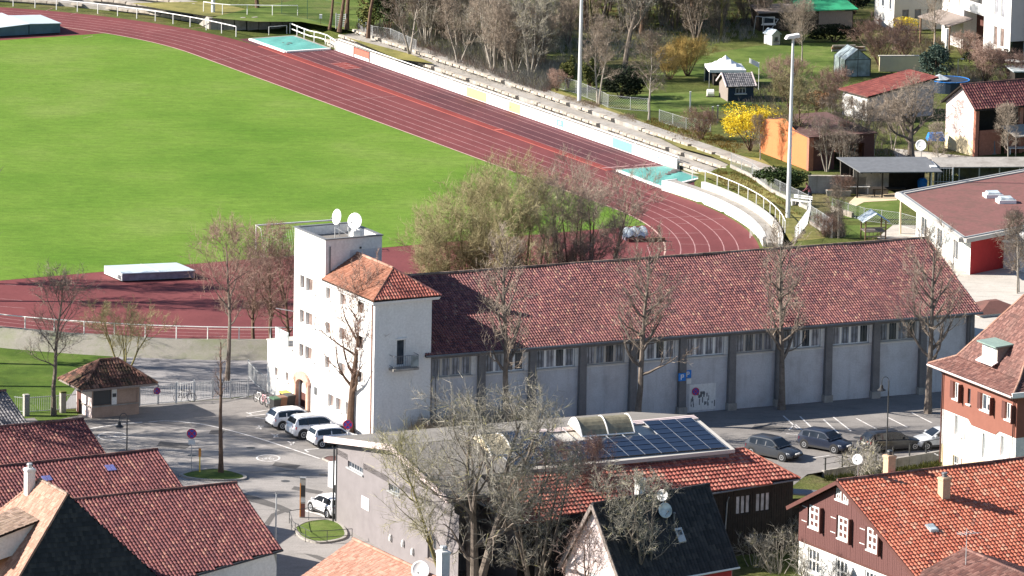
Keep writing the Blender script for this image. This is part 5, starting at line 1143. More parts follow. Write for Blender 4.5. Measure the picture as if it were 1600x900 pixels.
def barns():
    def barn(name, label, ridge0, ridge1, zr, hv, dz, mat, walls='white_render', ang=None, skew=0.0, patch=()):
        a = gp(*ridge0, zr); b = gp(*ridge1, zr); ang = atan2(b.y - a.y, b.x - a.x); L = (b - a).length
        t = thing('barn', label, 'barn', (b.x, b.y, 0), ang); X = -L - 1.0
        e0, e1 = (0, -hv, zr - dz), (X, -hv + skew, zr - dz * (hv - skew) / hv)
        Fr = [(X, 0, zr), (0, 0, zr), e0, e1]; Bk = [(X, 0, zr), (0, 0, zr), (0, hv, zr - dz), (X, hv, zr - dz)]
        d = deck(t, [Fr, Bk]); tile_poly(Fr, mat, d, .27, .35, .07); tile_poly(Bk, mat, d, .5, .5, .04); ridge_caps(d, (X, 0, zr + .05), (0, 0, zr + .05), 'tiles_brown', .12)
        Wall(t, walls, (X + .3, -hv + .35 + skew), (-.25, -hv + .35), -.1, e1[2] - .1, (0, 1), (), .1, 'front_wall', [((X * X) ** .5 - .56, zr - dz - .1)]); Wall(t, walls, (-.25, -hv + .35), (-.25, hv - .35), -.1, zr - dz - .1, (-1, 0), (), .1, 'end_wall', [(hv - .35, zr - .2)])
        Wall(t, walls, (X + .3, hv - .35), (-.25, hv - .35), -.1, zr - dz - .1, (0, -1), (), .1, 'back_wall')
        s = dz / hv
        for u, v, w_, h_ in patch:
            for k in range(2): MB().hull8([(u + k * .35, v, zr + v * s + .07), (u + k * .35 + .3, v, zr + v * s + .07), (u + k * .35 + .3, v + h_, zr + (v + h_) * s + .07), (u + k * .35, v + h_, zr + (v + h_) * s + .07)], [(u + k * .35, v, zr + v * s + .1), (u + k * .35 + .3, v, zr + v * s + .1), (u + k * .35 + .3, v + h_, zr + (v + h_) * s + .1), (u + k * .35, v + h_, zr + (v + h_) * s + .1)]).build('glass_tiles', 'tile_blue', t)
        gutter(t, Vector(e0) + Vector((0, -.06, -.05)), Vector(e1) + Vector((0, -.06, -.05)), 'dark_metal', .08)
        return t
    barn('barn', 'barn with large red tiled roof nearest the street, above a white wall', (128, 780), (370, 755), 6.4, 7.0, 2.95, 'tiles_barn', skew=-2.6)
    barn('barn', 'middle barn roof of red tiles with two small glass tiles, between two other red roofs', (-60, 736), (246, 703), 5.6, 4.6, 2.0, 'tiles_barn', patch=[(-9.6, -2.0, .5, .5), (-4.6, -1.7, .5, .6)])
    barn('barn', 'farthest red tiled barn roof at the left edge below the kiosk', (-60, 674), (130, 655), 5.0, 4.4, 1.9, 'tiles_barn')
    barn('barn', 'small gray tiled shed roof at the left edge beside the concrete fence posts', (-90, 622), (9, 611), 3.2, 4.2, 2.0, 'tiles_gray', walls='gray_render')
    # peach roofed house with dormer
    z = 10.4; a = gp(105, 772, z); t = thing('peach_roof_house', 'steep house with sunlit peach tiled roof, box dormer and dark shaded hip in the corner', 'house', (a.x, a.y, 0), radians(28))
    R0 = Vector((0, 0, z)); R1 = Vector((0, 4.4, z)); ez = 4.4; hw = 4.9
    FL, FR, BL, BR = Vector((-3.4, -2.6, ez)), Vector((5.9, -2.6, ez)), Vector((-hw, 9.5, ez)), Vector((5.9, 9.5, ez))
    e1 = Vector((-hw, -1.6, ez))
    l = [e1, BL, R1, R0]; f = [e1, FR, R0]; rr = [FR, BR, R1, R0]; bk = [BL, BR, R1]
    d = deck(t, [l, f, rr, bk]); tile_poly(l, 'tiles_peach', d, .19, .3, 0, stagger=True); tile_poly(f, 'tiles_black_and_shade', d, .22, .3, 0, stagger=True); tile_poly(rr, 'tiles_black_and_shade', d, .3, .4, 0, stagger=True); tile_poly(bk, 'tiles_peach', d, .3, .4, 0, stagger=True)  # hip and right slope: black tiles put the roof's shade into the colour
    ridge_caps(d, R0, R1, 'tiles_old', .12); ridge_caps(d, R1, BL, 'tiles_peach', .1); ridge_caps(d, R0, e1, 'tiles_peach', .1)
    Wall(t, 'white_render', (-hw + .3, -1.4), (-hw + .3, 9.3), -.1, ez, (1, 0), (), .1, 'wall'); Wall(t, 'white_render', (-hw + .3, -1.4), (5.6, -2.3), -.1, ez, (0, 1), (), .1, 'wall'); Wall(t, 'white_render', (5.6, -2.3), (5.6, 9.3), -.1, ez, (-1, 0), (), .1, 'wall')
    chimney(t, (-.6, 4.6), .55, .55, z - 1.2, z + .75, 'white_render', 'galvanised')
    s = (z - ez) / hw; zd = z - 1.9
    dmr = MB().hull8([(-1.0, 1.2, zd - 1.6), (-5.6, 1.2, zd - 2.6), (-5.6, 4.4, zd - 2.6), (-1.0, 4.4, zd - 1.6)], [(-1.0, 1.2, zd + .1), (-5.6, 1.2, zd - 1.15), (-5.6, 4.4, zd - 1.15), (-1.0, 4.4, zd + .1)]).build('dormer', 'white_render', t)
    q = [(-5.95, .95, zd - 1.12), (-5.95, 4.7, zd - 1.12), (-1.2, 4.7, zd + .2), (-1.2, .95, zd + .2)]
    deck(dmr, [q], 'dark_wood', .05, .08, 'dormer_roof'); tile_poly(q, 'tiles_old', dmr, .2, .3, 0, stagger=True)
    # peach roof at the bottom centre
    z = 5.4; a = gp(552, 843, z); b = gp(668, 897, z); ang = atan2(b.y - a.y, b.x - a.x)
    t = thing('tiled_roof_house', 'low house with faded peach tiled roof, white dish and chimney at the bottom edge', 'house', (a.x, a.y, 0), ang); L = (b - a).length + 5
    l = [(0, -5.6, 2.4), (L, -5.6, 2.4), (L, 0, z), (0, 0, z)]; r = [(0, 5, 2.6), (L, 5, 2.6), (L, 0, z), (0, 0, z)]
    d = deck(t, [l, r]); tile_poly(l, 'tiles_peach', d, .19, .3, 0, stagger=True); tile_poly(r, 'tiles_peach', d, .24, .34, 0, stagger=True); ridge_caps(d, (0, 0, z + .04), (L, 0, z + .04), 'tiles_peach', .13)
    Wall(t, 'white_render', (.2, -5.2), (.2, 4.7), -.1, 2.4, (1, 0), (), .1, 'wall', [(5.2, z - .2)]); Wall(t, 'white_render', (.2, -5.2), (L - .2, -5.2), -.1, 2.4, (0, 1), (), .1, 'wall'); Wall(t, 'white_render', (.2, 4.7), (L - .2, 4.7), -.1, 2.5, (0, -1), (), .1, 'wall'); Wall(t, 'white_render', (L - .2, -5.2), (L - .2, 4.7), -.1, 2.4, (-1, 0), (), .1, 'wall', [(5.2, z - .2)])
    p = gp(692, 898, z - .6); M = Matrix.Rotation(-ang, 3, 'Z'); q = M @ (p - Vector((a.x, a.y, 0))); chimney(t, (q.x, q.y), .7, .6, 3.0, z + 1.0, 'white_render', 'galvanised')
    p = gp(658, 892, z + .3); q = M @ (p - Vector((a.x, a.y, 0))); dish(t, (q.x, q.y, z + .35), .62, M @ Vector((-.3, -.93, .2)), z - 1.5)

def kiosk():
    o = gp(143, 654, 0); t = thing('kiosk', 'small ticket kiosk with mossy hipped tile roof and dark serving hatches', 'kiosk', o, radians(28)); U, V = 3.85, 2.75
    ops = [(.12, 1.58, .95, 2.22), (2.06, 3.7, .95, 2.22)]
    w = Wall(t, 'kiosk_plaster', (0, 0), (U, 0), -.1, 2.4, (0, 1), ops, .1); w.part('hatch_shutter', 'dark_metal', .14, 1.56, .97, 2.2, .04, .09, label='dark closed serving hatch'); w.part('hatch_shutter', 'kiosk_plaster', 2.08, 3.68, .97, 2.2, .03, .09)
    w.part('post_panel', 'white_render', 1.62, 2.03, .9, 2.3, -.03, -.003); w.part('meter_box', 'dark_metal', 1.68, 1.96, 1.5, 1.75, -.09, -.031); w.part('counter', 'concrete', 0, U, .84, .92, -.12, -.003)
    l = Wall(t, 'pink_render', (0, 0), (0, V), -.1, 2.4, (1, 0), (), .1); l.part('shelf', 'concrete', .1, 1.7, .8, .88, -.1, -.003); l.part('door', 'brown_paint', 1.9, 2.6, 0, 1.95, -.04, -.003)
    Wall(t, 'kiosk_plaster', (U, 0), (U, V), -.1, 2.4, (-1, 0), (), .1); Wall(t, 'kiosk_plaster', (0, V), (U, V), -.1, 2.4, (0, -1), (), .1)
    e, z, x = 2.42, 4.05, 1.15; a, b, c, d_ = Vector((-x, -.75, e)), Vector((U + x, -.75, e)), Vector((U + x, V + .75, e)), Vector((-x, V + .75, e)); r0, r1 = Vector((1.2, V / 2, z)), Vector((2.65, V / 2, z))
    d = deck(t, [[a, b, r1, r0], [b, c, r1], [c, d_, r0, r1], [d_, a, r0]], 'gray_wood', .05, .1)
    for f in ([a, b, r1, r0], [b, c, r1], [c, d_, r0, r1], [d_, a, r0]): tile_poly(f, 'tiles_mossy', d, .24, .36, .06)
    for p, q in ((r0, r1), (r0, a), (r1, b), (r1, c), (r0, d_)): ridge_caps(d, p, q, 'tiles_mossy', .13)
    MB().box(-x, U + x, -.82, -.74, e - .16, e).build('fascia', 'gray_wood', t)
sports_hall(); clubhouse(); workshop(); black_roof_house(); red_half_timber_house(); brown_white_house(); barns(); kiosk()
# ================================================================ GARDENS AND KINDERGARTEN
Z1 = 1.25
def garden_buildings():
    # kindergarten with flat maroon roof
    k = gp(1405, 303, 4.6); k.z = Z1; t = thing('kindergarten', 'flat roofed kindergarten with maroon gravel roof, white edge and red entrance wall', 'building', k, radians(12.4))
    e = Vector((13.7, 9.02)).normalized(); P0 = Vector((0, 0)); P1 = Vector((0, -19.5)); h = 3.35
    P3 = P0 + e * 26; P2 = P1 + e * 22
    poly = [P0, P1, P2, P3]
    MB().prism(poly, h - .05, h).build('roof', 'maroon_roof', t)
    mb = MB()
    for a, b in ((P0, P1), (P1, P2), (P0, P3)): mb.bar((*a, h - .08), (*b, h - .08), .75, .34)
    mb.build('roof_edge', 'beige_render', t)
    mb = MB(); ii = .38
    for a, b in ((P0 + e * .1, P1 + e * .1), (P1, P2), (P0, P3)): mb.bar((*a, h + .12), (*b, h + .12), .16, .08)
    mb.build('edge_flashing', 'zinc', t)
    inset = Vector((.35, .2))
    A0 = P0 + e * 1.4 + Vector((0, -2.2)); A1 = P1 + e * 1.4 + Vector((0, .9))
    w = Wall(t, 'white_render', A0, A1, 0, h - .1, (1, 0), [(1.5 + 2.4 * i, 3.2 + 2.4 * i, .4, 2.7) for i in range(6)], .12)
    for i in range(6): w.window(1.5 + 2.4 * i, 3.2 + 2.4 * i, .4, 2.7, 'white_paint', 'glass_light' if i % 2 else 'glass_dark', 2, 1, .08, False)
    B1 = P2 + Vector((0, 1.2)); wf = Wall(t, 'red_paint', A1, B1, 0, h - .1, (0, 1), [(5.0, 6.5, .05, 2.6), (8, 10, .3, 2.5)], .12, 'entrance_wall')
    wf.window(5.0, 6.5, .05, 2.6, 'lead', 'glass_dark', 2, 1); wf.window(8, 10, .3, 2.5, 'lead', 'glass_dark', 2, 1); wf.part('wall_pier', 'white_render', 4.3, 4.9, 0, 3.2, -2.2, -.01); wf.part('wall_pier', 'beige_render', 10.5, 11.5, 0, 3.2, -2.2, -.01)
    MB().tube([(.1, -.4, 0), (.02, -.5, 1.6), (.1, -.35, h - .2)], .09, 7).build('roof_post', 'cream_render', t)
    for f in (.35, .6, .85): q = P0.lerp(P1, f) + e * .1; MB().tube([(q.x, q.y, 0), (q.x, q.y, h - .2)], .08, 7).build('roof_post', 'white_paint', t)
    for u, v in ((7.6, -2.2), (8.0, -4.7), (15.5, 2.5)):
        c = MB().box(u - .75, u + .75, v - .6, v + .6, h, h + .3).build('rooflight', 'white_paint', t); MB().hull8([(u - .6, v - .5, h + .3), (u + .6, v - .5, h + .3), (u + .6, v + .5, h + .3), (u - .6, v + .5, h + .3)], [(u - .5, v - .4, h + .45), (u + .5, v - .4, h + .45), (u + .5, v + .4, h + .52), (u - .5, v + .4, h + .52)]).build('dome', 'glass_light' if u < 9 else 'glass_dark', c)
    MB().hull8([(*(P1 + e * 5), h - .9), (*(P1 + e * 9 + Vector((0, -3.6))), h - .9), (*(P1 + e * 20 + Vector((0, -3))), h - .9), (*(P1 + e * 20), h - .9)], [(*(P1 + e * 5), h - .7), (*(P1 + e * 9 + Vector((0, -3.6))), h - .7), (*(P1 + e * 20 + Vector((0, -3))), h - .7), (*(P1 + e * 20), h - .7)]).build('canopy', 'beige_render', t)
    q = P1 + e * 9 + Vector((.3, -3.2)); MB().tube([(q.x, q.y, 0), (q.x, q.y, h - .9)], .1, 8).build('canopy_post', 'cream_render', t); MB().tube([(4.9, -19.6, h), (4.9, -19.6, h + .5)], .03, 5).build('vent', 'lead', t)
    # small pink house with red roof
    o = gp(1356, 190, Z1); t = thing('garden_house', 'small pink rendered house with a single pitch dark red roof among the gardens', 'house', o, radians(33)); U, V, s = 7.5, 4.1, .15
    w = Wall(t, 'white_render', (0, 0), (0, V), -.1, 2.35, (1, 0), [(2.4, 2.75, 1.0, 2.0), (.5, 1.0, .3, 1.9)], .15); w.window(2.4, 2.75, 1.0, 2.0, 'beige_render', 'glass_brown', 1, 1, .05); w.window(.5, 1.0, .3, 1.9, 'beige_render', 'glass_brown', 1, 2, .05, name='door')
    Wall(t, 'rose_render', (0, 0), (U, 0), -.1, 2.35, (0, 1), (), .1, 'wall', [(U, 2.35 + U * s)]); Wall(t, 'rose_render', (U, 0), (U, V), -.1, 2.35 + U * s, (-1, 0), (), .1); Wall(t, 'rose_render', (0, V), (U, V), -.1, 2.35, (0, -1), (), .1, 'wall', [(U, 2.35 + U * s)])
    q = [(-.25, -.3, 2.42), (-.25, V + .3, 2.42), (U + .35, V + .3, 2.42 + (U + .6) * s), (U + .35, -.3, 2.42 + (U + .6) * s)]; d = deck(t, [q]); tile_poly(q, 'tiles_maroon', d, .5, .42, .03, sag=0); gutter(t, (-.3, -.3, 2.35), (-.3, V + .3, 2.35), 'brown_paint', .07)
    MB().tube([(-.06, .1, 2.3), (-.06, .1, 0)], .05, 6).build('downpipe', 'white_paint', t)
    # open barn
    o = gp(1523, 245, Z1); t = thing('open_barn', 'rustic open fronted barn with pink gable, brick posts and a red tiled roof', 'barn', o, radians(30)); L, Dp, e, rz = 10, 5.1, 4.45, 6.3; rv = 2.15
    w = Wall(t, 'rose_render', (0, 0), (0, 4.9), -.1, e, (1, 0), (), .1, 'gable_wall', [(rv, rz - .15)]); w.part('stone_base', 'cream_render', 0, 4.9, -.1, 1.5, -.03, -.004)
    Wall(t, 'dark_wood', (0, 3.6), (L, 3.6), -.1, e, (0, -1), (), .1, 'back_wall'); Wall(t, 'brick_red', (0.6, .25), (3.0, .25), -.1, 2.3, (0, 1), (), .1, 'brick_panel'); Wall(t, 'brick_red', (3.4, .3), (9, .3), -.1, 2.0, (0, 1), (), .1, 'brick_panel')
    for u in (.1, 4.9, 9.6): MB().box(u - .18, u + .18, -.1, .26, -.1, e).build('post', 'brick_red', t)
    F = [(-.35, -.35, e - .05), (L, -.35, e - .05), (L, rv, rz), (-.35, rv, rz)]; B = [(-.35, 5.3, e - .2), (L, 5.3, e - .2), (L, rv, rz), (-.35, rv, rz)]; d = deck(t, [F, B]); tile_poly(F, 'tiles_barn', d, .28, .36, .05); tile_poly(B, 'tiles_barn', d, .4, .4, .04); ridge_caps(d, F[3], F[2], 'tiles_brown', .1)
    MB().hull8([(2.6, -2.6, 2.0), (7.5, -2.6, 2.0), (7.5, -.2, 2.6), (2.6, -.2, 2.6)], [(2.6, -2.6, 2.08), (7.5, -2.6, 2.08), (7.5, -.2, 2.68), (2.6, -.2, 2.68)]).build('lean_to_roof', 'concrete', t)
    for u in (2.8, 7.3): MB().tube([(u, -2.4, -.1), (u, -2.4, 2.0)], .05, 5).build('lean_to_post', 'gray_wood', t)
    # playhouse shed
    o = gp(1137, 159, Z1); t = thing('garden_shed', 'small dark blue garden shed with shingle roof and wooden end beside the white tent', 'shed', o, radians(15)); U, V = 2.5, 2.9
    w = Wall(t, 'navy', (0, 0), (U, 0), 0, 1.55, (0, 1), [(.75, 1.75, .75, 1.3)], .08); w.window(.75, 1.75, .75, 1.3, 'galvanised', 'glass_dark', 3, 1, .05)
    Wall(t, 'gray_wood', (0, 0), (0, V), 0, 1.5, (1, 0), (), .08, 'end_wall', [(V / 2, 2.35)]); Wall(t, 'navy', (U, 0), (U, V), 0, 1.5, (-1, 0), (), .08, 'end_wall', [(V / 2, 2.35)]); Wall(t, 'navy', (0, V), (U, V), 0, 1.5, (0, -1), (), .08)
    F = [(-.2, -.2, 1.45), (U + .2, -.2, 1.45), (U + .2, V / 2, 2.45), (-.2, V / 2, 2.45)]; B = [(-.2, V + .2, 1.45), (U + .2, V + .2, 1.45), (U + .2, V / 2, 2.45), (-.2, V / 2, 2.45)]; d = deck(t, [F, B], drop=.03, th=.05); tile_poly(F, 'tiles_gray', d, .2, .25, .03); tile_poly(B, 'tiles_gray', d, .2, .25, .03)
    mb = MB()
    for u in (-.24, U + .22):
        for v in (-.22, V + .22): mb.bar((u, V / 2, 2.5), (u, v, 1.48), .08, .14)
    mb.build('verge_board', 'rose_render', t)
    # white tent
    o = gp(1108, 137, Z1); t = thing('pop_up_tent', 'white peaked pop up tent on the lawn behind the shed', 'tent', o, radians(6)); W = 3.5
    for x in (0, W):
        for y in (0, W): MB().tube([(x, y, -.05), (x, y, 1.75)], .03, 5).build('leg', 'galvanised', t)
    n = 8; mb = MB(); g = lambda i, j: (W * i / n, W * j / n, 1.72 + 1.15 * (1 - max(abs(i - n / 2), abs(j - n / 2)) / (n / 2)) ** 1.5)
    for i in range(n):
        for j in range(n): mb.quad(g(i, j), g(i + 1, j), g(i + 1, j + 1), g(i, j + 1))
    mb.build('canopy', 'tent_white', t)
    mb = MB(); c = [(0, 0), (W, 0), (W, W), (0, W)]
    for k in range(4): a, b = c[k], c[(k + 1) % 4]; mb.quad((*a, 1.72), (*b, 1.72), (*b, 1.45), (*a, 1.45))
    mb.build('valance', 'tent_white', t); MB().box(.05, W - .05, W - .06, W - .03, .1, 1.7).build('shade_panel', 'navy', t); MB().box(W - .06, W - .03, .6, W - .1, .1, 1.7).build('shade_panel', 'navy', t)  # navy panels added for the dark shade under the canopy
    for x in (.6, 1.8): MB().box(x, x + .9, 1.2, 2.6, 0, .9).build('covered_stack', 'dark_wood', t)
    # pergola with furniture
    o = gp(1378, 309, Z1); t = thing('pergola', 'open pergola with gray sheet roof over a garden terrace', 'pergola', o, radians(8))
    for x in (-2.2, 0, 4.2): MB().box(x - .06, x + .06, -.06, .06, -.05, 2.3).build('post', 'dark_wood', t)
    for x in (-2.2, 4.2): MB().box(x - .06, x + .06, 3.3, 3.42, -.05, 2.75).build('post', 'dark_wood', t)
    MB().hull8([(-3.4, 3.9, 2.8), (4.6, 3.9, 2.8), (5.2, -.5, 2.3), (-2.1, -.5, 2.3)], [(-3.4, 3.9, 2.88), (4.6, 3.9, 2.88), (5.2, -.5, 2.38), (-2.1, -.5, 2.38)]).build('roof', 'lead', t)
    for k in range(9): MB().bar((-2.9 + k * .95, 3.8, 2.75), (-1.9 + k * .82, -.45, 2.26), .06, .1).build('rafter', 'dark_wood', t)
    Wall(t, 'dark_wood', (-3.0, 3.7), (4.5, 3.7), 0, 2.6, (0, -1), (), .08, 'back_wall')
    t = thing('garden_wall', 'low rendered garden wall with a stepped stone end left of the pergola', 'wall', gp(1263, 302, Z1), radians(2)); MB().box(0, 5.0, 0, .3, -.1, 1.5).build('wall', 'concrete', t); MB().box(-.05, 3.7, -.05, .35, 1.5, 1.58).build('coping', 'stone_step', t); MB().box(3.9, 7.0, 0, .3, -.1, 2.2).build('wall', 'concrete', t)
    def table(p, label, c='white_paint', sx=1.1, sy=.6, h=.7):
        t = thing('garden_table', label, 'table', p, radians(6)); MB().box(-sx, sx, -sy, sy, h - .06, h).build('top', c, t)
        for x in (-sx * .85, sx * .85):
            for y in (-sy * .8, sy * .8): MB().box(x - .04, x + .04, y - .04, y + .04, 0, h - .06).build('leg', c, t)
        return t
    table(gp(1338, 302, Z1), 'white garden table standing at the left end of the pergola terrace'); table(gp(1388, 306, Z1), 'long dark table under the pergola', 'dark_wood', 1.5, .5)
    def chair(p, label, c, a=0.0):
        t = thing('garden_chair', label, 'chair', p, a); MB().box(-.3, .3, -.28, .28, .38, .44).build('seat', c, t); MB().hull8([(-.3, .24, .44), (.3, .24, .44), (.3, .3, .44), (-.3, .3, .44)], [(-.28, .42, 1.15), (.28, .42, 1.15), (.28, .47, 1.15), (-.28, .47, 1.15)]).build('backrest', c, t)
        for x in (-.27, .27):
            for y in (-.25, .25): MB().tube([(x, y, 0), (x, y, .38)], .025, 5).build('leg', 'galvanised', t)
            MB().box(x - .03, x + .03, -.28, .3, .6, .64).build('armrest', c, t)
    chair(gp(1368, 297, Z1), 'red garden chair left of the middle pergola post', 'sign_red'); chair(gp(1388, 293, Z1), 'pink red chair behind the dark table', 'banner_red'); chair(gp(1400, 292, Z1), 'rightmost pink chair behind the dark table under the pergola', 'banner_red')
    t = thing('barbecue', 'blue covered barbecue under the right end of the pergola', 'barbecue', gp(1441, 298, Z1), 0.2); MB().lathe([(.2, 0), (.42, .3), (.45, .9), (.3, 1.1), (.05, 1.15)], 10).build('cover', 'tarp_blue', t); MB().box(-.5, .5, -.3, .3, 0, .1).build('base', 'dark_metal', t)
    t = thing('planter', 'long gray planter trough in front of the low garden wall', 'planter', gp(1310, 306, Z1), 0.05); MB().hull8([(-1.0, -.25, 0), (1.0, -.25, 0), (1.0, .25, 0), (-1.0, .25, 0)], [(-1.1, -.32, .5), (1.1, -.32, .5), (1.1, .32, .5), (-1.1, .32, .5)]).build('trough', 'concrete', t); MB().box(-.95, .95, -.22, .22, .48, .52).build('soil', 'log_brown', t)
    p = gp(1438, 272, Z1); t = thing('dish_pole', 'white satellite dish on a pole behind the right end of the pergola', 'satellite dish', p, 0); dish(t, (0, 0, 2.6), .5, (-.3, -.93, .2), 0)
    # glazed lean to and cage right of the pergola
    o = gp(1454, 306, Z1); t = thing('garden_cage', 'white framed wire garden cage beside the pergola', 'cage', o, radians(6))
    for x in (0, 1.9): MB().box(x - .06, x + .06, -.06, .06, 0, 2.5).build('post', 'white_paint', t)
    MB().box(-.1, .5, -.1, 2.6, 2.5, 2.6).build('top_board', 'white_paint', t); mb = MB()
    for k in range(8): mb.tube([(.06 + 1.8 * k / 7, 0, 0), (.06 + 1.8 * k / 7, 0, 2.5)], .018, 4)
    for z in (.05, 1.25, 2.45): mb.tube([(0, 0, z), (1.9, 0, z)], .03, 4)
    mb.build('bars', 'galvanised', t)
    o = gp(1466, 300, Z1); t = thing('lean_to', 'long low lean to with pale sheet roof and dark open front behind the kindergarten', 'shed', o, radians(8)); MB().hull8([(-.3, -.3, 2.2), (11, -.3, 2.2), (11, 2.2, 2.6), (-.3, 2.2, 2.6)], [(-.3, -.3, 2.28), (11, -.3, 2.28), (11, 2.2, 2.68), (-.3, 2.2, 2.68)]).build('roof', 'concrete', t); Wall(t, 'glass_dark', (0, 2), (11, 2), 0, 2.4, (0, -1), (), .1, 'back_wall')
    for k in range(7): MB().box(1.8 * k - .05, 1.8 * k + .05, -.05, .05, 0, 2.2).build('post', 'galvanised', t)
    # play hut with climbing frame
    o = gp(1352, 377, Z1); t = thing('play_hut', 'wooden play hut with pale blue gabled roof on posts in the kindergarten yard', 'play hut', o, radians(12)); W = 1.75
    for x in (0, W):
        for y in (0, 1.5): MB().box(x - .05, x + .05, y - .05, y + .05, 0, 1.75).build('post', 'log_brown', t)
    MB().box(-.05, W + .05, -.05, 1.55, .75, .82).build('deck', 'gray_wood', t)
    for z in (.35, 1.1): MB().box(0, W, -.04, .0, z, z + .1).build('rail', 'gray_wood', t)
    MB().hull8([(-.3, -.3, 1.62), (W / 2, -.3, 2.35), (W / 2, 1.8, 2.35), (-.3, 1.8, 1.62)], [(-.3, -.3, 1.68), (W / 2, -.3, 2.41), (W / 2, 1.8, 2.41), (-.3, 1.8, 1.68)]).build('roof_panel', 'glass_light', t); MB().hull8([(W / 2, -.3, 2.35), (W + .3, -.3, 1.62), (W + .3, 1.8, 1.62), (W / 2, 1.8, 2.35)], [(W / 2, -.3, 2.41), (W + .3, -.3, 1.68), (W + .3, 1.8, 1.68), (W / 2, 1.8, 2.41)]).build('roof_panel', 'banner_blue', t)
    for k in range(4): MB().box(.3 + .35 * k, .34 + .35 * k, -.02, .02, 0, .75).build('ladder_rung', 'log_brown', t)
    # green roofed shed row
    o = gp(1225, 48, Z1); t = thing('garden_shed', 'long dark timber shed with a bright green felt roof at the edge of the wood', 'shed', o, radians(14)); U, V = 7.2, 3.0
    w = Wall(t, 'dark_wood', (-2.6, 0), (U, 0), 0, 1.9, (0, 1), [(.3, 1.6, .7, 1.45)], .08); w.window(.3, 1.6, .7, 1.45, 'white_paint', 'glass_dark', 1, 1, .1); w.part('gray_panel', 'gray_wood', 6.2, 9.7, 0, 1.9, -.03, -.003)
    Wall(t, 'dark_wood', (-2.6, 0), (-2.6, V), 0, 1.9, (1, 0), (), .08); Wall(t, 'dark_wood', (U, 0), (U, V), 0, 1.9, (-1, 0), (), .08)
    MB().hull8([(-2.8, -.4, 1.85), (1.6, -.4, 1.95), (1.6, V + .2, 2.2), (-2.8, V + .2, 2.1)], [(-2.8, -.4, 1.93), (1.6, -.4, 2.03), (1.6, V + .2, 2.28), (-2.8, V + .2, 2.18)]).build('roof_sheet', 'gray_wood', t); MB().hull8([(1.6, -.4, 1.97), (U + .4, -.4, 2.05), (U - .2, V + .4, 2.75), (1.6, V + .4, 2.4)], [(1.6, -.4, 2.05), (U + .4, -.4, 2.13), (U - .2, V + .4, 2.83), (1.6, V + .4, 2.48)]).build('roof_felt', 'roof_felt_green', t)
    mb = MB()
    for a, b in (((-3.6, -1.5, 0), (-3.4, -1.5, 1.8)), ((-3.4, -1.5, 1.8), (-1.0, -1.3, 1.4)), ((-1, -1.3, 1.4), (-2, -1.6, .2)), ((-2.6, -1.4, 0), (-2.5, -1.4, 1.6))): mb.tube([a, b], .035, 5)
    mb.build('canopy_frame', 'galvanised', t)
    o = gp(1206, 71, Z1); t = thing('playhouse', 'tiny white wooden playhouse in front of the dark garden shed', 'playhouse', o, radians(35)); w = Wall(t, 'beige_render', (0, 0), (1.0, 0), 0, 1.1, (0, 1), [(.3, .7, .4, .8)], .05, 'wall', [(.5, 1.5)]); w.window(.3, .7, .4, .8, 'gray_wood', 'glass_dark', 1, 1, .04); Wall(t, 'white_paint', (0, 0), (0, 1.3), 0, 1.1, (1, 0), (), .05); Wall(t, 'white_paint', (1, 0), (1, 1.3), 0, 1.1, (-1, 0), (), .05)
    for s in (-1, 1): MB().hull8([(.5, -.1, 1.5), (.5 + s * .62, -.1, 1.02), (.5 + s * .62, 1.4, 1.02), (.5, 1.4, 1.5)], [(.5, -.1, 1.55), (.5 + s * .62, -.1, 1.07), (.5 + s * .62, 1.4, 1.07), (.5, 1.4, 1.55)]).build('roof_panel', 'mat_top', t)
    # greenhouse
    o = gp(1320, 121, Z1); t = thing('greenhouse', 'small greenhouse with glass gable roof and dark frame beside the pink garden house', 'greenhouse', o, radians(18)); U, V, e, rz = 2.6, 3.0, 1.7, 2.7
    mb = MB()
    for x in (0, U):
        for y in (0, V / 2, V): mb.box(x - .04, x + .04, y - .04, y + .04, 0, e)
    for y in (0, V / 2, V): mb.bar((0, y, e), (U / 2, y, rz), .06); mb.bar((U, y, e), (U / 2, y, rz), .06)
    mb.bar((0, 0, e), (U, 0, e), .06); mb.bar((U / 2, 0, rz), (U / 2, V, rz), .06); mb.bar((U / 2, 0, 0), (U / 2, 0, rz), .05); mb.build('frame', 'dark_metal', t)
    for a in ([(0, 0, .05), (U, 0, .05), (U, 0, e), (0, 0, e)], [(0, 0, .05), (0, V, .05), (0, V, e), (0, 0, e)], [(0, 0, e), (U / 2, 0, rz), (U, 0, e)], [(0, -.05, e), (U / 2, -.05, rz), (U / 2, V, rz), (0, V, e)], [(U, -.05, e), (U / 2, -.05, rz), (U / 2, V, rz), (U, V, e)]): MB().poly(a).build('pane', 'greenhouse_glass', t)
    t = thing('garden_parasol', 'closed cream parasol beside the greenhouse', 'parasol', gp(1339, 116, Z1), 0); MB().lathe([(.03, .4), (.3, .5), (.26, .9), (.12, 1.7), (.03, 2.1)], 8).build('canopy', 'cream_render', t); MB().tube([(0, 0, 0), (0, 0, .5)], .03, 5).build('pole', 'gray_wood', t)
    t = thing('log_pile', 'pile of sawn trunks and boards on the lawn behind the greenhouse', 'log pile', gp(1298, 80, Z1), radians(12))
    for k in range(7): MB().tube([(RN.uniform(0, .4), -.3 + .22 * (k % 3), .12 + .22 * (k // 3)), (RN.uniform(2.2, 3.6), -.3 + .24 * (k % 3), .12 + .22 * (k // 3))], .12, 7).build('log', 'log_brown' if k % 2 else 'bark_pale', t)
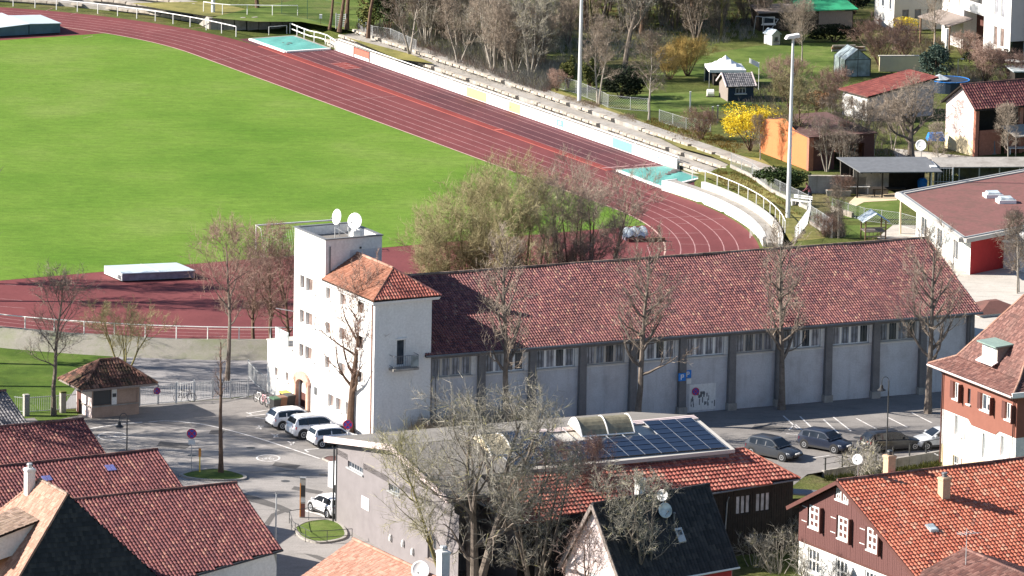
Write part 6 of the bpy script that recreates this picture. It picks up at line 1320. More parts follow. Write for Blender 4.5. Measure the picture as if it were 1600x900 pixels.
    # low fence panel, white panels, pool
    t = thing('garden_wall', 'cream garden wall behind the roof of the pink garden house', 'wall', gp(1374, 112, Z1), radians(8)); MB().box(0, 4.6, 0, .25, 0, 1.5).build('wall', 'cream_render', t); MB().box(-.1, 4.7, -.05, .3, 1.5, 1.58).build('coping', 'beige_render', t)
    t = thing('swimming_pool', 'round blue above ground pool behind the pink garden house', 'pool', gp(1483, 142, Z1), 0); MB().lathe([(1.9, 0), (1.9, 1.1)], 24).build('wall', 'navy', t); MB().lathe([(1.85, 1.06), (1.85, 1.09)], 24).build('cover', 'navy', t); MB().lathe([(1.94, 1.08), (1.94, 1.14), (1.85, 1.14), (1.85, 1.08)], 24).build('rim', 'tarp_blue', t)
    t = thing('sunshade', 'pale triangular sunshade beside the pink garden house', 'sunshade', gp(1467, 143, Z1), 0); MB().lathe([(.05, 1.5), (1.0, 1.25), (.03, 1.7)], 8).build('canopy', 'glass_light', t); MB().tube([(0, 0, 0), (0, 0, 1.6)], .03, 5).build('pole', 'galvanised', t)
    t = thing('shed_roof', 'low flat roofed shed with pale green roof at the right edge', 'shed', gp(1585, 140, Z1), radians(10)); MB().box(0, 5, 0, 3, 0, 1.7).build('wall', 'dark_wood', t); MB().box(-.2, 5.2, -.2, 3.2, 1.7, 1.8).build('roof', 'glass_light', t)
    # orange outbuilding
    o = gp(1264, 267, Z1); a = radians(25.3); t = thing('outbuilding', 'low outbuilding with orange rendered side wall and brown flat roof behind the yellow bush', 'outbuilding', o, a); V, U = 9.6, 6.5
    w = Wall(t, 'orange_render', (0, 0), (0, V), -.1, 3.0, (1, 0), (), .1, 'side_wall', [(V * .3, 3.2), (V * .5, 3.9)]); Wall(t, 'brown_paint', (0, 0), (U, 0), -.1, 3.0, (0, 1), [(2.5, 5.5, 0, 2.2)], .4, 'front_wall'); Wall(t, 'brick_red', (U, 0), (U, V), -.1, 3.0, (-1, 0), (), .1)  # front wall: dark brown that also has its shade painted in
    MB().box(-.12, .35, -.1, .3, -.1, 3.1).build('corner_pier', 'brick_red', t); MB().hull8([(-.2, -.2, 3.0), (U + .2, -.2, 3.0), (U + .2, V, 3.2), (.3, V, 3.2)], [(-.2, -.2, 3.1), (U + .2, -.2, 3.1), (U + .2, V, 3.3), (.3, V, 3.3)]).build('roof', 'cinder', t); MB().box(U - 1.6, U - .9, 3, 3.7, 3.1, 3.5).build('chimney', 'brick_red', t)
    t = thing('blue_tarpaulin', 'bright blue tarpaulin over a garden machine on posts', 'tarpaulin', gp(1462, 234, Z1), 0); MB().hull8([(-.8, -.6, .9), (.8, -.6, .9), (.9, .7, .9), (-.9, .7, .9)], [(-.6, -.4, 1.5), (.5, -.5, 1.65), (.6, .5, 1.6), (-.7, .5, 1.5)]).build('cover', 'tarp_blue', t)
    for x in (-.7, .7): MB().box(x - .05, x + .05, -.6, -.5, 0, .95).build('post', 'log_brown', t)
    t = thing('compost_box', 'gray covered crate standing before the brick barn panel', 'crate', gp(1540, 240, Z1), .2); MB().hull8([(-.8, -.5, 0), (.8, -.5, 0), (.8, .5, 0), (-.8, .5, 0)], [(-.75, -.45, 1.2), (.7, -.5, 1.25), (.7, .45, 1.3), (-.75, .45, 1.25)]).build('cover', 'lead', t); MB().box(-.85, .85, -.55, .55, 0, .12).build('pallet', 'gray_wood', t)
    table(gp(1590, 240, Z1), 'white slatted garden table at the right edge before the barn', 'white_paint', .9, .5, .6)
    # shed behind the hall end
    o = gp(1530, 520, Z1 * 0); t = thing('bin_store', 'small brown pitched shed between the hall end and the brown and white house', 'shed', o, radians(28)); Wall(t, 'beige_render', (0, 0), (0, 3), 0, 1.5, (1, 0), (), .1); Wall(t, 'white_render', (0, 0), (4, 0), 0, 1.5, (0, 1), (), .1); MB().hull8([(-.3, -.3, 1.5), (4.3, -.3, 1.5), (4.3, 3.3, 1.5), (-.3, 3.3, 1.5)], [(1.6, 1.2, 2.2), (2.6, 1.2, 2.2), (2.6, 1.8, 2.2), (1.6, 1.8, 2.2)]).build('roof', 'tiles_brown', t)
    # white apartment blocks at the top right
    o = gp(1577, 100, Z1); t = thing('apartment_block', 'tall white apartment block with recessed balconies and brown windows at the top right', 'building', o, radians(26)); Ht = 13
    w = Wall(t, 'white_render', (0, 0), (0, 5.2), 0, Ht, (1, 0), [(b, c, z, z + 1.9) for z in (1.4, 4.3, 7.2, 10.1) for b, c in ((1.2, 2.0), (2.5, 3.3))], .15, 'front_wall')
    for z in (1.4, 4.3, 7.2, 10.1):
        for b, c in ((1.2, 2.0), (2.5, 3.3)): w.window(b, c, z, z + 1.9, 'white_paint', 'glass_brown' if (z + b) < 5 or z > 6 else 'curtain_gray', 1, 1, .06, False)
    Wall(t, 'rose_render', (0, 0), (9, 0), 2.2, Ht, (0, 1), (), .1, 'side_wall'); Wall(t, 'dark_wood', (.5, .4), (9, .4), 0, 2.2, (0, 1), (), .1, 'undercroft_wall')
    Wall(t, 'beige_render', (1.6, 5.2), (1.6, 9.2), 0, Ht, (1, 0), [(.6, 1.5, 7, 9), (2.3, 3.3, 7, 9)], .12, 'recess_wall').window(.6, 1.5, 7, 9, 'white_paint', 'glass_dark', 1, 1)
    Wall(t, 'brown_paint', (1.5, 5.2), (1.5, 9.2), 0, 3.8, (1, 0), (), .1, 'ground_floor_wall')
    for z in (3.9, 6.8, 9.7): b = MB().box(.05, 1.6, 5.2, 9.2, z, z + .18).build('balcony', 'white_render', t); MB().box(.0, .06, 5.22, 9.18, z + .18, z + 1.1).build('parapet', 'white_paint', b)
    w3 = Wall(t, 'white_render', (0, 9.2), (0, 13.5), 0, Ht, (1, 0), [(2.9, 3.15, 4.2, 5.2), (.9, 1.1, 4.0, 5.0), (.4, 1.0, 8, 9.6)], .12, 'front_wall')
    for q in [(2.9, 3.15, 4.2, 5.2), (.9, 1.1, 4.0, 5.0), (.4, 1.0, 8, 9.6)]: w3.window(*q, 'beige_render', 'glass_brown', 1, 1, .03, False)
    Wall(t, 'white_render', (0, 13.5), (9, 13.5), 0, Ht, (0, -1), (), .1, 'side_wall'); Wall(t, 'white_render', (0, 5.2), (1.6, 5.2), 0, Ht, (0, -1), (), .1, 'reveal'); Wall(t, 'white_render', (0, 9.2), (1.6, 9.2), 0, Ht, (0, 1), (), .1, 'reveal'); MB().box(-.1, 9, -.1, 13.6, Ht, Ht + .2).build('roof', 'lead', t)
    MB().hull8([(-2.6, 7.5, 2.6), (-2.6, 13.8, 2.6), (.1, 13.8, 3.2), (.1, 7.5, 3.2)], [(-2.6, 7.5, 2.7), (-2.6, 13.8, 2.7), (.1, 13.8, 3.3), (.1, 7.5, 3.3)]).build('porch_roof', 'gray_wood', t)
    for v in (7.7, 10.6, 13.5): MB().box(-2.5, -2.35, v - .08, v + .08, 0, 2.6).build('porch_post', 'log_brown', t)
    MB().tube([(-3.2, 6.8, 0), (-3.2, 6.8, 2.6)], .18, 8).build('pillar', 'white_paint', t)
    o = gp(1606, 100, Z1); t2 = thing('apartment_block', 'white apartment block cut by the right edge of the picture', 'building', o, radians(26)); Wall(t2, 'white_render', (0, 0), (0, 2), 0, 13, (1, 0), (), .1, 'front_wall'); Wall(t2, 'rose_render', (0, 0), (8, 0), 0, 13, (0, 1), [(1.2, 2.2, 7, 9), (1.2, 2.2, 10, 12)], .15, 'side_wall').window(1.2, 2.2, 7, 9); Wall(t2, 'white_render', (0, 2), (8, 2), 0, 13, (0, -1), (), .1)
    o = gp(1396, 48, Z1); t = thing('apartment_block', 'pale low building with a row of small dark windows behind the garden shrubs', 'building', o, radians(20)); w = Wall(t, 'white_render', (0, 0), (0, 5), 0, 7, (1, 0), [(.7, 1.3, 2.0, 3.8), (2.6, 3.3, 2.0, 3.8), (3.6, 4.2, 3.2, 4.8)], .15)
    for q in [(.7, 1.3, 2.0, 3.8), (2.6, 3.3, 2.0, 3.8), (3.6, 4.2, 3.2, 4.8)]: w.window(*q, 'galvanised', 'glass_dark', 1, 1, .06)
    ops = [(.9 + 1.35 * k, 1.6 + 1.35 * k, 1.15, 2.1) for k in range(5)]; w = Wall(t, 'beige_render', (0, 0), (10, 0), 0, 7, (0, 1), ops, .15)
    for q in ops: w.window(*q, 'gray_wood', 'glass_dark', 1, 1, .05, False)
    Wall(t, 'beige_render', (10, 0), (10, 5), 0, 7, (-1, 0), (), .1); MB().box(-.2, 10.2, -.2, 5.2, 7, 7.2).build('roof', 'lead', t)
    t = thing('vehicle_canopy', 'white canopy corner sticking out at the right edge beside the shrubs', 'canopy', gp(1585, 118, Z1), radians(-28)); MB().box(-.9, .9, -.4, .4, 1.4, 1.5).build('panel', 'white_paint', t); MB().tube([(.6, 0, 0), (.6, 0, 1.4)], .05, 5).build('post', 'galvanised', t)
garden_buildings()

# ================================================================ FENCES AND STREET FURNITURE
def wire_fence(label, pix, h=1.25, z=None, sp=2.2, base=False, dense=.22, post='galvanised', wire='galvanised', r=.008, group=None):
    P = [gp(x, y, z) for x, y in pix]; t = thing('wire_fence', label, 'fence', P[0], 0, group); o = P[0]; first = None
    for i in range(len(P) - 1):
        a, b = P[i] - o, P[i + 1] - o; L = (b - a).length; n = max(1, round(L / sp))
        for k in range(n + (1 if i == len(P) - 2 else 0)):
            p = a.lerp(b, k / n)
            if first is None: first = MB().tube([(0, 0, -.1), (0, 0, h + .05)], .035, 6).build('post', post, t); first.location = p
            else: share(first, 'post', t).location = p
        mb = MB(); up = Vector((0, 0, h)); m = int(L / dense); kk = int(h / dense)
        for s in (1, -1):
            for k in range(-kk, m):
                x0, x1 = k / m, (k + kk) / m; za, zb = (0, h) if s > 0 else (h, 0)
                if x0 < 0: za += (zb - za) * (-x0) / (x1 - x0); x0 = 0
                if x1 > 1: zb = za + (zb - za) * (1 - x0) / (x1 - x0); x1 = 1
                mb.tube([a.lerp(b, x0) + Vector((0, 0, za)), a.lerp(b, x1) + Vector((0, 0, zb))], r, 3, False)
        for zz in (0.02, h): mb.tube([a + Vector((0, 0, zz)), b + Vector((0, 0, zz))], .012, 4)
        mb.build('wire_mesh', wire, t)
        if base: MB().bar(a + Vector((0, 0, .16)), b + Vector((0, 0, .16)), .16, .3).build('plinth', 'concrete', t)
    return t
wire_fence('chain link fence on a white plinth above the bend, beside the floodlight mast', [(1142, 262), (1175, 278), (1205, 300), (1232, 313), (1262, 328)], 1.3, 1.25, base=True)
wire_fence('pale chain link fence enclosing the garden corner beyond the mast', [(1266, 350), (1285, 362), (1300, 372)], 1.6, 1.25, base=True)
wire_fence('chain link fence turning down the bank to the hall roof', [(1266, 330), (1262, 350), (1242, 378)], 1.3, 1.25)
wire_fence('thin wire fence across the lawn between pergola and play hut', [(1300, 330), (1350, 345), (1405, 352), (1440, 362)], 1.1, 1.25)
wire_fence('dark green wire fence along the lawn edge beside the white floodlight mast', [(866, 136), (900, 146), (935, 160), (950, 168), (985, 172), (1012, 174)], 1.2, 1.25)
wire_fence('wire fence in front of the shrubs near the leaning tree', [(1030, 190), (1072, 203), (1110, 206)], 1.1, 1.25)
wire_fence('green mesh fence standing behind the far bank railing', [(440, 22), (480, 30), (520, 40), (545, 44)], 2.4, 1.25, sp=3.0, post='plastic_green', wire='plastic_green')
wire_fence('wire fence at the foot of the ivy tree', [(560, 46), (582, 58), (610, 62), (650, 80)], 1.1, 1.25)
def paling(label, pix, h, z=0.0, gap=.14, r=.011, mat='galvanised', group=None, post=None, cat='fence', name='bar_fence', posts=True):
    P = [gp(x, y, z) for x, y in pix]; t = thing(name, label, cat, P[0], 0, group); o = P[0]
    proto = MB().tube([(0, 0, .08), (0, 0, h)], r, 4, False); first = None; fp = None; total = 0
    for i in range(len(P) - 1):
        a, b = P[i] - o, P[i + 1] - o; L = (b - a).length; n = int(L / gap)
        mb = MB()
        for k in range(n): p = a.lerp(b, (k + .5) / n); mb.tube([p + Vector((0, 0, .08)), p + Vector((0, 0, h))], r, 4, False)
        ob = mb.build('bars', mat, t); ob['kind'] = 'stuff'
        for zz in (.12, h - .08): MB().bar(a + Vector((0, 0, zz)), b + Vector((0, 0, zz)), .04, .05).build('rail', mat, t)
        if posts:
            for p in ((a, b) if i == len(P) - 2 else (a,)):
                if fp is None: fp = MB().box(-.045, .045, -.045, .045, -.1, h + .1).build('post', mat, t); fp.location = p
                else: share(fp, 'post', t).location = p
    return t
g = paling('gray sliding gate of upright bars beside the kiosk', [(218, 635), (247, 632), (275, 630)], 1.45, name='sliding_gate', cat='gate')
paling('gray bar fence between the gate and the white clubhouse annex', [(304, 627), (332, 622), (360, 623), (388, 621)], 1.4)
paling('narrow white framed wicket gate beside the gray sliding gate', [(276, 630), (303, 627)], 1.55, mat='rail_white', name='wicket_gate', cat='gate', gap=.2)
paling('short bar fence running from the yard corner to the annex', [(388, 590), (400, 603), (415, 614)], 1.3)
paling('gray bar fence between concrete posts at the left', [(22, 644), (40, 646), (97, 642), (122, 640)], 1.25, gap=.16, posts=False)
for i, (x, y, lab) in enumerate(((41, 650, 'left concrete gate post with flat top at the bar fence'), (98, 645, 'mossy topped concrete gate post beside the tree and kiosk'))):
    t = thing('gate_post', lab, 'post', gp(x, y, 0), .4); MB().box(-.2, .2, -.2, .2, -.1, 1.55).build('shaft', 'concrete', t); MB().hull8([(-.24, -.24, 1.55), (.24, -.24, 1.55), (.24, .24, 1.55), (-.24, .24, 1.55)], [(-.2, -.2, 1.65), (.2, -.2, 1.65), (.2, .2, 1.65), (-.2, .2, 1.65)]).build('cap', 'leaf_olive' if i else 'concrete', t)
p = gp(245, 632, 0); t = thing('no_stopping_sign', 'round no stopping sign fixed on the bars of the sliding gate', 'sign', (p.x, p.y - .06, 1.05), radians(10)); stop_disc(t, .27)
rail_thing('pipe_railing', 'dark pipe railing round the small green corner plot', 'railing', [gp(452, 818, 0), gp(458, 836, 0), gp(482, 850, 0), gp(531, 848, 0), gp(550, 846, 0)], .9, 1.9, .025, (1.0, .5), 'dark_metal')
rail_thing('pipe_railing', 'dark pipe railing behind the small green corner plot', 'railing', [gp(452, 818, 0), gp(480, 813, 0), gp(520, 812, 0)], .9, 1.9, .025, (1.0,), 'dark_metal')
def mast(pix, h, label, head=True):
    p = gp(*pix, Z1 if pix[1] < 345 else 0); t = thing('floodlight_mast', label, 'floodlight', p, radians(15)); MB().tube([(0, 0, -.2), (0, 0, h)], [.2, .1], 10).build('pole', 'mast_gray', t)
    if head:
        MB().hull8([(-.7, -.25, h - .1), (.55, -.25, h + .05), (.55, .3, h + .05), (-.7, .3, h - .1)], [(-.5, -.3, h + .2), (.5, -.3, h + .35), (.5, .35, h + .35), (-.5, .35, h + .2)]).build('lamp_head', 'dish_white', t); MB().tube([(-.3, .1, h), (.4, .1, h + .05)], .06, 6).build('bracket', 'mast_gray', t)
    mb = MB(); n = 12
    for k in range(n): mb.box(.16, .2, -.03, .03, 2 + k * (h - 3) / n, 2.06 + k * (h - 3) / n)
    mb.build('climbing_cleats', 'mast_gray', t)
mast((1231, 340), 15.6, 'tall floodlight mast with lamp head beside the outer track bend'); mast((905, 160), 16.5, 'tall floodlight mast on the bank behind the white boundary wall'); mast((333, 19), 16, 'floodlight mast on the far bank, cut by the top edge of the picture')
def lamp(pix, h, label):
    p = gp(*pix, 0); t = thing('street_lamp', label, 'street lamp', p, radians(200)); MB().tube([(0, 0, 0), (0, 0, h)], [.06, .045], 8).build('pole', 'dark_metal', t); n = 10
    MB().tube([(0, 0, h)] + [(.28 - .28 * cos(pi * k / n), 0, h + .32 * sin(pi * k / n)) for k in range(1, n + 1)] + [(.56, 0, h - .25)], .028, 6).build('crook', 'dark_metal', t); MB().lathe([(.05, .35), (.1, .3), (.14, .1), (.32, -.05), (.3, -.08), (.05, -.08)], 12, (.56, 0, h - .6)).build('lantern', 'plastic_black', t)
lamp((1385, 712), 5.6, 'black crook headed street lamp in the car park before the brown and white house'); lamp((686, 666), 5.0, 'black street lamp in front of the shaded clubhouse corner'); lamp((198, 722), 2.3 + 1.0, 'street lamp with hooked head behind the middle barn roof')
p = gp(299, 738, 0); t = thing('no_stopping_sign', 'round no stopping sign on a post at the planted island', 'sign', p, radians(4)); MB().tube([(0, .03, 0), (0, .03, 2.6)], .03, 6).build('post', 'galvanised', t); stop_disc(t, .36, 2.85); MB().box(-.24, .24, -.02, .01, 2.05, 2.4).build('text_plate', 'paper', t)
p = gp(312, 740, 0); t = thing('marker_post', 'yellow gas marker post with orange head on the planted island', 'post', p, 0); MB().tube([(0, 0, 0), (0, 0, 1.75)], .05, 8).build('post', 'yellow_paint', t); MB().box(-.09, .09, -.06, .06, 1.25, 1.85).build('head', 'orange_paint', t)
p = gp(548, 672, 0); t = thing('no_stopping_sign', 'round no stopping sign partly behind the workshop roof beside the white car', 'sign', gp(543, 700, 0), radians(-5)); MB().tube([(0, .03, 0), (0, .03, 1.8)], .03, 6).build('post', 'galvanised', t); stop_disc(t, .36, 1.75)
p = gp(472, 809, 0); t = thing('information_column', 'tall slim information column with black and orange panels at the street corner', 'column', p, radians(-6)); MB().box(-.17, .2, -.12, .12, 0, 2.85).build('column', 'concrete', t); MB().box(-.10, .21, -.13, -.12, 1.55, 2.35).build('panel', 'plastic_black', t); MB().box(-.10, .21, -.13, -.12, .1, 1.05).build('panel', 'brown_paint', t); MB().box(-.165, -.10, -.125, .12, .1, 2.5).build('edge_strip', 'orange_paint', t); MB().box(-.1, .205, -.132, -.121, 1.15, 1.45).build('panel', 'galvanised', t); MB().box(-.19, .22, -.14, .14, 2.85, 2.9).build('cap', 'zinc', t)
p = gp(430, 905, 0); t = thing('slim_pole', 'slim gray pole standing at the corner of the nearest barn', 'pole', p, 0); MB().tube([(0, 0, 0), (0, 0, 5.9)], [.06, .045], 8).build('pole', 'galvanised', t); MB().lathe([(.06, 0), (.06, .08), (.02, .1)], 8, (0, 0, 5.9)).build('cap', 'lead', t)
p = gp(798, 652, 0); t = thing('bollard', 'white marker post at the foot of the hall wall behind the dry shrubs', 'post', p, 0); MB().box(-.14, .14, -.1, .1, 0, 1.15).build('post', 'white_paint', t); MB().box(-.15, .15, -.11, .11, 1.15, 1.22).build('cap', 'paper', t)
def bin_(pix, label, mat, lid, s=1.0):
    t = thing('wheelie_bin', label, 'bin', gp(*pix, 0), radians(30)); MB().hull8([(-.24 * s, -.27 * s, .05), (.24 * s, -.27 * s, .05), (.24 * s, .27 * s, .05), (-.24 * s, .27 * s, .05)], [(-.3 * s, -.36 * s, .98), (.3 * s, -.36 * s, .98), (.3 * s, .36 * s, .98), (-.3 * s, .36 * s, .98)]).build('body', mat, t); MB().hull8([(-.32 * s, -.39 * s, .98), (.32 * s, -.39 * s, .98), (.32 * s, .42 * s, .98), (-.32 * s, .42 * s, .98)], [(-.28 * s, -.34 * s, 1.06), (.28 * s, -.34 * s, 1.06), (.3 * s, .42 * s, 1.09), (-.3 * s, .42 * s, 1.09)]).build('lid', lid, t)
    for x in (-.25, .25): MB().lathe([(.1, -.03), (.1, .03)], 10, (x * s, .3 * s, .1), (1, 0, 0)).build('wheel', 'rubber', t)
bin_((430, 643), 'black wheelie bin with green edge nearest the bicycles by the annex', 'plastic_black', 'plastic_green'); bin_((440, 641), 'brown wheelie bin between two black bins by the annex', 'plastic_brown', 'plastic_brown'); bin_((452, 638), 'black wheelie bin beside the arched doorway', 'plastic_black', 'plastic_black', 1.1); bin_((446, 634), 'bin with a yellow lid behind the brown bin', 'plastic_black', 'plastic_yellow', 1.1)
def bicycle(pix, label, mat, a):
    t = thing('bicycle', label, 'bicycle', gp(*pix, 0), a)
    for x in (-.52, .52):
        n = 18; w = MB().tube([(x + .33 * cos(2 * pi * k / n), 0, .34 + .33 * sin(2 * pi * k / n)) for k in range(n + 1)], .025, 5, False).build('wheel', 'rubber', t); mb = MB()
        for k in range(6): mb.tube([(x, 0, .34), (x + .32 * cos(pi * k / 3), 0, .34 + .32 * sin(pi * k / 3))], .006, 3, False)
        mb.build('spokes', 'galvanised', w)
    mb = MB()
    for a_, b_ in (((-.52, 0, .34), (-.05, 0, .32)), ((-.52, 0, .34), (-.18, 0, .82)), ((-.05, 0, .32), (-.2, 0, .9)), ((-.05, 0, .32), (.38, 0, .78)), ((-.18, 0, .82), (.36, 0, .84)), ((.52, 0, .34), (.34, 0, .98))): mb.tube([a_, b_], .022, 5)
    mb.build('frame', mat, t); MB().tube([(.3, -.26, 1.02), (.36, 0, .98), (.3, .26, 1.02)], .018, 5).build('handlebar', 'plastic_black', t); MB().hull8([(-.34, -.08, .9), (-.08, -.03, .9), (-.08, .03, .9), (-.34, .08, .9)], [(-.34, -.08, .96), (-.08, -.03, .95), (-.08, .03, .95), (-.34, .08, .96)]).build('saddle', 'plastic_black', t)
bicycle((289, 628), 'dark bicycle leaning at the white wicket gate', 'plastic_black', radians(5)); bicycle((404, 630), 'white bicycle parked at the fence corner left of the bins', 'white_paint', radians(-60)); bicycle((412, 634), 'pale pink bicycle parked close to the black bin', 'banner_pink', radians(-65)); bicycle((420, 638), 'lilac bicycle parked against the white annex wall', 'mat_top', radians(-68))
t = thing('trailer_tent', 'gray covered box and white frame at the shaded foot of the clubhouse', 'garden shelter', gp(638, 672, 0), radians(25)); MB().hull8([(-.9, -.5, .8), (.9, -.5, .8), (.9, .6, .8), (-.9, .6, .8)], [(-.6, -.3, 1.3), (.7, -.3, 1.35), (.7, .5, 1.35), (-.6, .5, 1.3)]).build('cover', 'mat_top', t)
for x in (-.8, .8):
    for y in (-.4, .5): MB().box(x - .04, x + .04, y - .04, y + .04, 0, .8).build('leg', 'galvanised', t)
# retaining wall with railing beside the car park
t = thing('retaining_wall', 'pale concrete retaining wall with dark railing below the parked dark cars', 'wall', (WALL0[0], WALL0[1], 0), atan2(WU.y, WU.x))
nseg = 10
for k in range(nseg): MB().box(WALL_L * k / nseg + .01, WALL_L * (k + 1) / nseg - .01, -.12, .14, -1.0, .10).build('wall_panel', 'concrete', t)
for zz, rr in ((1.0, .025), (.55, .018)): MB().tube([(0, 0, zz), (WALL_L, 0, zz)], rr, 5).build('rail', 'dark_metal', t)
first = None
for k in range(8):
    if first is None: first = MB().box(-.05, .05, -.03, .03, .1, 1.02).build('post', 'dark_metal', t); first.location = (.2, 0, 0)
    else: share(first, 'post', t).location = (.2 + (WALL_L - .4) * k / 7, 0, 0)
t = thing('flag', 'white flag on a short pole behind the garden shed', 'flag', gp(1185, 141, Z1), 0); MB().tube([(0, 0, 0), (0, 0, 2.7)], .03, 6).build('pole', 'rail_white', t)
mb = MB(); n = 8
for k in range(n):
    a, b = k / n, (k + 1) / n; mb.quad((-.95 * a, .05 * sin(a * 6), 2.65 + .45 * a), (-.95 * b, .05 * sin(b * 6), 2.65 + .45 * b), (-.95 * b, .05 * sin(b * 6), 2.15 + .5 * b), (-.95 * a, .05 * sin(a * 6), 2.15 + .5 * a))
mb.build('cloth', 'tent_white', t)
for pix, h, lab in (((1078, 175), 1.9, 'white wooden post standing alone on the bright lawn'), ((1113, 192), 1.5, 'left of two thin posts before the yellow bush'), ((1121, 192), 1.6, 'right of two thin posts before the yellow bush')):
    t = thing('garden_post', lab, 'post', gp(*pix, Z1), 0); MB().box(-.07, .07, -.07, .07, 0, h).build('post', 'rail_white' if h > 1.8 else 'bark_pale', t); MB().box(-.09, .09, -.09, .09, h, h + .04).build('cap', 'rail_white', t)
t = thing('steel_lattice_gate', 'galvanised slatted frame standing on the bank near the ivy tree', 'frame', gp(525, 45, Z1), radians(-15))
for x in (0, 1.0): MB().tube([(x, 0, 0), (x, 0, 1.6)], .05, 6).build('post', 'galvanised', t)
for k in range(7): MB().bar((0, 0, .3 + .19 * k), (1.0, 0, .34 + .19 * k), .02, .09).build('slat', 'galvanised', t)
t = thing('street_lamp', 'thin angled lamp post beyond the pink garden house', 'street lamp', gp(1496, 128, Z1), 0); MB().tube([(0, 0, 0), (0, 0, 2.2), (.35, 0, 2.3)], .04, 6).build('pole', 'galvanised', t); MB().box(.25, .55, -.06, .06, 2.2, 2.3).build('lantern', 'galvanised', t)
t = thing('birdhouse', 'white box on a stake in the bank shrubs near the slatted frame', 'box', gp(501, 38, Z1), 0); MB().box(-.02, .02, -.02, .02, 0, .6).build('stake', 'log_brown', t); MB().box(-.14, .14, -.12, .12, .6, 1.0).build('box', 'white_paint', t)
t = thing('lawn_ornament', 'white round drum beside the garden shed', 'drum', gp(1110, 151, Z1), 0); MB().lathe([(.3, -.35), (.36, -.3), (.36, .3), (.3, .35)], 12, (0, 0, .36), (1, 0, 0)).build('drum', 'white_paint', t); MB().box(-.4, .4, -.3, .3, 0, .1).build('stand', 'gray_wood', t)
# corner wall behind the annex: garden stone edging with wheelbarrow
t = thing('stone_edging', 'pale stone edging wall of the raised garden bed near the leaning person', 'edging', gp(1312, 334, Z1), radians(-58))
for k in range(4): MB().box(-1.2 + .8 * k, -.45 + .8 * k, -.12, .12, 0, .45).build('stone', 'stone_step', t)
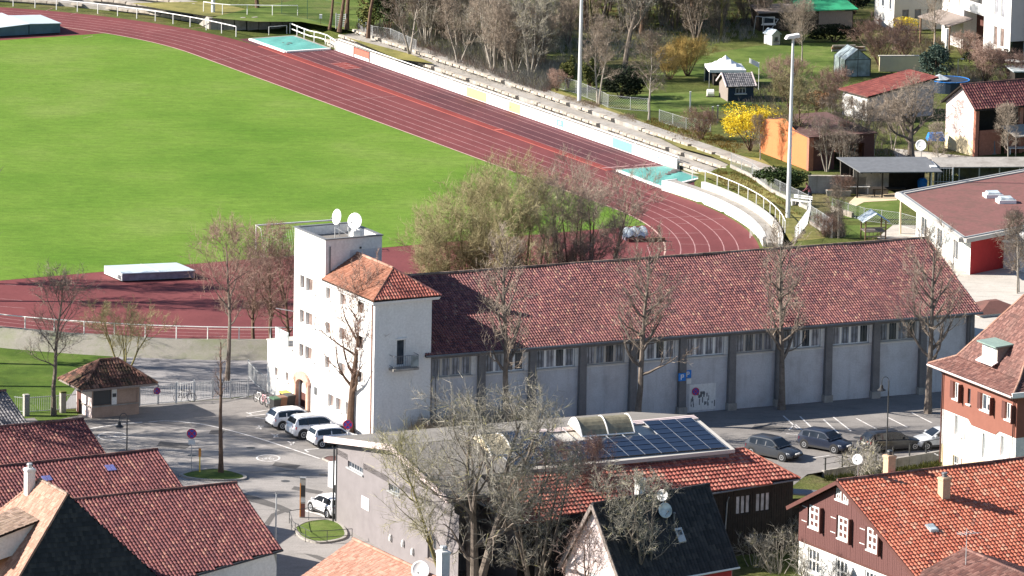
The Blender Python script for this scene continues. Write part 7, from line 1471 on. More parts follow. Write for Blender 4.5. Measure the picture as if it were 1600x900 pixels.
# ================================================================ VEHICLES
def car(label, paint, pos, ang, L=4.3, W=1.78, Hh=1.48, style='hatch', group='parked cars', cat='car'):
    t = thing('parked_car', label, cat, pos, ang, group); hw = W / 2; x0 = -L / 2
    zb = .24; bl = .93 if style != 'suv' else 1.05; hood = .80 if style != 'suv' else .98
    st = [(0, .42, bl - .22, .80), (.02, .30, bl - .06, .90), (.06, .26, bl, .97), (.2, zb, bl + .02, 1), (.45, zb, bl, 1), (.68, zb, bl - .03, 1), (.80, zb, hood + .02, .985), (.92, .25, hood - .1, .94), (.975, .30, hood - .2, .86), (1, .40, hood - .33, .74)]
    mb = MB(); vs = []; m = 12
    for f, a, b, k in st:
        w = hw * k; x = x0 + L * f
        half = [(0, a), (w * .86, a), (w * .985, a + .12), (w, (a + b) / 2 + .02), (w * .965, b - .06), (w * .88, b), (0, b + .025)]
        vs += [(x, y, z) for y, z in half] + [(x, -y, z) for y, z in half[-2:0:-1]]
    fs = [(i * m + k, i * m + (k + 1) % m, (i + 1) * m + (k + 1) % m, (i + 1) * m + k) for i in range(len(st) - 1) for k in range(m)] + [tuple(range(m)), tuple(range((len(st) - 1) * m, len(st) * m))]
    mb.add(vs, fs)
    cabs = {'hatch': [(.015, 0), (.10, .80), (.16, .95), (.32, 1.0), (.48, .99), (.56, .90), (.74, 0)], 'suv': [(.02, 0), (.085, .82), (.13, .96), (.32, 1.0), (.5, .98), (.57, .88), (.72, 0)], 'estate': [(.02, 0), (.11, .78), (.17, .93), (.36, 1.0), (.5, .98), (.57, .88), (.72, 0)], 'small': [(.02, 0), (.08, .8), (.14, .95), (.34, 1.0), (.5, .98), (.60, .85), (.78, 0)]}[style]
    def sec(f):
        for i in range(len(cabs) - 1):
            if cabs[i][0] <= f <= cabs[i + 1][0]: q = (f - cabs[i][0]) / (cabs[i + 1][0] - cabs[i][0]); return bl + (Hh - bl) * (cabs[i][1] + (cabs[i + 1][1] - cabs[i][1]) * q)
        return bl
    wr = lambda z: hw * (.90 - .20 * (z - bl) / (Hh - bl))
    m2 = 7; vs = []
    for f, _ in cabs:
        z = sec(f); x = x0 + L * f; vs += [(x, hw * .90, bl - .05), (x, wr(z), z - .03), (x, wr(z) * .86, z), (x, 0, z + .02), (x, -wr(z) * .86, z), (x, -wr(z), z - .03), (x, -hw * .90, bl - .05)]
    mb.add(vs, [(i * m2 + k, i * m2 + k + 1, (i + 1) * m2 + k + 1, (i + 1) * m2 + k) for i in range(len(cabs) - 1) for k in range(m2 - 1)])
    body = mb.build('body', paint, t); me = body.data; me.polygons.foreach_set('use_smooth', [True] * len(me.polygons))
    try: me.set_sharp_from_angle(angle=radians(38))
    except Exception: pass
    fa, fb = cabs[1][0] + .015, cabs[-1][0] - .06
    for s in (1, -1):
        n = 10; vs = []
        for k in range(n + 1):
            f = fa + (fb - fa) * k / n; z = sec(f); zl, zu = bl + .03, max(bl + .035, z - .10); yy = lambda z_: s * (hw * .90 - (hw * .90 - wr(z)) * (z_ - bl + .05) / max(.02, z - .03 - bl + .05) + .012); x = x0 + L * f; vs += [(x, yy(zl), zl), (x, yy(zu), zu)]
        MB().add(vs, [(2 * i, 2 * i + 2, 2 * i + 3, 2 * i + 1) for i in range(n)]).build('side_window', 'glass_car', t)
        p = MB()
        for f in (.38, ) if style == 'small' else (.26, .45):
            x = x0 + L * f; z = sec(f); p.hull8([(x - .035, s * (hw * .89), bl), (x + .035, s * (hw * .89), bl), (x + .035, s * (hw * .92), bl), (x - .035, s * (hw * .92), bl)], [(x - .035, s * (wr(z) - .02), z - .09), (x + .035, s * (wr(z) - .02), z - .09), (x + .035, s * (wr(z) + .02), z - .09), (x - .035, s * (wr(z) + .02), z - .09)])
        p.build('door_pillar', paint if style != 'suv' else 'plastic_black', t)
        xm = x0 + L * (cabs[-1][0] - .08); MB().hull8([(xm - .06, s * hw * .93, bl + .03), (xm + .1, s * hw * .93, bl + .03), (xm + .08, s * (hw + .16), bl + .05), (xm - .06, s * (hw + .16), bl + .05)], [(xm - .06, s * hw * .9, bl + .16), (xm + .08, s * hw * .9, bl + .14), (xm + .06, s * (hw + .14), bl + .16), (xm - .06, s * (hw + .14), bl + .17)]).build('wing_mirror', paint, t)
        MB().box(x0 + L * .24, x0 + L * .76, s * hw * .985 - .02, s * hw * .985 + .02, zb - .02, zb + .13).build('sill', 'plastic_black', t)
        MB().hull8([(x0 + .01, s * hw * .62, bl - .26), (x0 + .2, s * hw * .955, bl - .26), (x0 + .23, s * hw * .965, bl - .26), (x0 + .04, s * hw * .6, bl - .26)], [(x0 + .035, s * hw * .62, bl - .06), (x0 + .22, s * hw * .95, bl - .06), (x0 + .25, s * hw * .97, bl - .06), (x0 + .06, s * hw * .6, bl - .06)]).build('tail_lamp', 'tail_lamp', t)
        xf = x0 + L * .955; MB().hull8([(xf + .03, s * hw * .5, hood - .29), (xf + .0, s * hw * .86, hood - .27), (xf - .22, s * hw * .955, hood - .22), (xf - .1, s * hw * .5, hood - .29)], [(xf + .0, s * hw * .5, hood - .17), (xf - .05, s * hw * .84, hood - .14), (xf - .28, s * hw * .93, hood - .10), (xf - .2, s * hw * .5, hood - .17)]).build('headlight', 'head_lamp', t)
    def glassq(f0, f1, e0, e1, name):
        z0, z1 = sec(f0), sec(f1); x, y = x0 + L * f0, x0 + L * f1; sg = .014 if f0 > .5 else -.014
        MB().quad((x + sg, wr(z0) * .9, z0 + .012), (x + sg, -wr(z0) * .9, z0 + .012), (y + sg, -wr(z1) * .86, z1 + .012), (y + sg, wr(z1) * .86, z1 + .012)).build(name, 'glass_car', t)
    c = cabs; f0 = c[-1][0] - (c[-1][0] - c[-2][0]) * .14; f1 = c[-2][0] + (c[-1][0] - c[-2][0]) * .06; glassq(f0, f1, 0, 0, 'windscreen')
    f0 = c[0][0] + (c[1][0] - c[0][0]) * .22; f1 = c[1][0] - (c[1][0] - c[0][0]) * .06; glassq(f0, f1, 0, 0, 'rear_window')
    MB().box(x0 - .015, x0 + .05, -.26, .26, .58, .69).build('number_plate', 'paper', t); MB().box(x0 - .02, x0 + .12, -hw * .8, hw * .8, .28, .44).build('rear_bumper', 'plastic_black', t); MB().box(x0 + L - .12, x0 + L + .012, -hw * .55, hw * .55, .34, .50).build('grille', 'plastic_black', t); MB().box(x0 + L - .05, x0 + L + .022, -.25, .25, .52, .62).build('number_plate', 'paper', t)
    r = .32 if style not in ('suv',) else .37
    for f in (.175, .81):
        for s in (1, -1):
            x = x0 + L * f; w = thing('wheel', '', '', (x, s * (hw - .10), r)); del w['label']; del w['category']; w.parent = t
            MB().lathe([(r * 1.2, -.1), (r * 1.2, .106)], 20, (0, 0, .02), (0, s, 0)).build('wheel_arch', 'plastic_black', w)
            MB().lathe([(r * .62, .04), (r * .68, .112), (r * .92, .118), (r, .08), (r, -.1), (r * .9, -.12)], 18, (0, 0, 0), (0, s, 0)).build('tyre', 'rubber', w)
            q = MB(); q.lathe([(r * .66, .095), (r * .6, .11), (r * .2, .10), (r * .12, .125), (.01, .125)], 12, (0, 0, 0), (0, s, 0)); q.build('rim', 'alloy' if paint != 'car_white' or style == 'suv' else 'car_silver', w)
    if style in ('suv', 'estate'):
        for s in (1, -1): MB().tube([(x0 + L * .15, s * hw * .6, Hh + .03), (x0 + L * .5, s * hw * .62, Hh + .045)], .02, 5).build('roof_rail', 'plastic_black', t)
    return t
def by_wheel(px, ang, L, W):
    """centre of a car from the pixel under its right rear wheel"""
    p = gp(*px, 0); d = Vector((cos(ang), sin(ang))); l = Vector((-sin(ang), cos(ang))); q = p.to_2d() + d * (L * (.5 - .175)) + l * (W / 2 - .08); return (q.x, q.y, 0.006)
a = radians(24)
car('white hatchback parked farthest left, nearest the clubhouse doorway', 'car_white', by_wheel((441, 672), a, 4.3, 1.78), a, 4.3, 1.78, 1.47, 'hatch')
car('silver white sport utility car parked between two white hatchbacks', 'car_white', by_wheel((474, 687), a, 4.6, 1.86), a, 4.6, 1.86, 1.66, 'suv')
car('small white hatchback parked beside the workshop roof edge', 'car_white', by_wheel((503, 700.5), a, 3.75, 1.64), a, 3.75, 1.64, 1.46, 'small')
p, q = gp(484, 798, 0), gp(513, 810.5, 0); a = atan2(p.y - q.y, p.x - q.x); d = Vector((cos(a), sin(a))); r_ = Vector((sin(a), -cos(a))); m_ = (p + q).to_2d() / 2 + r_ * .72 - d * .05
car('small white car on the street beside the corner plot, facing left', 'car_white', (m_.x, m_.y, .012), a, 3.6, 1.62, 1.46, 'small')
def van():
    p = gp(534, 786, 0); t = thing('parked_van', 'white box van mostly hidden behind the gray workshop corner', 'van', (p.x + 1.2, p.y + 1.8, .01), radians(-55)); L, W, Hh = 5.2, 1.95, 2.2
    P = [(-L / 2, .35), (-L / 2, Hh - .15), (-L / 2 + .15, Hh), (L / 2 - 1.7, Hh), (L / 2 - .95, 1.25), (L / 2 - .1, 1.0), (L / 2, .7), (L / 2, .35)]
    MB().add([(x, -W / 2, z) for x, z in P] + [(x, W / 2, z) for x, z in P], [tuple(range(8)), tuple(range(8, 16))] + [(i, (i + 1) % 8, 8 + (i + 1) % 8, 8 + i) for i in range(8)]).build('body', 'car_white', t)
    for s in (1, -1): MB().hull8([(L / 2 - 1.75, s * W / 2, 1.3), (L / 2 - 1.05, s * W / 2, 1.3), (L / 2 - 1.05, s * (W / 2 + .012), 1.3), (L / 2 - 1.75, s * (W / 2 + .012), 1.3)], [(L / 2 - 1.75, s * W / 2, 1.95), (L / 2 - 1.6, s * W / 2, 1.95), (L / 2 - 1.6, s * (W / 2 + .012), 1.95), (L / 2 - 1.75, s * (W / 2 + .012), 1.95)]).build('side_window', 'glass_car', t)
    MB().quad((L / 2 - 1.68, -.8, Hh - .03), (L / 2 - 1.68, .8, Hh - .03), (L / 2 - .93, .85, 1.29), (L / 2 - .93, -.85, 1.29)).build('windscreen', 'glass_car', t)
    for f in (-1.6, 1.55):
        for s in (1, -1): MB().lathe([(.2, .1), (.33, .1), (.34, .02), (.34, -.1)], 16, (f, s * (W / 2 - .08), .34), (0, s, 0)).build('wheel', 'rubber', t)
van()
p, q = gp(1371.6, 708, 0), gp(1421.5, 704.5, 0); a = atan2(q.y - p.y, q.x - p.x)
car('black estate car parked side on behind the retaining wall', 'car_black', by_wheel((1371.6, 708), a, 4.65, 1.8), a, 4.65, 1.8, 1.48, 'estate')
def by_ends(rear, front, side=.0):
    p, q = gp(*rear, 0), gp(*front, 0); a = atan2(q.y - p.y, q.x - p.x); m = (p + q) / 2; return (m.x, m.y, .006), a
c_, a = by_ends((1264, 697), (1316, 707)); car('dark blue hatchback parked behind the crooked small tree', 'car_navy', (c_[0], c_[1], .006), radians(-36), 4.1, 1.75, 1.46, 'hatch')
c_, a = by_ends((1182, 706), (1236, 722)); car('dark gray car partly hidden behind the red tiled annex roof', 'car_anthracite', c_, radians(-38), 4.3, 1.8, 1.5, 'hatch')
p = gp(1468, 698, 0); car('silver car half hidden by the brown and white house', 'car_silver', (p.x, p.y, .006), radians(200), 4.4, 1.8, 1.44, 'hatch')

# ================================================================ PERSON AT THE FENCE
def person():
    p = gp(1265, 316, Z1); t = thing('person', 'person in a maroon jacket and dark trousers leaning over a white table behind the fence', 'person', p, radians(150))
    V = [(0, 0, .92), (.04, 0, 1.12), (.18, 0, 1.33), (.25, 0, 1.40), (.33, 0, 1.50), (.36, 0, 1.60),
         (0, .10, .88), (.03, .12, .48), (-.02, .13, .08), (.12, .14, .04), (0, -.10, .88), (-.05, -.12, .48), (-.12, -.13, .08), (.02, -.14, .04),
         (.20, .19, 1.34), (.34, .24, 1.12), (.52, .18, .97), (.20, -.19, 1.34), (.36, -.23, 1.12), (.54, -.15, .97)]
    E = [(0, 1), (1, 2), (2, 3), (3, 4), (4, 5), (0, 6), (6, 7), (7, 8), (8, 9), (0, 10), (10, 11), (11, 12), (12, 13), (2, 14), (14, 15), (15, 16), (2, 17), (17, 18), (18, 19)]
    Rr = [.15, .14, .15, .06, .09, .085, .10, .065, .045, .04, .10, .065, .045, .04, .07, .05, .035, .07, .05, .035]
    for s, wi in ((1, 16), (-1, 19)):
        w = V[wi]; pv = len(V); V.append((w[0] + .07, w[1], w[2] - .01)); Rr.append(.03); E.append((wi, pv))
        for k, (dx, dy, dz) in enumerate(((.085, .035, -.02), (.095, .012, -.025), (.09, -.012, -.025), (.075, -.034, -.02), (.03, .05 * s, -.01))):
            V.append((w[0] + .07 + dx, w[1] + dy, w[2] - .01 + dz)); Rr.append(.009); E.append((pv, len(V) - 1))
    me = bpy.data.meshes.new('body'); me.from_pydata(V, E, []); me.materials.append(MATS['jacket_maroon']); o = bpy.data.objects.new('body', me); COL.objects.link(o); o.parent = t
    sk = o.modifiers.new('skin', 'SKIN'); sk.use_smooth_shade = True
    for i, sv in enumerate(me.skin_vertices[0].data): sv.radius = (Rr[i], Rr[i]); sv.use_root = (i == 0)
    o.modifiers.new('sub', 'SUBSURF').levels = 1
    MB().lathe([(.02, -.02), (.085, .0), (.105, .06), (.098, .13), (.05, .17), (.01, .18)], 10, (.345, 0, 1.53), (.25, 0, 1)).build('hair', 'hair_brown', t)
    mb = MB(); mb.lathe([(.02, -.07), (.06, -.05), (.078, .02), (.07, .06)], 9, (.385, 0, 1.57), (.25, 0, 1)); mb.lathe([(.012, -.02), (.018, 0), (.006, .02)], 6, (.465, 0, 1.565), (.3, 0, 1)); mb.build('face', 'skin', t)
    mb = MB()
    for s in (.10, -.11): mb.tube([(0 if s > 0 else -.0, s, .93), (.03 if s > 0 else -.05, s * 1.15, .48), (-.02 if s > 0 else -.12, s * 1.2, .06)], [.115, .085, .06], 8)
    mb.build('trousers', 'jeans_dark', t)
    t = thing('garden_bench', 'white slatted bench and boards leaning at the fence beside the person', 'bench', gp(1252, 322, Z1), radians(-30))
    for k in range(4): MB().box(-.9, .9, -.28 + .15 * k, -.16 + .15 * k, .42, .46).build('slat', 'white_paint', t)
    for x in (-.8, 0, .8): MB().box(x - .05, x + .05, -.28, .3, 0, .42).build('leg', 'white_paint', t)
    for k in range(2): MB().box(-.9, .9, .3, .34, .6 + .18 * k, .72 + .18 * k).build('back_slat', 'white_paint', t)
person()

# ================================================================ TREES
def grow_tree(name, label, rng, h=10, r=.18, clear=.3, nl=10, ll=3.0, kids=(6, 5, 3), up=.25, jit=.28, lang=(35, 70), stems=1, lean=0.12, twig_=.011, bark_='bark_gray', twigm='twig_brown', shape='round', lmin=.35, wander=.06, cat='tree', group=None, decay=.55, droop=0.0, topcut=1.0, tlen=1.0, lr=1.0):
    T = MB(); C = MB()
    twig_ *= 1.35
    def rdir(d, ang, az):
        a = Vector((0, 0, 1)) if abs(d.z) < .95 else Vector((1, 0, 0)); s = d.cross(a).normalized(); u = s.cross(d)
        return (d * cos(ang) + (s * cos(az) + u * sin(az)) * sin(ang)).normalized()
    def tri(mb, p, q, r0, r1, tip):
        d = (q - p); s = d.cross(Vector((.3, .9, .2))).normalized(); u = d.normalized().cross(s); b = len(mb.v)
        for pt, rr in (((p, r0),) if tip else ((p, r0), (q, r1))):
            for k in range(3): a = 2.094 * k; mb.v.append(tuple(pt + (s * cos(a) + u * sin(a)) * rr))
        if tip: mb.v.append(tuple(q)); mb.f += [(b, b + 1, b + 3), (b + 1, b + 2, b + 3), (b + 2, b, b + 3)]
        else:
            for k in range(3): mb.f.append((b + k, b + (k + 1) % 3, b + 3 + (k + 1) % 3, b + 3 + k))
    def branch(p, d, L, r0, lev):
        n = (5, 4, 2, 1)[min(lev, 3)]; pts = [p]; rs = [r0]
        for i in range(n):
            d = (d + Vector((rng.gauss(0, jit), rng.gauss(0, jit), rng.gauss(0, jit) + up - droop * i)) * (.6 if lev < 2 else .7)).normalized()
            p = p + d * (L / n); pts.append(p); rs.append(max(twig_ * .6, r0 * (1 - .8 * (i + 1) / n)))
            if lev < 3 and i > 0 or (lev < 3 and n <= 2):
                nk = kids[lev] / (n - 1); k = int(nk) + (1 if rng.random() < nk - int(nk) else 0)
                for _ in range(k):
                    branch(p - d * (L / n * rng.random()), rdir(d, radians(rng.uniform(28, 62)), rng.uniform(0, 6.28)), max(.4, L * rng.uniform(.42, .78) * (1.15 - .45 * i / n) * tlen), max(twig_ * (1.0 if lev < 2 else .72), rs[-1] * .55), lev + 1)
        if lev <= 1 and r0 > .028: T.tube(pts, rs, 6 if lev == 0 else 4, False)
        else:
            for i in range(len(pts) - 1): tri(C, pts[i], pts[i + 1], rs[i], rs[i + 1], i == len(pts) - 2)
    for s in range(stems):
        az0 = 2 * pi * s / stems + rng.random(); tilt = (lean if stems == 1 else lean * rng.uniform(.7, 1.4)); d = Vector((cos(az0) * tilt, sin(az0) * tilt, 1)).normalized()
        p = Vector((cos(az0), sin(az0), 0)) * (.15 * (stems > 1)); n = 9; pts = [p]; hh = h * rng.uniform(.85, 1.0) if stems > 1 else h
        for i in range(n):
            d = (d + Vector((rng.gauss(0, wander), rng.gauss(0, wander), .05))).normalized(); p = p + d * (hh * topcut / n); pts.append(p)
        rs = [r * (1.25 if i == 0 else 1 - .82 * (i / n) * topcut) for i in range(n + 1)]; T.tube(pts, rs, 8)
        m = max(3, nl // stems if stems > 1 else nl)
        for k in range(m):
            f = clear + (1 - clear) * (k + rng.random() * .8) / m; x = min(.999, f) * n; i = int(x); q = pts[i].lerp(pts[i + 1], x - i); g = (f - clear) / (1 - clear)
            prof = {'round': lmin + (1 - lmin) * sin(pi * min(1, .12 + g * .9)), 'vase': .45 + .5 * g, 'cone': 1.05 - .75 * g, 'flat': .95 - .35 * g}[shape]
            branch(q, rdir((pts[i + 1] - pts[i]).normalized(), radians(rng.uniform(*lang)) * (1 - .35 * g), k * 2.4 + rng.random()), ll * prof, max(twig_ * 1.5, rs[i] * rng.uniform(.38, .6) * lr), 0 if ll > 1.6 else 1)
    t = thing(name, label, cat, (0, 0, 0), 0, group); T.build('trunk', bark_, t); C.build('crown', twigm, t); return t
R_ = random.Random(5)
def at(o, pix, z=None, ang=None, dz=0.0):
    p = gp(*pix, z); o.location = (p.x, p.y, p.z + dz); o.rotation_euler = (0, 0, R_.random() * 6.28 if ang is None else ang); return o
def hall_pt(px, v):
    """ground point on a line parallel to the hall at depth v that shows at image column px"""
    a, b = -60.0, 60.0
    for _ in range(40):
        m = (a + b) / 2; p = hallp(m, v); y = p[1] * cos(PITCH) + CAM_H * sin(PITCH); up = p[1] * sin(PITCH) - CAM_H * cos(PITCH)
        u, w_ = p[0] / y, up / y; x = 800 + F_PX * (cos(ROLL) * u + sin(ROLL) * w_)
        if x < px: a = m
        else: b = m
    return (*hallp(a, v), 0.0)
# row in front of the hall
row = [((547, 676), 10.8, 'bare tree with long curved branches before the white clubhouse wall and parked cars'), ((788, 684), 13.9, 'bare tree in front of the hall nearest the clubhouse'), ((996, 665), 13.0, 'bare tree before the middle of the hall, left of the parking signs'), ((1221, 640), 12.6, 'tall bare tree before the hall, right of the parking signs'), ((1450, 646), 12.6, 'bare tree before the right end of the hall with two drooping low branches')]
for i, (px, h, lab) in enumerate(row):
    o = grow_tree('bare_tree', lab, random.Random(40 + i), h=h, r=.27, clear=.30 if i else .28, nl=20 if i else 18, ll=3.6 if i else 4.0, kids=(5, 4, 3), up=.34, jit=.24, lang=(32, 80), twig_=.013, bark_='bark_gray' if i else 'bark_brown', twigm='twig_brown' if i else 'twig_red', shape='flat', lean=.02, wander=.035, tlen=.9, lr=1.35)
    at(o, px, 0)
o = grow_tree('pollard_tree', 'bare pollarded trunk with few twigs on the planted island', random.Random(3), h=9.6, r=.19, clear=.55, nl=13, ll=1.0, kids=(4, 4, 2), twig_=.009, bark_='bark_brown', twigm='twig_red', shape='flat', lean=.02, wander=.02); at(o, (345, 741), 0)
o = grow_tree('bare_tree', 'bare round crowned tree behind the bar fence, above the planted island trunk', random.Random(8), h=10.6, r=.19, clear=.36, nl=17, ll=3.6, kids=(6, 5, 4), up=.2, lang=(35, 72), twig_=.009, bark_='bark_gray', twigm='twig_red', lean=.02); at(o, (355, 596), 0)
o = grow_tree('bare_tree', 'bare tree with mossy trunk left of the kiosk roof', random.Random(9), h=10.0, r=.2, clear=.34, nl=15, ll=3.5, kids=(6, 5, 3), up=.16, lang=(35, 75), twig_=.009, bark_='bark_gray', twigm='twig_brown', lean=.03); at(o, (84, 649), 0)
o = grow_tree('small_tree', 'low bare many stemmed tree behind the kiosk roof', random.Random(10), h=5.2, r=.1, clear=.3, nl=22, ll=2.4, kids=(5, 5, 3), stems=5, lean=.35, twig_=.010, twigm='twig_olive', bark_='bark_lichen'); at(o, (194, 592), 0)
for i, (px, h) in enumerate((((423, 552), 9.2), ((452, 560), 7.5), ((396, 548), 6.6))):
    o = grow_tree('bare_tree', ('bare dark tree left of the clubhouse tower by the near railing', 'smaller bare tree tight behind the clubhouse tower', 'low bare tree left of the clubhouse annex beside the near track railing')[i], random.Random(60 + i), h=h, r=.17, clear=.25, nl=17, ll=3.2, kids=(6, 5, 3), up=.15, twig_=.009, bark_='bark_brown', twigm='twig_red', lean=.05); at(o, px, 0)
# dense trees behind the hall
o = grow_tree('bare_tree', 'large olive twiggy tree with many stems behind the hall, nearest the clubhouse', random.Random(12), h=13.6, r=.15, clear=.16, nl=90, ll=3.7, kids=(7, 6, 5), stems=9, lean=.27, up=.24, jit=.2, lang=(18, 46), twig_=.010, bark_='bark_lichen', twigm='twig_olive', shape='vase'); o.location = hall_pt(764, 19.8)
dup(o, hall_pt(690, 21), 2.2, .78, 'smaller olive twiggy tree behind the hall next to the clubhouse tower')
b1 = grow_tree('bare_tree', 'dark stemmed spreading tree behind the hall, right of the olive tree', random.Random(13), h=13.4, r=.16, clear=.18, nl=80, ll=3.5, kids=(7, 6, 5), stems=9, lean=.30, up=.22, jit=.2, lang=(18, 46), twig_=.010, bark_='bark_brown', twigm='twig_brown', shape='vase'); b1.location = hall_pt(905, 19.8)
b2 = grow_tree('bush', 'low twiggy bush behind the hall roof beside the clubhouse tower', random.Random(14), h=5.0, r=.07, clear=.1, nl=50, ll=2.3, kids=(6, 5, 4), stems=10, lean=.5, twig_=.009, twigm='twig_red', bark_='bark_brown', cat='bush'); b2.location = hall_pt(690, 21)
for px, v, s, lab in ((640, 20.5, .8, 'small bare bush immediately right of the clubhouse tower'), (835, 22, .9, 'bare bush between the two large trees behind the hall'), (1150, 20, .72, 'bare bush behind the hall ridge in front of the track bend'), (1010, 20, .5, 'tiny bare bush behind the hall ridge below the covered machine'), (985, 20.5, .9, 'bare bush right of the dark stemmed tree behind the hall'), (1225, 21, .6, 'small red brown bush at the end of the bend wall'), (735, 20.2, .85, 'bare bush under the olive tree behind the hall'), (790, 21, .8, 'bare bush between the stems of the olive tree behind the hall'), (612, 24, .7, 'low bare bush touching the clubhouse tower'), (870, 20.2, .75, 'bare bush under the dark stemmed tree behind the hall')):
    dup(b2, hall_pt(px, v), px, s, lab)
b3 = grow_tree('bare_tree', 'narrow twiggy tree behind the hall between olive and dark stemmed trees', random.Random(15), h=12.4, r=.13, clear=.2, nl=36, ll=3.0, kids=(6, 5, 4), stems=5, lean=.25, up=.24, lang=(18, 46), twig_=.010, bark_='bark_lichen', twigm='twig_lichen', shape='vase'); b3.location = hall_pt(818, 20.5)
# foreground trees
o = grow_tree('big_bare_tree', 'large lichen covered bare tree spreading over the gray workshop wall and solar roof', random.Random(21), h=12.4, r=.34, clear=.22, nl=30, ll=5.6, kids=(6, 5, 4), stems=4, lean=.36, up=.16, jit=.34, lang=(25, 62), twig_=.013, bark_='bark_gray', twigm='twig_gray', shape='round', decay=.6, lr=1.2); at(o, (742, 926), 0, .6)
o = grow_tree('bare_tree', 'lichen yellow bare tree leaning left across the gray workshop gable', random.Random(27), h=9.5, r=.17, clear=.25, nl=14, ll=4.0, kids=(6, 5, 3), up=.14, jit=.32, lang=(30, 65), twig_=.011, bark_='bark_lichen', twigm='twig_lichen', lean=.5); at(o, (694, 915), 0, 2.9)
o = grow_tree('bare_tree', 'dense olive gray twiggy tree left of the pink gable', random.Random(22), h=9.6, r=.15, clear=.2, nl=34, ll=2.9, kids=(5, 4, 4), stems=5, lean=.22, up=.2, jit=.27, lang=(22, 60), twig_=.011, bark_='bark_gray', twigm='twig_gray'); at(o, (834, 932), 0)
o = grow_tree('bare_tree', 'dense gray twiggy tree covering the left part of the black roof', random.Random(23), h=9.6, r=.14, clear=.25, nl=30, ll=2.6, kids=(5, 4, 4), stems=4, lean=.18, up=.2, jit=.27, lang=(22, 60), twig_=.011, bark_='bark_gray', twigm='twig_gray'); at(o, (996, 962), 0)
o = grow_tree('bare_tree', 'bare tree with straw brown twigs rising before the red tiled annex roof', random.Random(24), h=8.8, r=.13, clear=.3, nl=34, ll=2.5, kids=(6, 5, 3), stems=3, lean=.16, up=.3, jit=.26, twig_=.010, bark_='bark_brown', twigm='twig_pinkish', lang=(18, 48)); at(o, (908, 882), 0)
o = grow_tree('small_tree', 'small bare tree standing directly before the pale pink gable', random.Random(25), h=6.2, r=.12, clear=.2, nl=13, ll=2.6, kids=(5, 4, 2), up=.22, jit=.3, twig_=.011, bark_='bark_brown', twigm='twig_pinkish', lang=(22, 55)); at(o, (926, 985), 0)
o = grow_tree('pollard_tree', 'small crooked pollarded tree below the retaining wall by the dark cars', random.Random(26), h=2.5, r=.13, clear=.45, nl=12, ll=1.9, kids=(5, 5, 2), up=.05, jit=.4, twig_=.014, bark_='bark_pale', twigm='twig_gray', lang=(50, 95), shape='flat'); at(o, (1342, 768), -.9)
sh = grow_tree('shrub', 'bare gray shrub left of the red boarded gable', random.Random(28), h=3.6, r=.05, clear=.1, nl=30, ll=1.6, kids=(5, 5, 3), stems=8, lean=.4, twig_=.010, bark_='bark_pale', twigm='twig_gray', cat='shrub', up=.2); at(sh, (1215, 915), -.9)
for px, s, lab in (((1180, 905), .85, 'bare gray shrub beside the black tiled roof corner'), ((1265, 925), .9, 'low shrub at the foot of the red boarded gable, left of its windows'), ((1310, 945), .8, 'low shrub in front of the white ground floor windows'), ((1240, 880), .8, 'bare shrub before the dark timber annex')): p = gp(*px, -.9); dup(sh, p, px[0], s, lab)
# gardens
o = grow_tree('old_tree', 'old gnarled pollarded fruit tree with thick bare limbs before the pink garden house', random.Random(31), h=4.6, r=.36, clear=.3, nl=18, ll=4.0, kids=(6, 5, 3), up=.12, jit=.36, lang=(38, 85), twig_=.011, bark_='bark_gray', twigm='twig_brown', shape='flat'); at(o, (1424, 250), Z1)
o = grow_tree('bare_tree', 'bare two stemmed tree beside the yellow bush and mast', random.Random(32), h=7.6, r=.14, clear=.25, nl=26, ll=2.3, kids=(6, 6, 3), stems=2, lean=.1, twig_=.009, bark_='bark_brown', twigm='twig_olive'); at(o, (1246, 252), Z1)
g1 = grow_tree('bare_tree', 'slender leaning bare tree on the bank before the lawn', random.Random(33), h=7.2, r=.11, clear=.3, nl=22, ll=2.4, kids=(5, 5, 3), twig_=.009, bark_='bark_pale', twigm='twig_brown', lean=.12); at(g1, (1014, 187), Z1, 1.0)
g2 = grow_tree('bare_tree', 'bare tree with pale twin stems right of the white mast', random.Random(34), h=7.4, r=.10, clear=.3, nl=24, ll=2.2, kids=(6, 6, 3), stems=2, lean=.12, twig_=.009, bark_='bark_pale', twigm='twig_brown'); at(g2, (935, 162), Z1)
g3 = grow_tree('bare_tree', 'tall thick trunked bare tree behind the dark evergreen shrub', random.Random(35), h=12.5, r=.30, clear=.3, nl=20, ll=4.2, kids=(6, 5, 4), twig_=.010, bark_='bark_gray', twigm='twig_gray', jit=.3); at(g3, (975, 118), Z1)
g4 = grow_tree('birch_tree', 'pale stemmed bare trees behind the pergola', random.Random(36), h=5.6, r=.08, clear=.3, nl=22, ll=1.9, kids=(5, 5, 3), stems=4, lean=.18, twig_=.009, bark_='bark_pale', twigm='twig_brown'); at(g4, (1330, 256), Z1)
dup(g4, gp(1362, 254, Z1), 2, .9, 'pale stemmed bare trees right behind the middle of the pergola roof'); dup(g1, gp(1253, 96, Z1), 4, .72, 'small round bare tree on the lawn before the green roofed shed'); dup(g4, gp(1303, 222, Z1), 1, .75, 'bare shrubby tree beside the brown flat roof')
dup(g1, gp(1188, 250, Z1), 3, .5, 'small dark bare tree under the yellow bush'); dup(g2, gp(1310, 372, Z1), 1, .55, 'three pale trunks beside the play hut'); dup(g2, gp(1590, 470, .6), 1, .9, 'bare tree at the right edge beside the kindergarten canopy'); dup(g1, gp(1466, 270, Z1), 2, .55, 'bare tree before the open barn'); dup(g1, gp(1500, 236, Z1), 5, .6, 'bare tree at the corner of the open barn')
dup(g1, gp(1575, 262, Z1), 2, .7, 'bare tree before the barn lean to'); dup(g1, gp(1460, 80, Z1), 4, .85, 'bare ochre tree before the low apartment block')
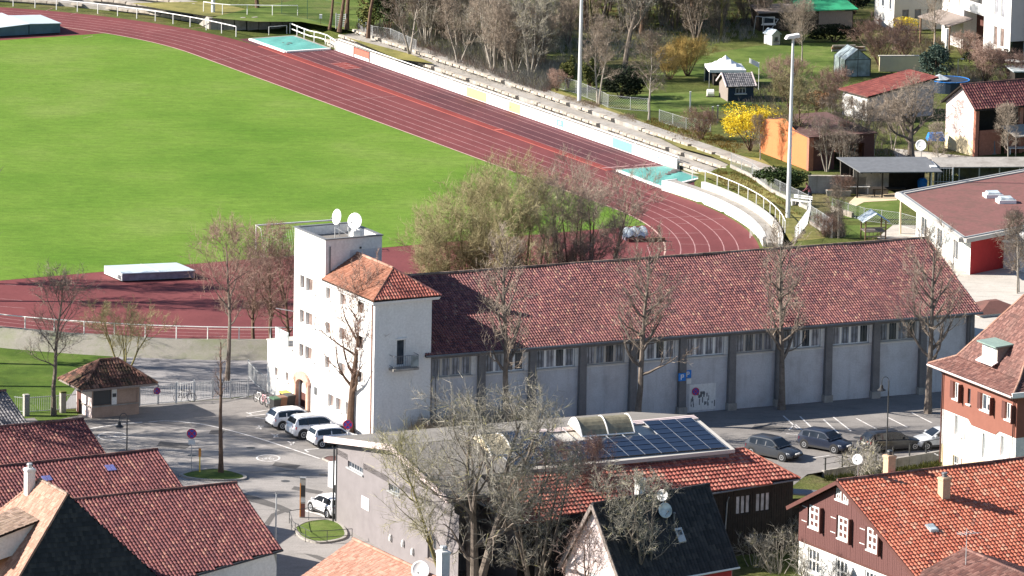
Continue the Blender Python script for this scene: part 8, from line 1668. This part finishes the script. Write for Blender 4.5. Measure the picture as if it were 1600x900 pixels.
rb = grow_tree('bush', 'round red brown bare bush before the low apartment block', random.Random(37), h=4.2, r=.05, clear=.08, nl=46, ll=2.0, kids=(5, 5, 3), stems=10, lean=.5, twig_=.009, bark_='bark_brown', twigm='twig_red', cat='bush'); at(rb, (1376, 104), Z1)
dup(g4, gp(1292, 268, Z1), 3, .8, 'bare thin trees before the dark front of the orange outbuilding'); dup(g4, gp(1316, 276, Z1), 5, .7, 'bare thin tree at the stepped end of the garden wall'); dup(g2, gp(1395, 236, Z1), 2, .6, 'small bare tree left of the gnarled fruit tree'); dup(rb, gp(1412, 92, Z1), 1, .7, 'smaller red brown bush right of the round one'); dup(rb, gp(870, 142, Z1), 2, .42, 'low rounded gray brown bush on the bank left of the white mast'); dup(rb, gp(1095, 218, Z1), 3, .62, 'bare bush by the wire fence left of the yellow bush'); dup(rb, gp(1300, 165, Z1), 5, .75, 'twiggy bush left of the pink garden house'); dup(rb, gp(1225, 150, Z1), 4, .8, 'pale twiggy bush right of the garden shed'); dup(rb, gp(1505, 90, Z1), 4, .55, 'tan bush below the white apartment block'); dup(rb, gp(1540, 128, Z1), 2, .8, 'red brown hedge bush behind the open barn'); dup(rb, gp(1580, 132, Z1), 3, .7, 'red brown bush at the right edge behind the open barn'); dup(rb, gp(1290, 378, .8), 3, .5, 'tan bush beside the fence corner'); dup(rb, gp(1318, 305, Z1), 3, .38, 'tiny bare bush before the low garden wall')
oc = grow_tree('willow_bush', 'ochre twiggy willow bush left of the white tent', random.Random(38), h=3.1, r=.05, clear=.08, nl=46, ll=1.7, kids=(5, 5, 3), stems=10, lean=.55, twig_=.009, bark_='bark_brown', twigm='twig_ochre', cat='bush', up=.3); at(oc, (1074, 118), Z1)
dup(oc, gp(1046, 124, Z1), 2, .8, 'lower ochre bush farther left of the white tent')
def leafy(name, label, rng, rx, ry, rz, n, mat, size=.2, lumps=14, base=.2, cat='bush', stem=True, flat=False, bark_='bark_brown', group=None):
    t = thing(name, label, cat, (0, 0, 0), 0, group); mb = MB(); cs = []
    for k in range(lumps):
        a = rng.random() * 6.28; e = rng.uniform(-.9, 1); q = rng.uniform(.35, .75); cs.append((Vector((rx * q * cos(a) * sqrt(max(0, 1 - e * e * .7)), ry * q * sin(a) * sqrt(max(0, 1 - e * e * .7)), base + rz + rz * q * e)), rng.uniform(.28, .5)))
    for k in range(n):
        c, s = rng.choice(cs); v = Vector((rng.gauss(0, 1), rng.gauss(0, 1), rng.gauss(0, 1))).normalized() * (rng.uniform(.45, 1.05) ** .6); p = c + Vector((v.x * rx * s, v.y * ry * s, v.z * rz * s))
        if p.z < .05: continue
        d = Vector((rng.gauss(0, 1), rng.gauss(0, 1), rng.gauss(0, 1))).normalized(); u = d.cross(Vector((.2, .4, .9))).normalized() * size * rng.uniform(.5, 1.1); w = d.cross(u).normalized() * size * rng.uniform(.3, .6); b = len(mb.v)
        mb.v += [tuple(p - u), tuple(p - w), tuple(p + u), tuple(p + w)]; mb.f.append((b, b + 1, b + 2, b + 3))
    mb.build('foliage', mat, t)
    if stem:
        m2 = MB()
        for c, s in cs[:7]: m2.tube([(0, 0, -.1), (c.x * .4, c.y * .4, c.z * .5), tuple(c)], [.07, .05, .015], 5, False)
        m2.build('stem', bark_, t)
    return t
def put(o, pix, ang=0.0): o.location = gp(*pix, Z1); o.rotation_euler = (0, 0, ang)
put(leafy('forsythia_bush', 'large bright yellow flowering bush beside the orange outbuilding', random.Random(51), 2.7, 2.0, 1.75, 9500, 'blossom_yellow', .085, 34, .9), (1172, 236))
put(leafy('forsythia_bush', 'pale yellow twiggy bush behind the mast beside the bright yellow bush', random.Random(57), 1.5, 1.5, 1.5, 700, 'blossom_yellow', .08, 12, .6), (1205, 225))
put(leafy('evergreen_bush', 'dark evergreen shrub mass behind the wire fence, right of the white mast', random.Random(52), 2.6, 1.8, 1.4, 5200, 'leaf_dark', .13, 16, .1), (968, 152))
put(leafy('laurel_hedge', 'dark green laurel hedge left of the low garden wall', random.Random(53), 2.6, 1.7, 1.2, 4800, 'leaf_green', .13, 16, .1), (1222, 298))
put(leafy('ivy_tree', 'ivy covered dark green tree on the bank behind the farther sand pit', random.Random(54), 2.2, 2.0, 3.4, 6500, 'leaf_green', .16, 22, .6, 'tree'), (606, 56))
put(leafy('ivy_tree', 'small ivy bush at the foot of the ivy covered tree', random.Random(61), 1.5, 1.3, 1.6, 1500, 'leaf_olive', .14, 12, .2, 'bush'), (580, 52))
put(leafy('conifer_bush', 'bluish evergreen bush behind the pink garden house', random.Random(55), 1.9, 1.6, 1.9, 4200, 'leaf_bluegreen', .13, 16, .2), (1462, 128))
put(leafy('dark_hedge', 'dark hedge beneath the green roofed shed', random.Random(56), 3.2, 1.4, 1.0, 4200, 'leaf_dark', .13, 16, .1), (1304, 66))
put(leafy('dark_hedge', 'dark hedge below the white apartment block', random.Random(58), 3.2, 1.2, .9, 3600, 'leaf_dark', .13, 16, .1), (1548, 104))
put(leafy('brown_hedge', 'clipped brown beech bush beside the mast and yellow bush', random.Random(59), 1.6, 1.3, 1.0, 2400, 'leaf_beech', .11, 14, .1), (1275, 176))
put(leafy('cypress_bush', 'ochre evergreen bushes behind the wire fence left of the mast', random.Random(60), .9, .8, 1.6, 2200, 'leaf_olive', .12, 10, .1), (888, 138)); put(leafy('cypress_bush', 'green ochre evergreen bush just right of the white mast', random.Random(62), 1.0, .8, 1.5, 2000, 'leaf_olive', .12, 10, .1), (920, 142))
put(leafy('yellow_shrub', 'yellow green shrub inside the wire cage right of the pergola', random.Random(63), .9, .7, .8, 1500, 'leaf_olive', .1, 10, .4), (1482, 302)); put(leafy('dark_conifer', 'dark evergreen at the top edge beside the low apartment block', random.Random(64), 2.4, 2.0, 2.4, 3200, 'leaf_dark', .16, 14, .2, 'tree'), (1335, 22))
put(leafy('yellow_shrub', 'yellow shrub below the dark windows of the low apartment block', random.Random(65), 1.6, .8, .7, 1500, 'blossom_yellow', .07, 12, .3), (1418, 52))
# the wood at the top
wood = []
specs = [(11, .17, .32, 18, 3.0, 'twig_gray', 'bark_gray', 1), (9, .12, .25, 26, 2.4, 'twig_brown', 'bark_pale', 2), (12.5, .2, .4, 16, 3.2, 'twig_brown', 'bark_brown', 1), (7.5, .08, .15, 34, 2.2, 'twig_gray', 'bark_pale', 5), (10, .15, .3, 22, 2.8, 'twig_olive', 'bark_lichen', 1), (6.0, .07, .1, 34, 2.0, 'twig_brown', 'bark_gray', 6)]
for i, (h, r, c, nl, ll, tw, bk, stm) in enumerate(specs):
    wood.append(grow_tree('woodland_tree', 'bare tree of the wood beyond the stadium bank', random.Random(70 + i), h=h, r=r, clear=c, nl=nl, ll=ll, kids=(5, 5, 3), stems=stm, lean=.05 if stm == 1 else .25, twig_=.010, bark_=bk, twigm=tw, group='bare trees of the wood beyond the stadium bank'))
spots = []
rw = random.Random(99)
for k in range(34): x = rw.uniform(640, 850); spots.append((x, 60 + (x - 640) * .30 + rw.uniform(-34, 6), rw.choice((1, 3, 0, 5, 3))))
for k in range(30): spots.append((rw.uniform(560, 960), rw.uniform(-60, 40), rw.choice((0, 2, 4, 1))))
for k in range(34): spots.append((rw.uniform(860, 1200), rw.uniform(-70, 62), rw.choice((0, 2, 2, 4))))
for k in range(22): spots.append((rw.uniform(1150, 1350), rw.uniform(-80, 22), rw.choice((0, 2, 4))))
for k in range(10): spots.append((rw.uniform(380, 600), rw.uniform(-70, -4), rw.choice((0, 2, 4))))
for k in range(26): spots.append((rw.uniform(880, 1350), rw.uniform(22, 74), rw.choice((3, 5, 5))))
for k in range(10): spots.append((rw.uniform(1150, 1340), rw.uniform(-20, 40), rw.choice((3, 5, 0))))
for x, y in ((402, 12), (515, 46), (530, 50), (542, 46), (575, 60), (640, 84), (717, 100), (792, 116), (806, 118), (770, 112)): spots.append((x, y, 1 if x > 600 else 2))
used = set()
for x, y, k in spots:
    p = gp(x, y, Z1)
    if k not in used: used.add(k); wood[k].location = p; wood[k].rotation_euler = (0, 0, x)
    else: dup(wood[k], p, x * 1.7, rw.uniform(.72, 1.12))
# trees just left of the picture: they cast the long shadows on the forecourt
off = [(-41.5, 449, 1.35), (-43.5, 453.5, 1.5), (-42, 458, 1.35), (-45, 462, 1.5), (-42.5, 466, 1.4), (-43, 444, 1.3), (-48, 451, 1.6), (-43, 478, 1.4), (-44, 486, 1.5), (-46, 494, 1.4), (-45, 509, 1.3), (-48, 516, 1.3)]
src = grow_tree('bare_tree', 'bare tree standing left of the forecourt', random.Random(81), h=10.5, r=.2, clear=.3, nl=20, ll=2.6, kids=(6, 5, 3), up=.3, twig_=.016, lang=(25, 60), twigm='twig_brown', group='bare trees left of the forecourt')
src.location = (off[0][0], off[0][1], 0)
for x, y, s in off[1:]: dup(src, (x, y, 0), x * 3.1, s)
# brush, reeds and dry undergrowth
def brush(name, regions, mat, rng, hgt, n, z=Z1, spread=.35, wd=.014, blades=7):
    mb = MB()
    for pix in regions:
        P = [gp(x, y, z) for x, y in pix]; tot = sum((P[i + 1] - P[i]).length for i in range(len(P) - 1)); A = P[0]
        for k in range(n):
            f = rng.random() * (len(P) // 2 - .001); i = int(f); m = len(P) // 2
            # regions are two rows of points: front row, then back row
            fr = rng.random() * (m - 1); i = min(int(fr), m - 2); q = fr - i; a = P[i].lerp(P[i + 1], q); b = P[m + i].lerp(P[m + i + 1], q); p = a.lerp(b, rng.random()); p = Vector((p.x, p.y, H(p.x, p.y) if z else 0.0)); hh = hgt * rng.uniform(.45, 1.15)
            for _ in range(blades):
                d = Vector((rng.gauss(0, spread), rng.gauss(0, spread), 1)).normalized(); e = p + Vector((rng.gauss(0, .12), rng.gauss(0, .12), 0)); L = hh * rng.uniform(.5, 1); q1 = e + d * L * .55; q2 = e + (d + Vector((rng.gauss(0, spread * .6), rng.gauss(0, spread * .6), -.05))).normalized() * L
                s = Vector((1, .15, 0)) * wd; b0 = len(mb.v); mb.v += [tuple(e - s), tuple(e + s), tuple(q1 + s * .7), tuple(q1 - s * .7), tuple(q2)]; mb.f += [(b0, b0 + 1, b0 + 2, b0 + 3), (b0 + 3, b0 + 2, b0 + 4)]
    o = mb.build(name, mat); o['kind'] = 'stuff'; return o
rb_ = random.Random(7)
brush('undergrowth', [[(560, 66), (680, 108), (800, 136), (850, 145), (620, 20), (760, 60), (860, 100), (900, 110)]], 'twig_gray', rb_, 1.5, 2600)
brush('undergrowth', [[(540, 58), (650, 92), (760, 126), (850, 148), (560, 40), (700, 80), (800, 116), (870, 136)]], 'twig_pinkish', rb_, .8, 1500)
brush('leaf_litter', [[(560, 10), (900, 60), (1250, 40), (560, -60), (900, -60), (1300, -60)]], 'leaf_beech', rb_, .35, 2600, blades=5, wd=.03)
brush('undergrowth', [[(870, 110), (1000, 90), (1180, 60), (880, 40), (1000, 20), (1180, 10)]], 'twig_gray', rb_, .9, 1300)
brush('cut_brushwood', [[(905, 166), (930, 172), (912, 158), (935, 164)], [(965, 196), (995, 200), (970, 180), (990, 182)], [(1040, 222), (1090, 236), (1045, 208), (1088, 214)], [(880, 158), (905, 170), (885, 152), (910, 160)]], 'twig_straw', rb_, .55, 170, spread=.9, wd=.016)
brush('dry_reeds', [[(652, 700), (700, 696), (770, 690), (835, 682), (640, 682), (700, 670), (780, 660), (835, 656)]], 'twig_straw', rb_, 2.1, 900, z=0, spread=.18, wd=.018)
brush('dry_reeds', [[(640, 706), (720, 698), (820, 690), (640, 690), (720, 682), (820, 676)]], 'twig_gray', rb_, 1.7, 700, z=0, spread=.4)
brush('garden_brush', [[(1150, 170), (1230, 176), (1310, 172), (1170, 140), (1240, 130), (1310, 140)], [(1280, 225), (1340, 250), (1420, 262), (1290, 190), (1350, 180), (1430, 190)], [(1290, 372), (1320, 372), (1285, 340), (1312, 332)], [(1490, 130), (1600, 140), (1480, 108), (1600, 112)], [(1390, 100), (1470, 110), (1400, 62), (1500, 60)]], 'twig_brown', rb_, .9, 420, blades=6)
brush('grass_tufts', [[(1090, 285), (1150, 300), (1215, 345), (1110, 262), (1170, 272), (1250, 335)], [(700, 112), (860, 160), (1080, 232), (720, 104), (870, 148), (1090, 222)], [(1000, 195), (1080, 215), (1150, 240), (1020, 185), (1090, 200), (1160, 225)]], 'twig_ochre', rb_, .28, 520, blades=6, wd=.02)
brush('yard_weeds', [[(1290, 752), (1380, 745), (1470, 728), (1290, 746), (1380, 738), (1468, 722)]], 'leaf_olive', rb_, .4, 300, z=0, wd=.03)
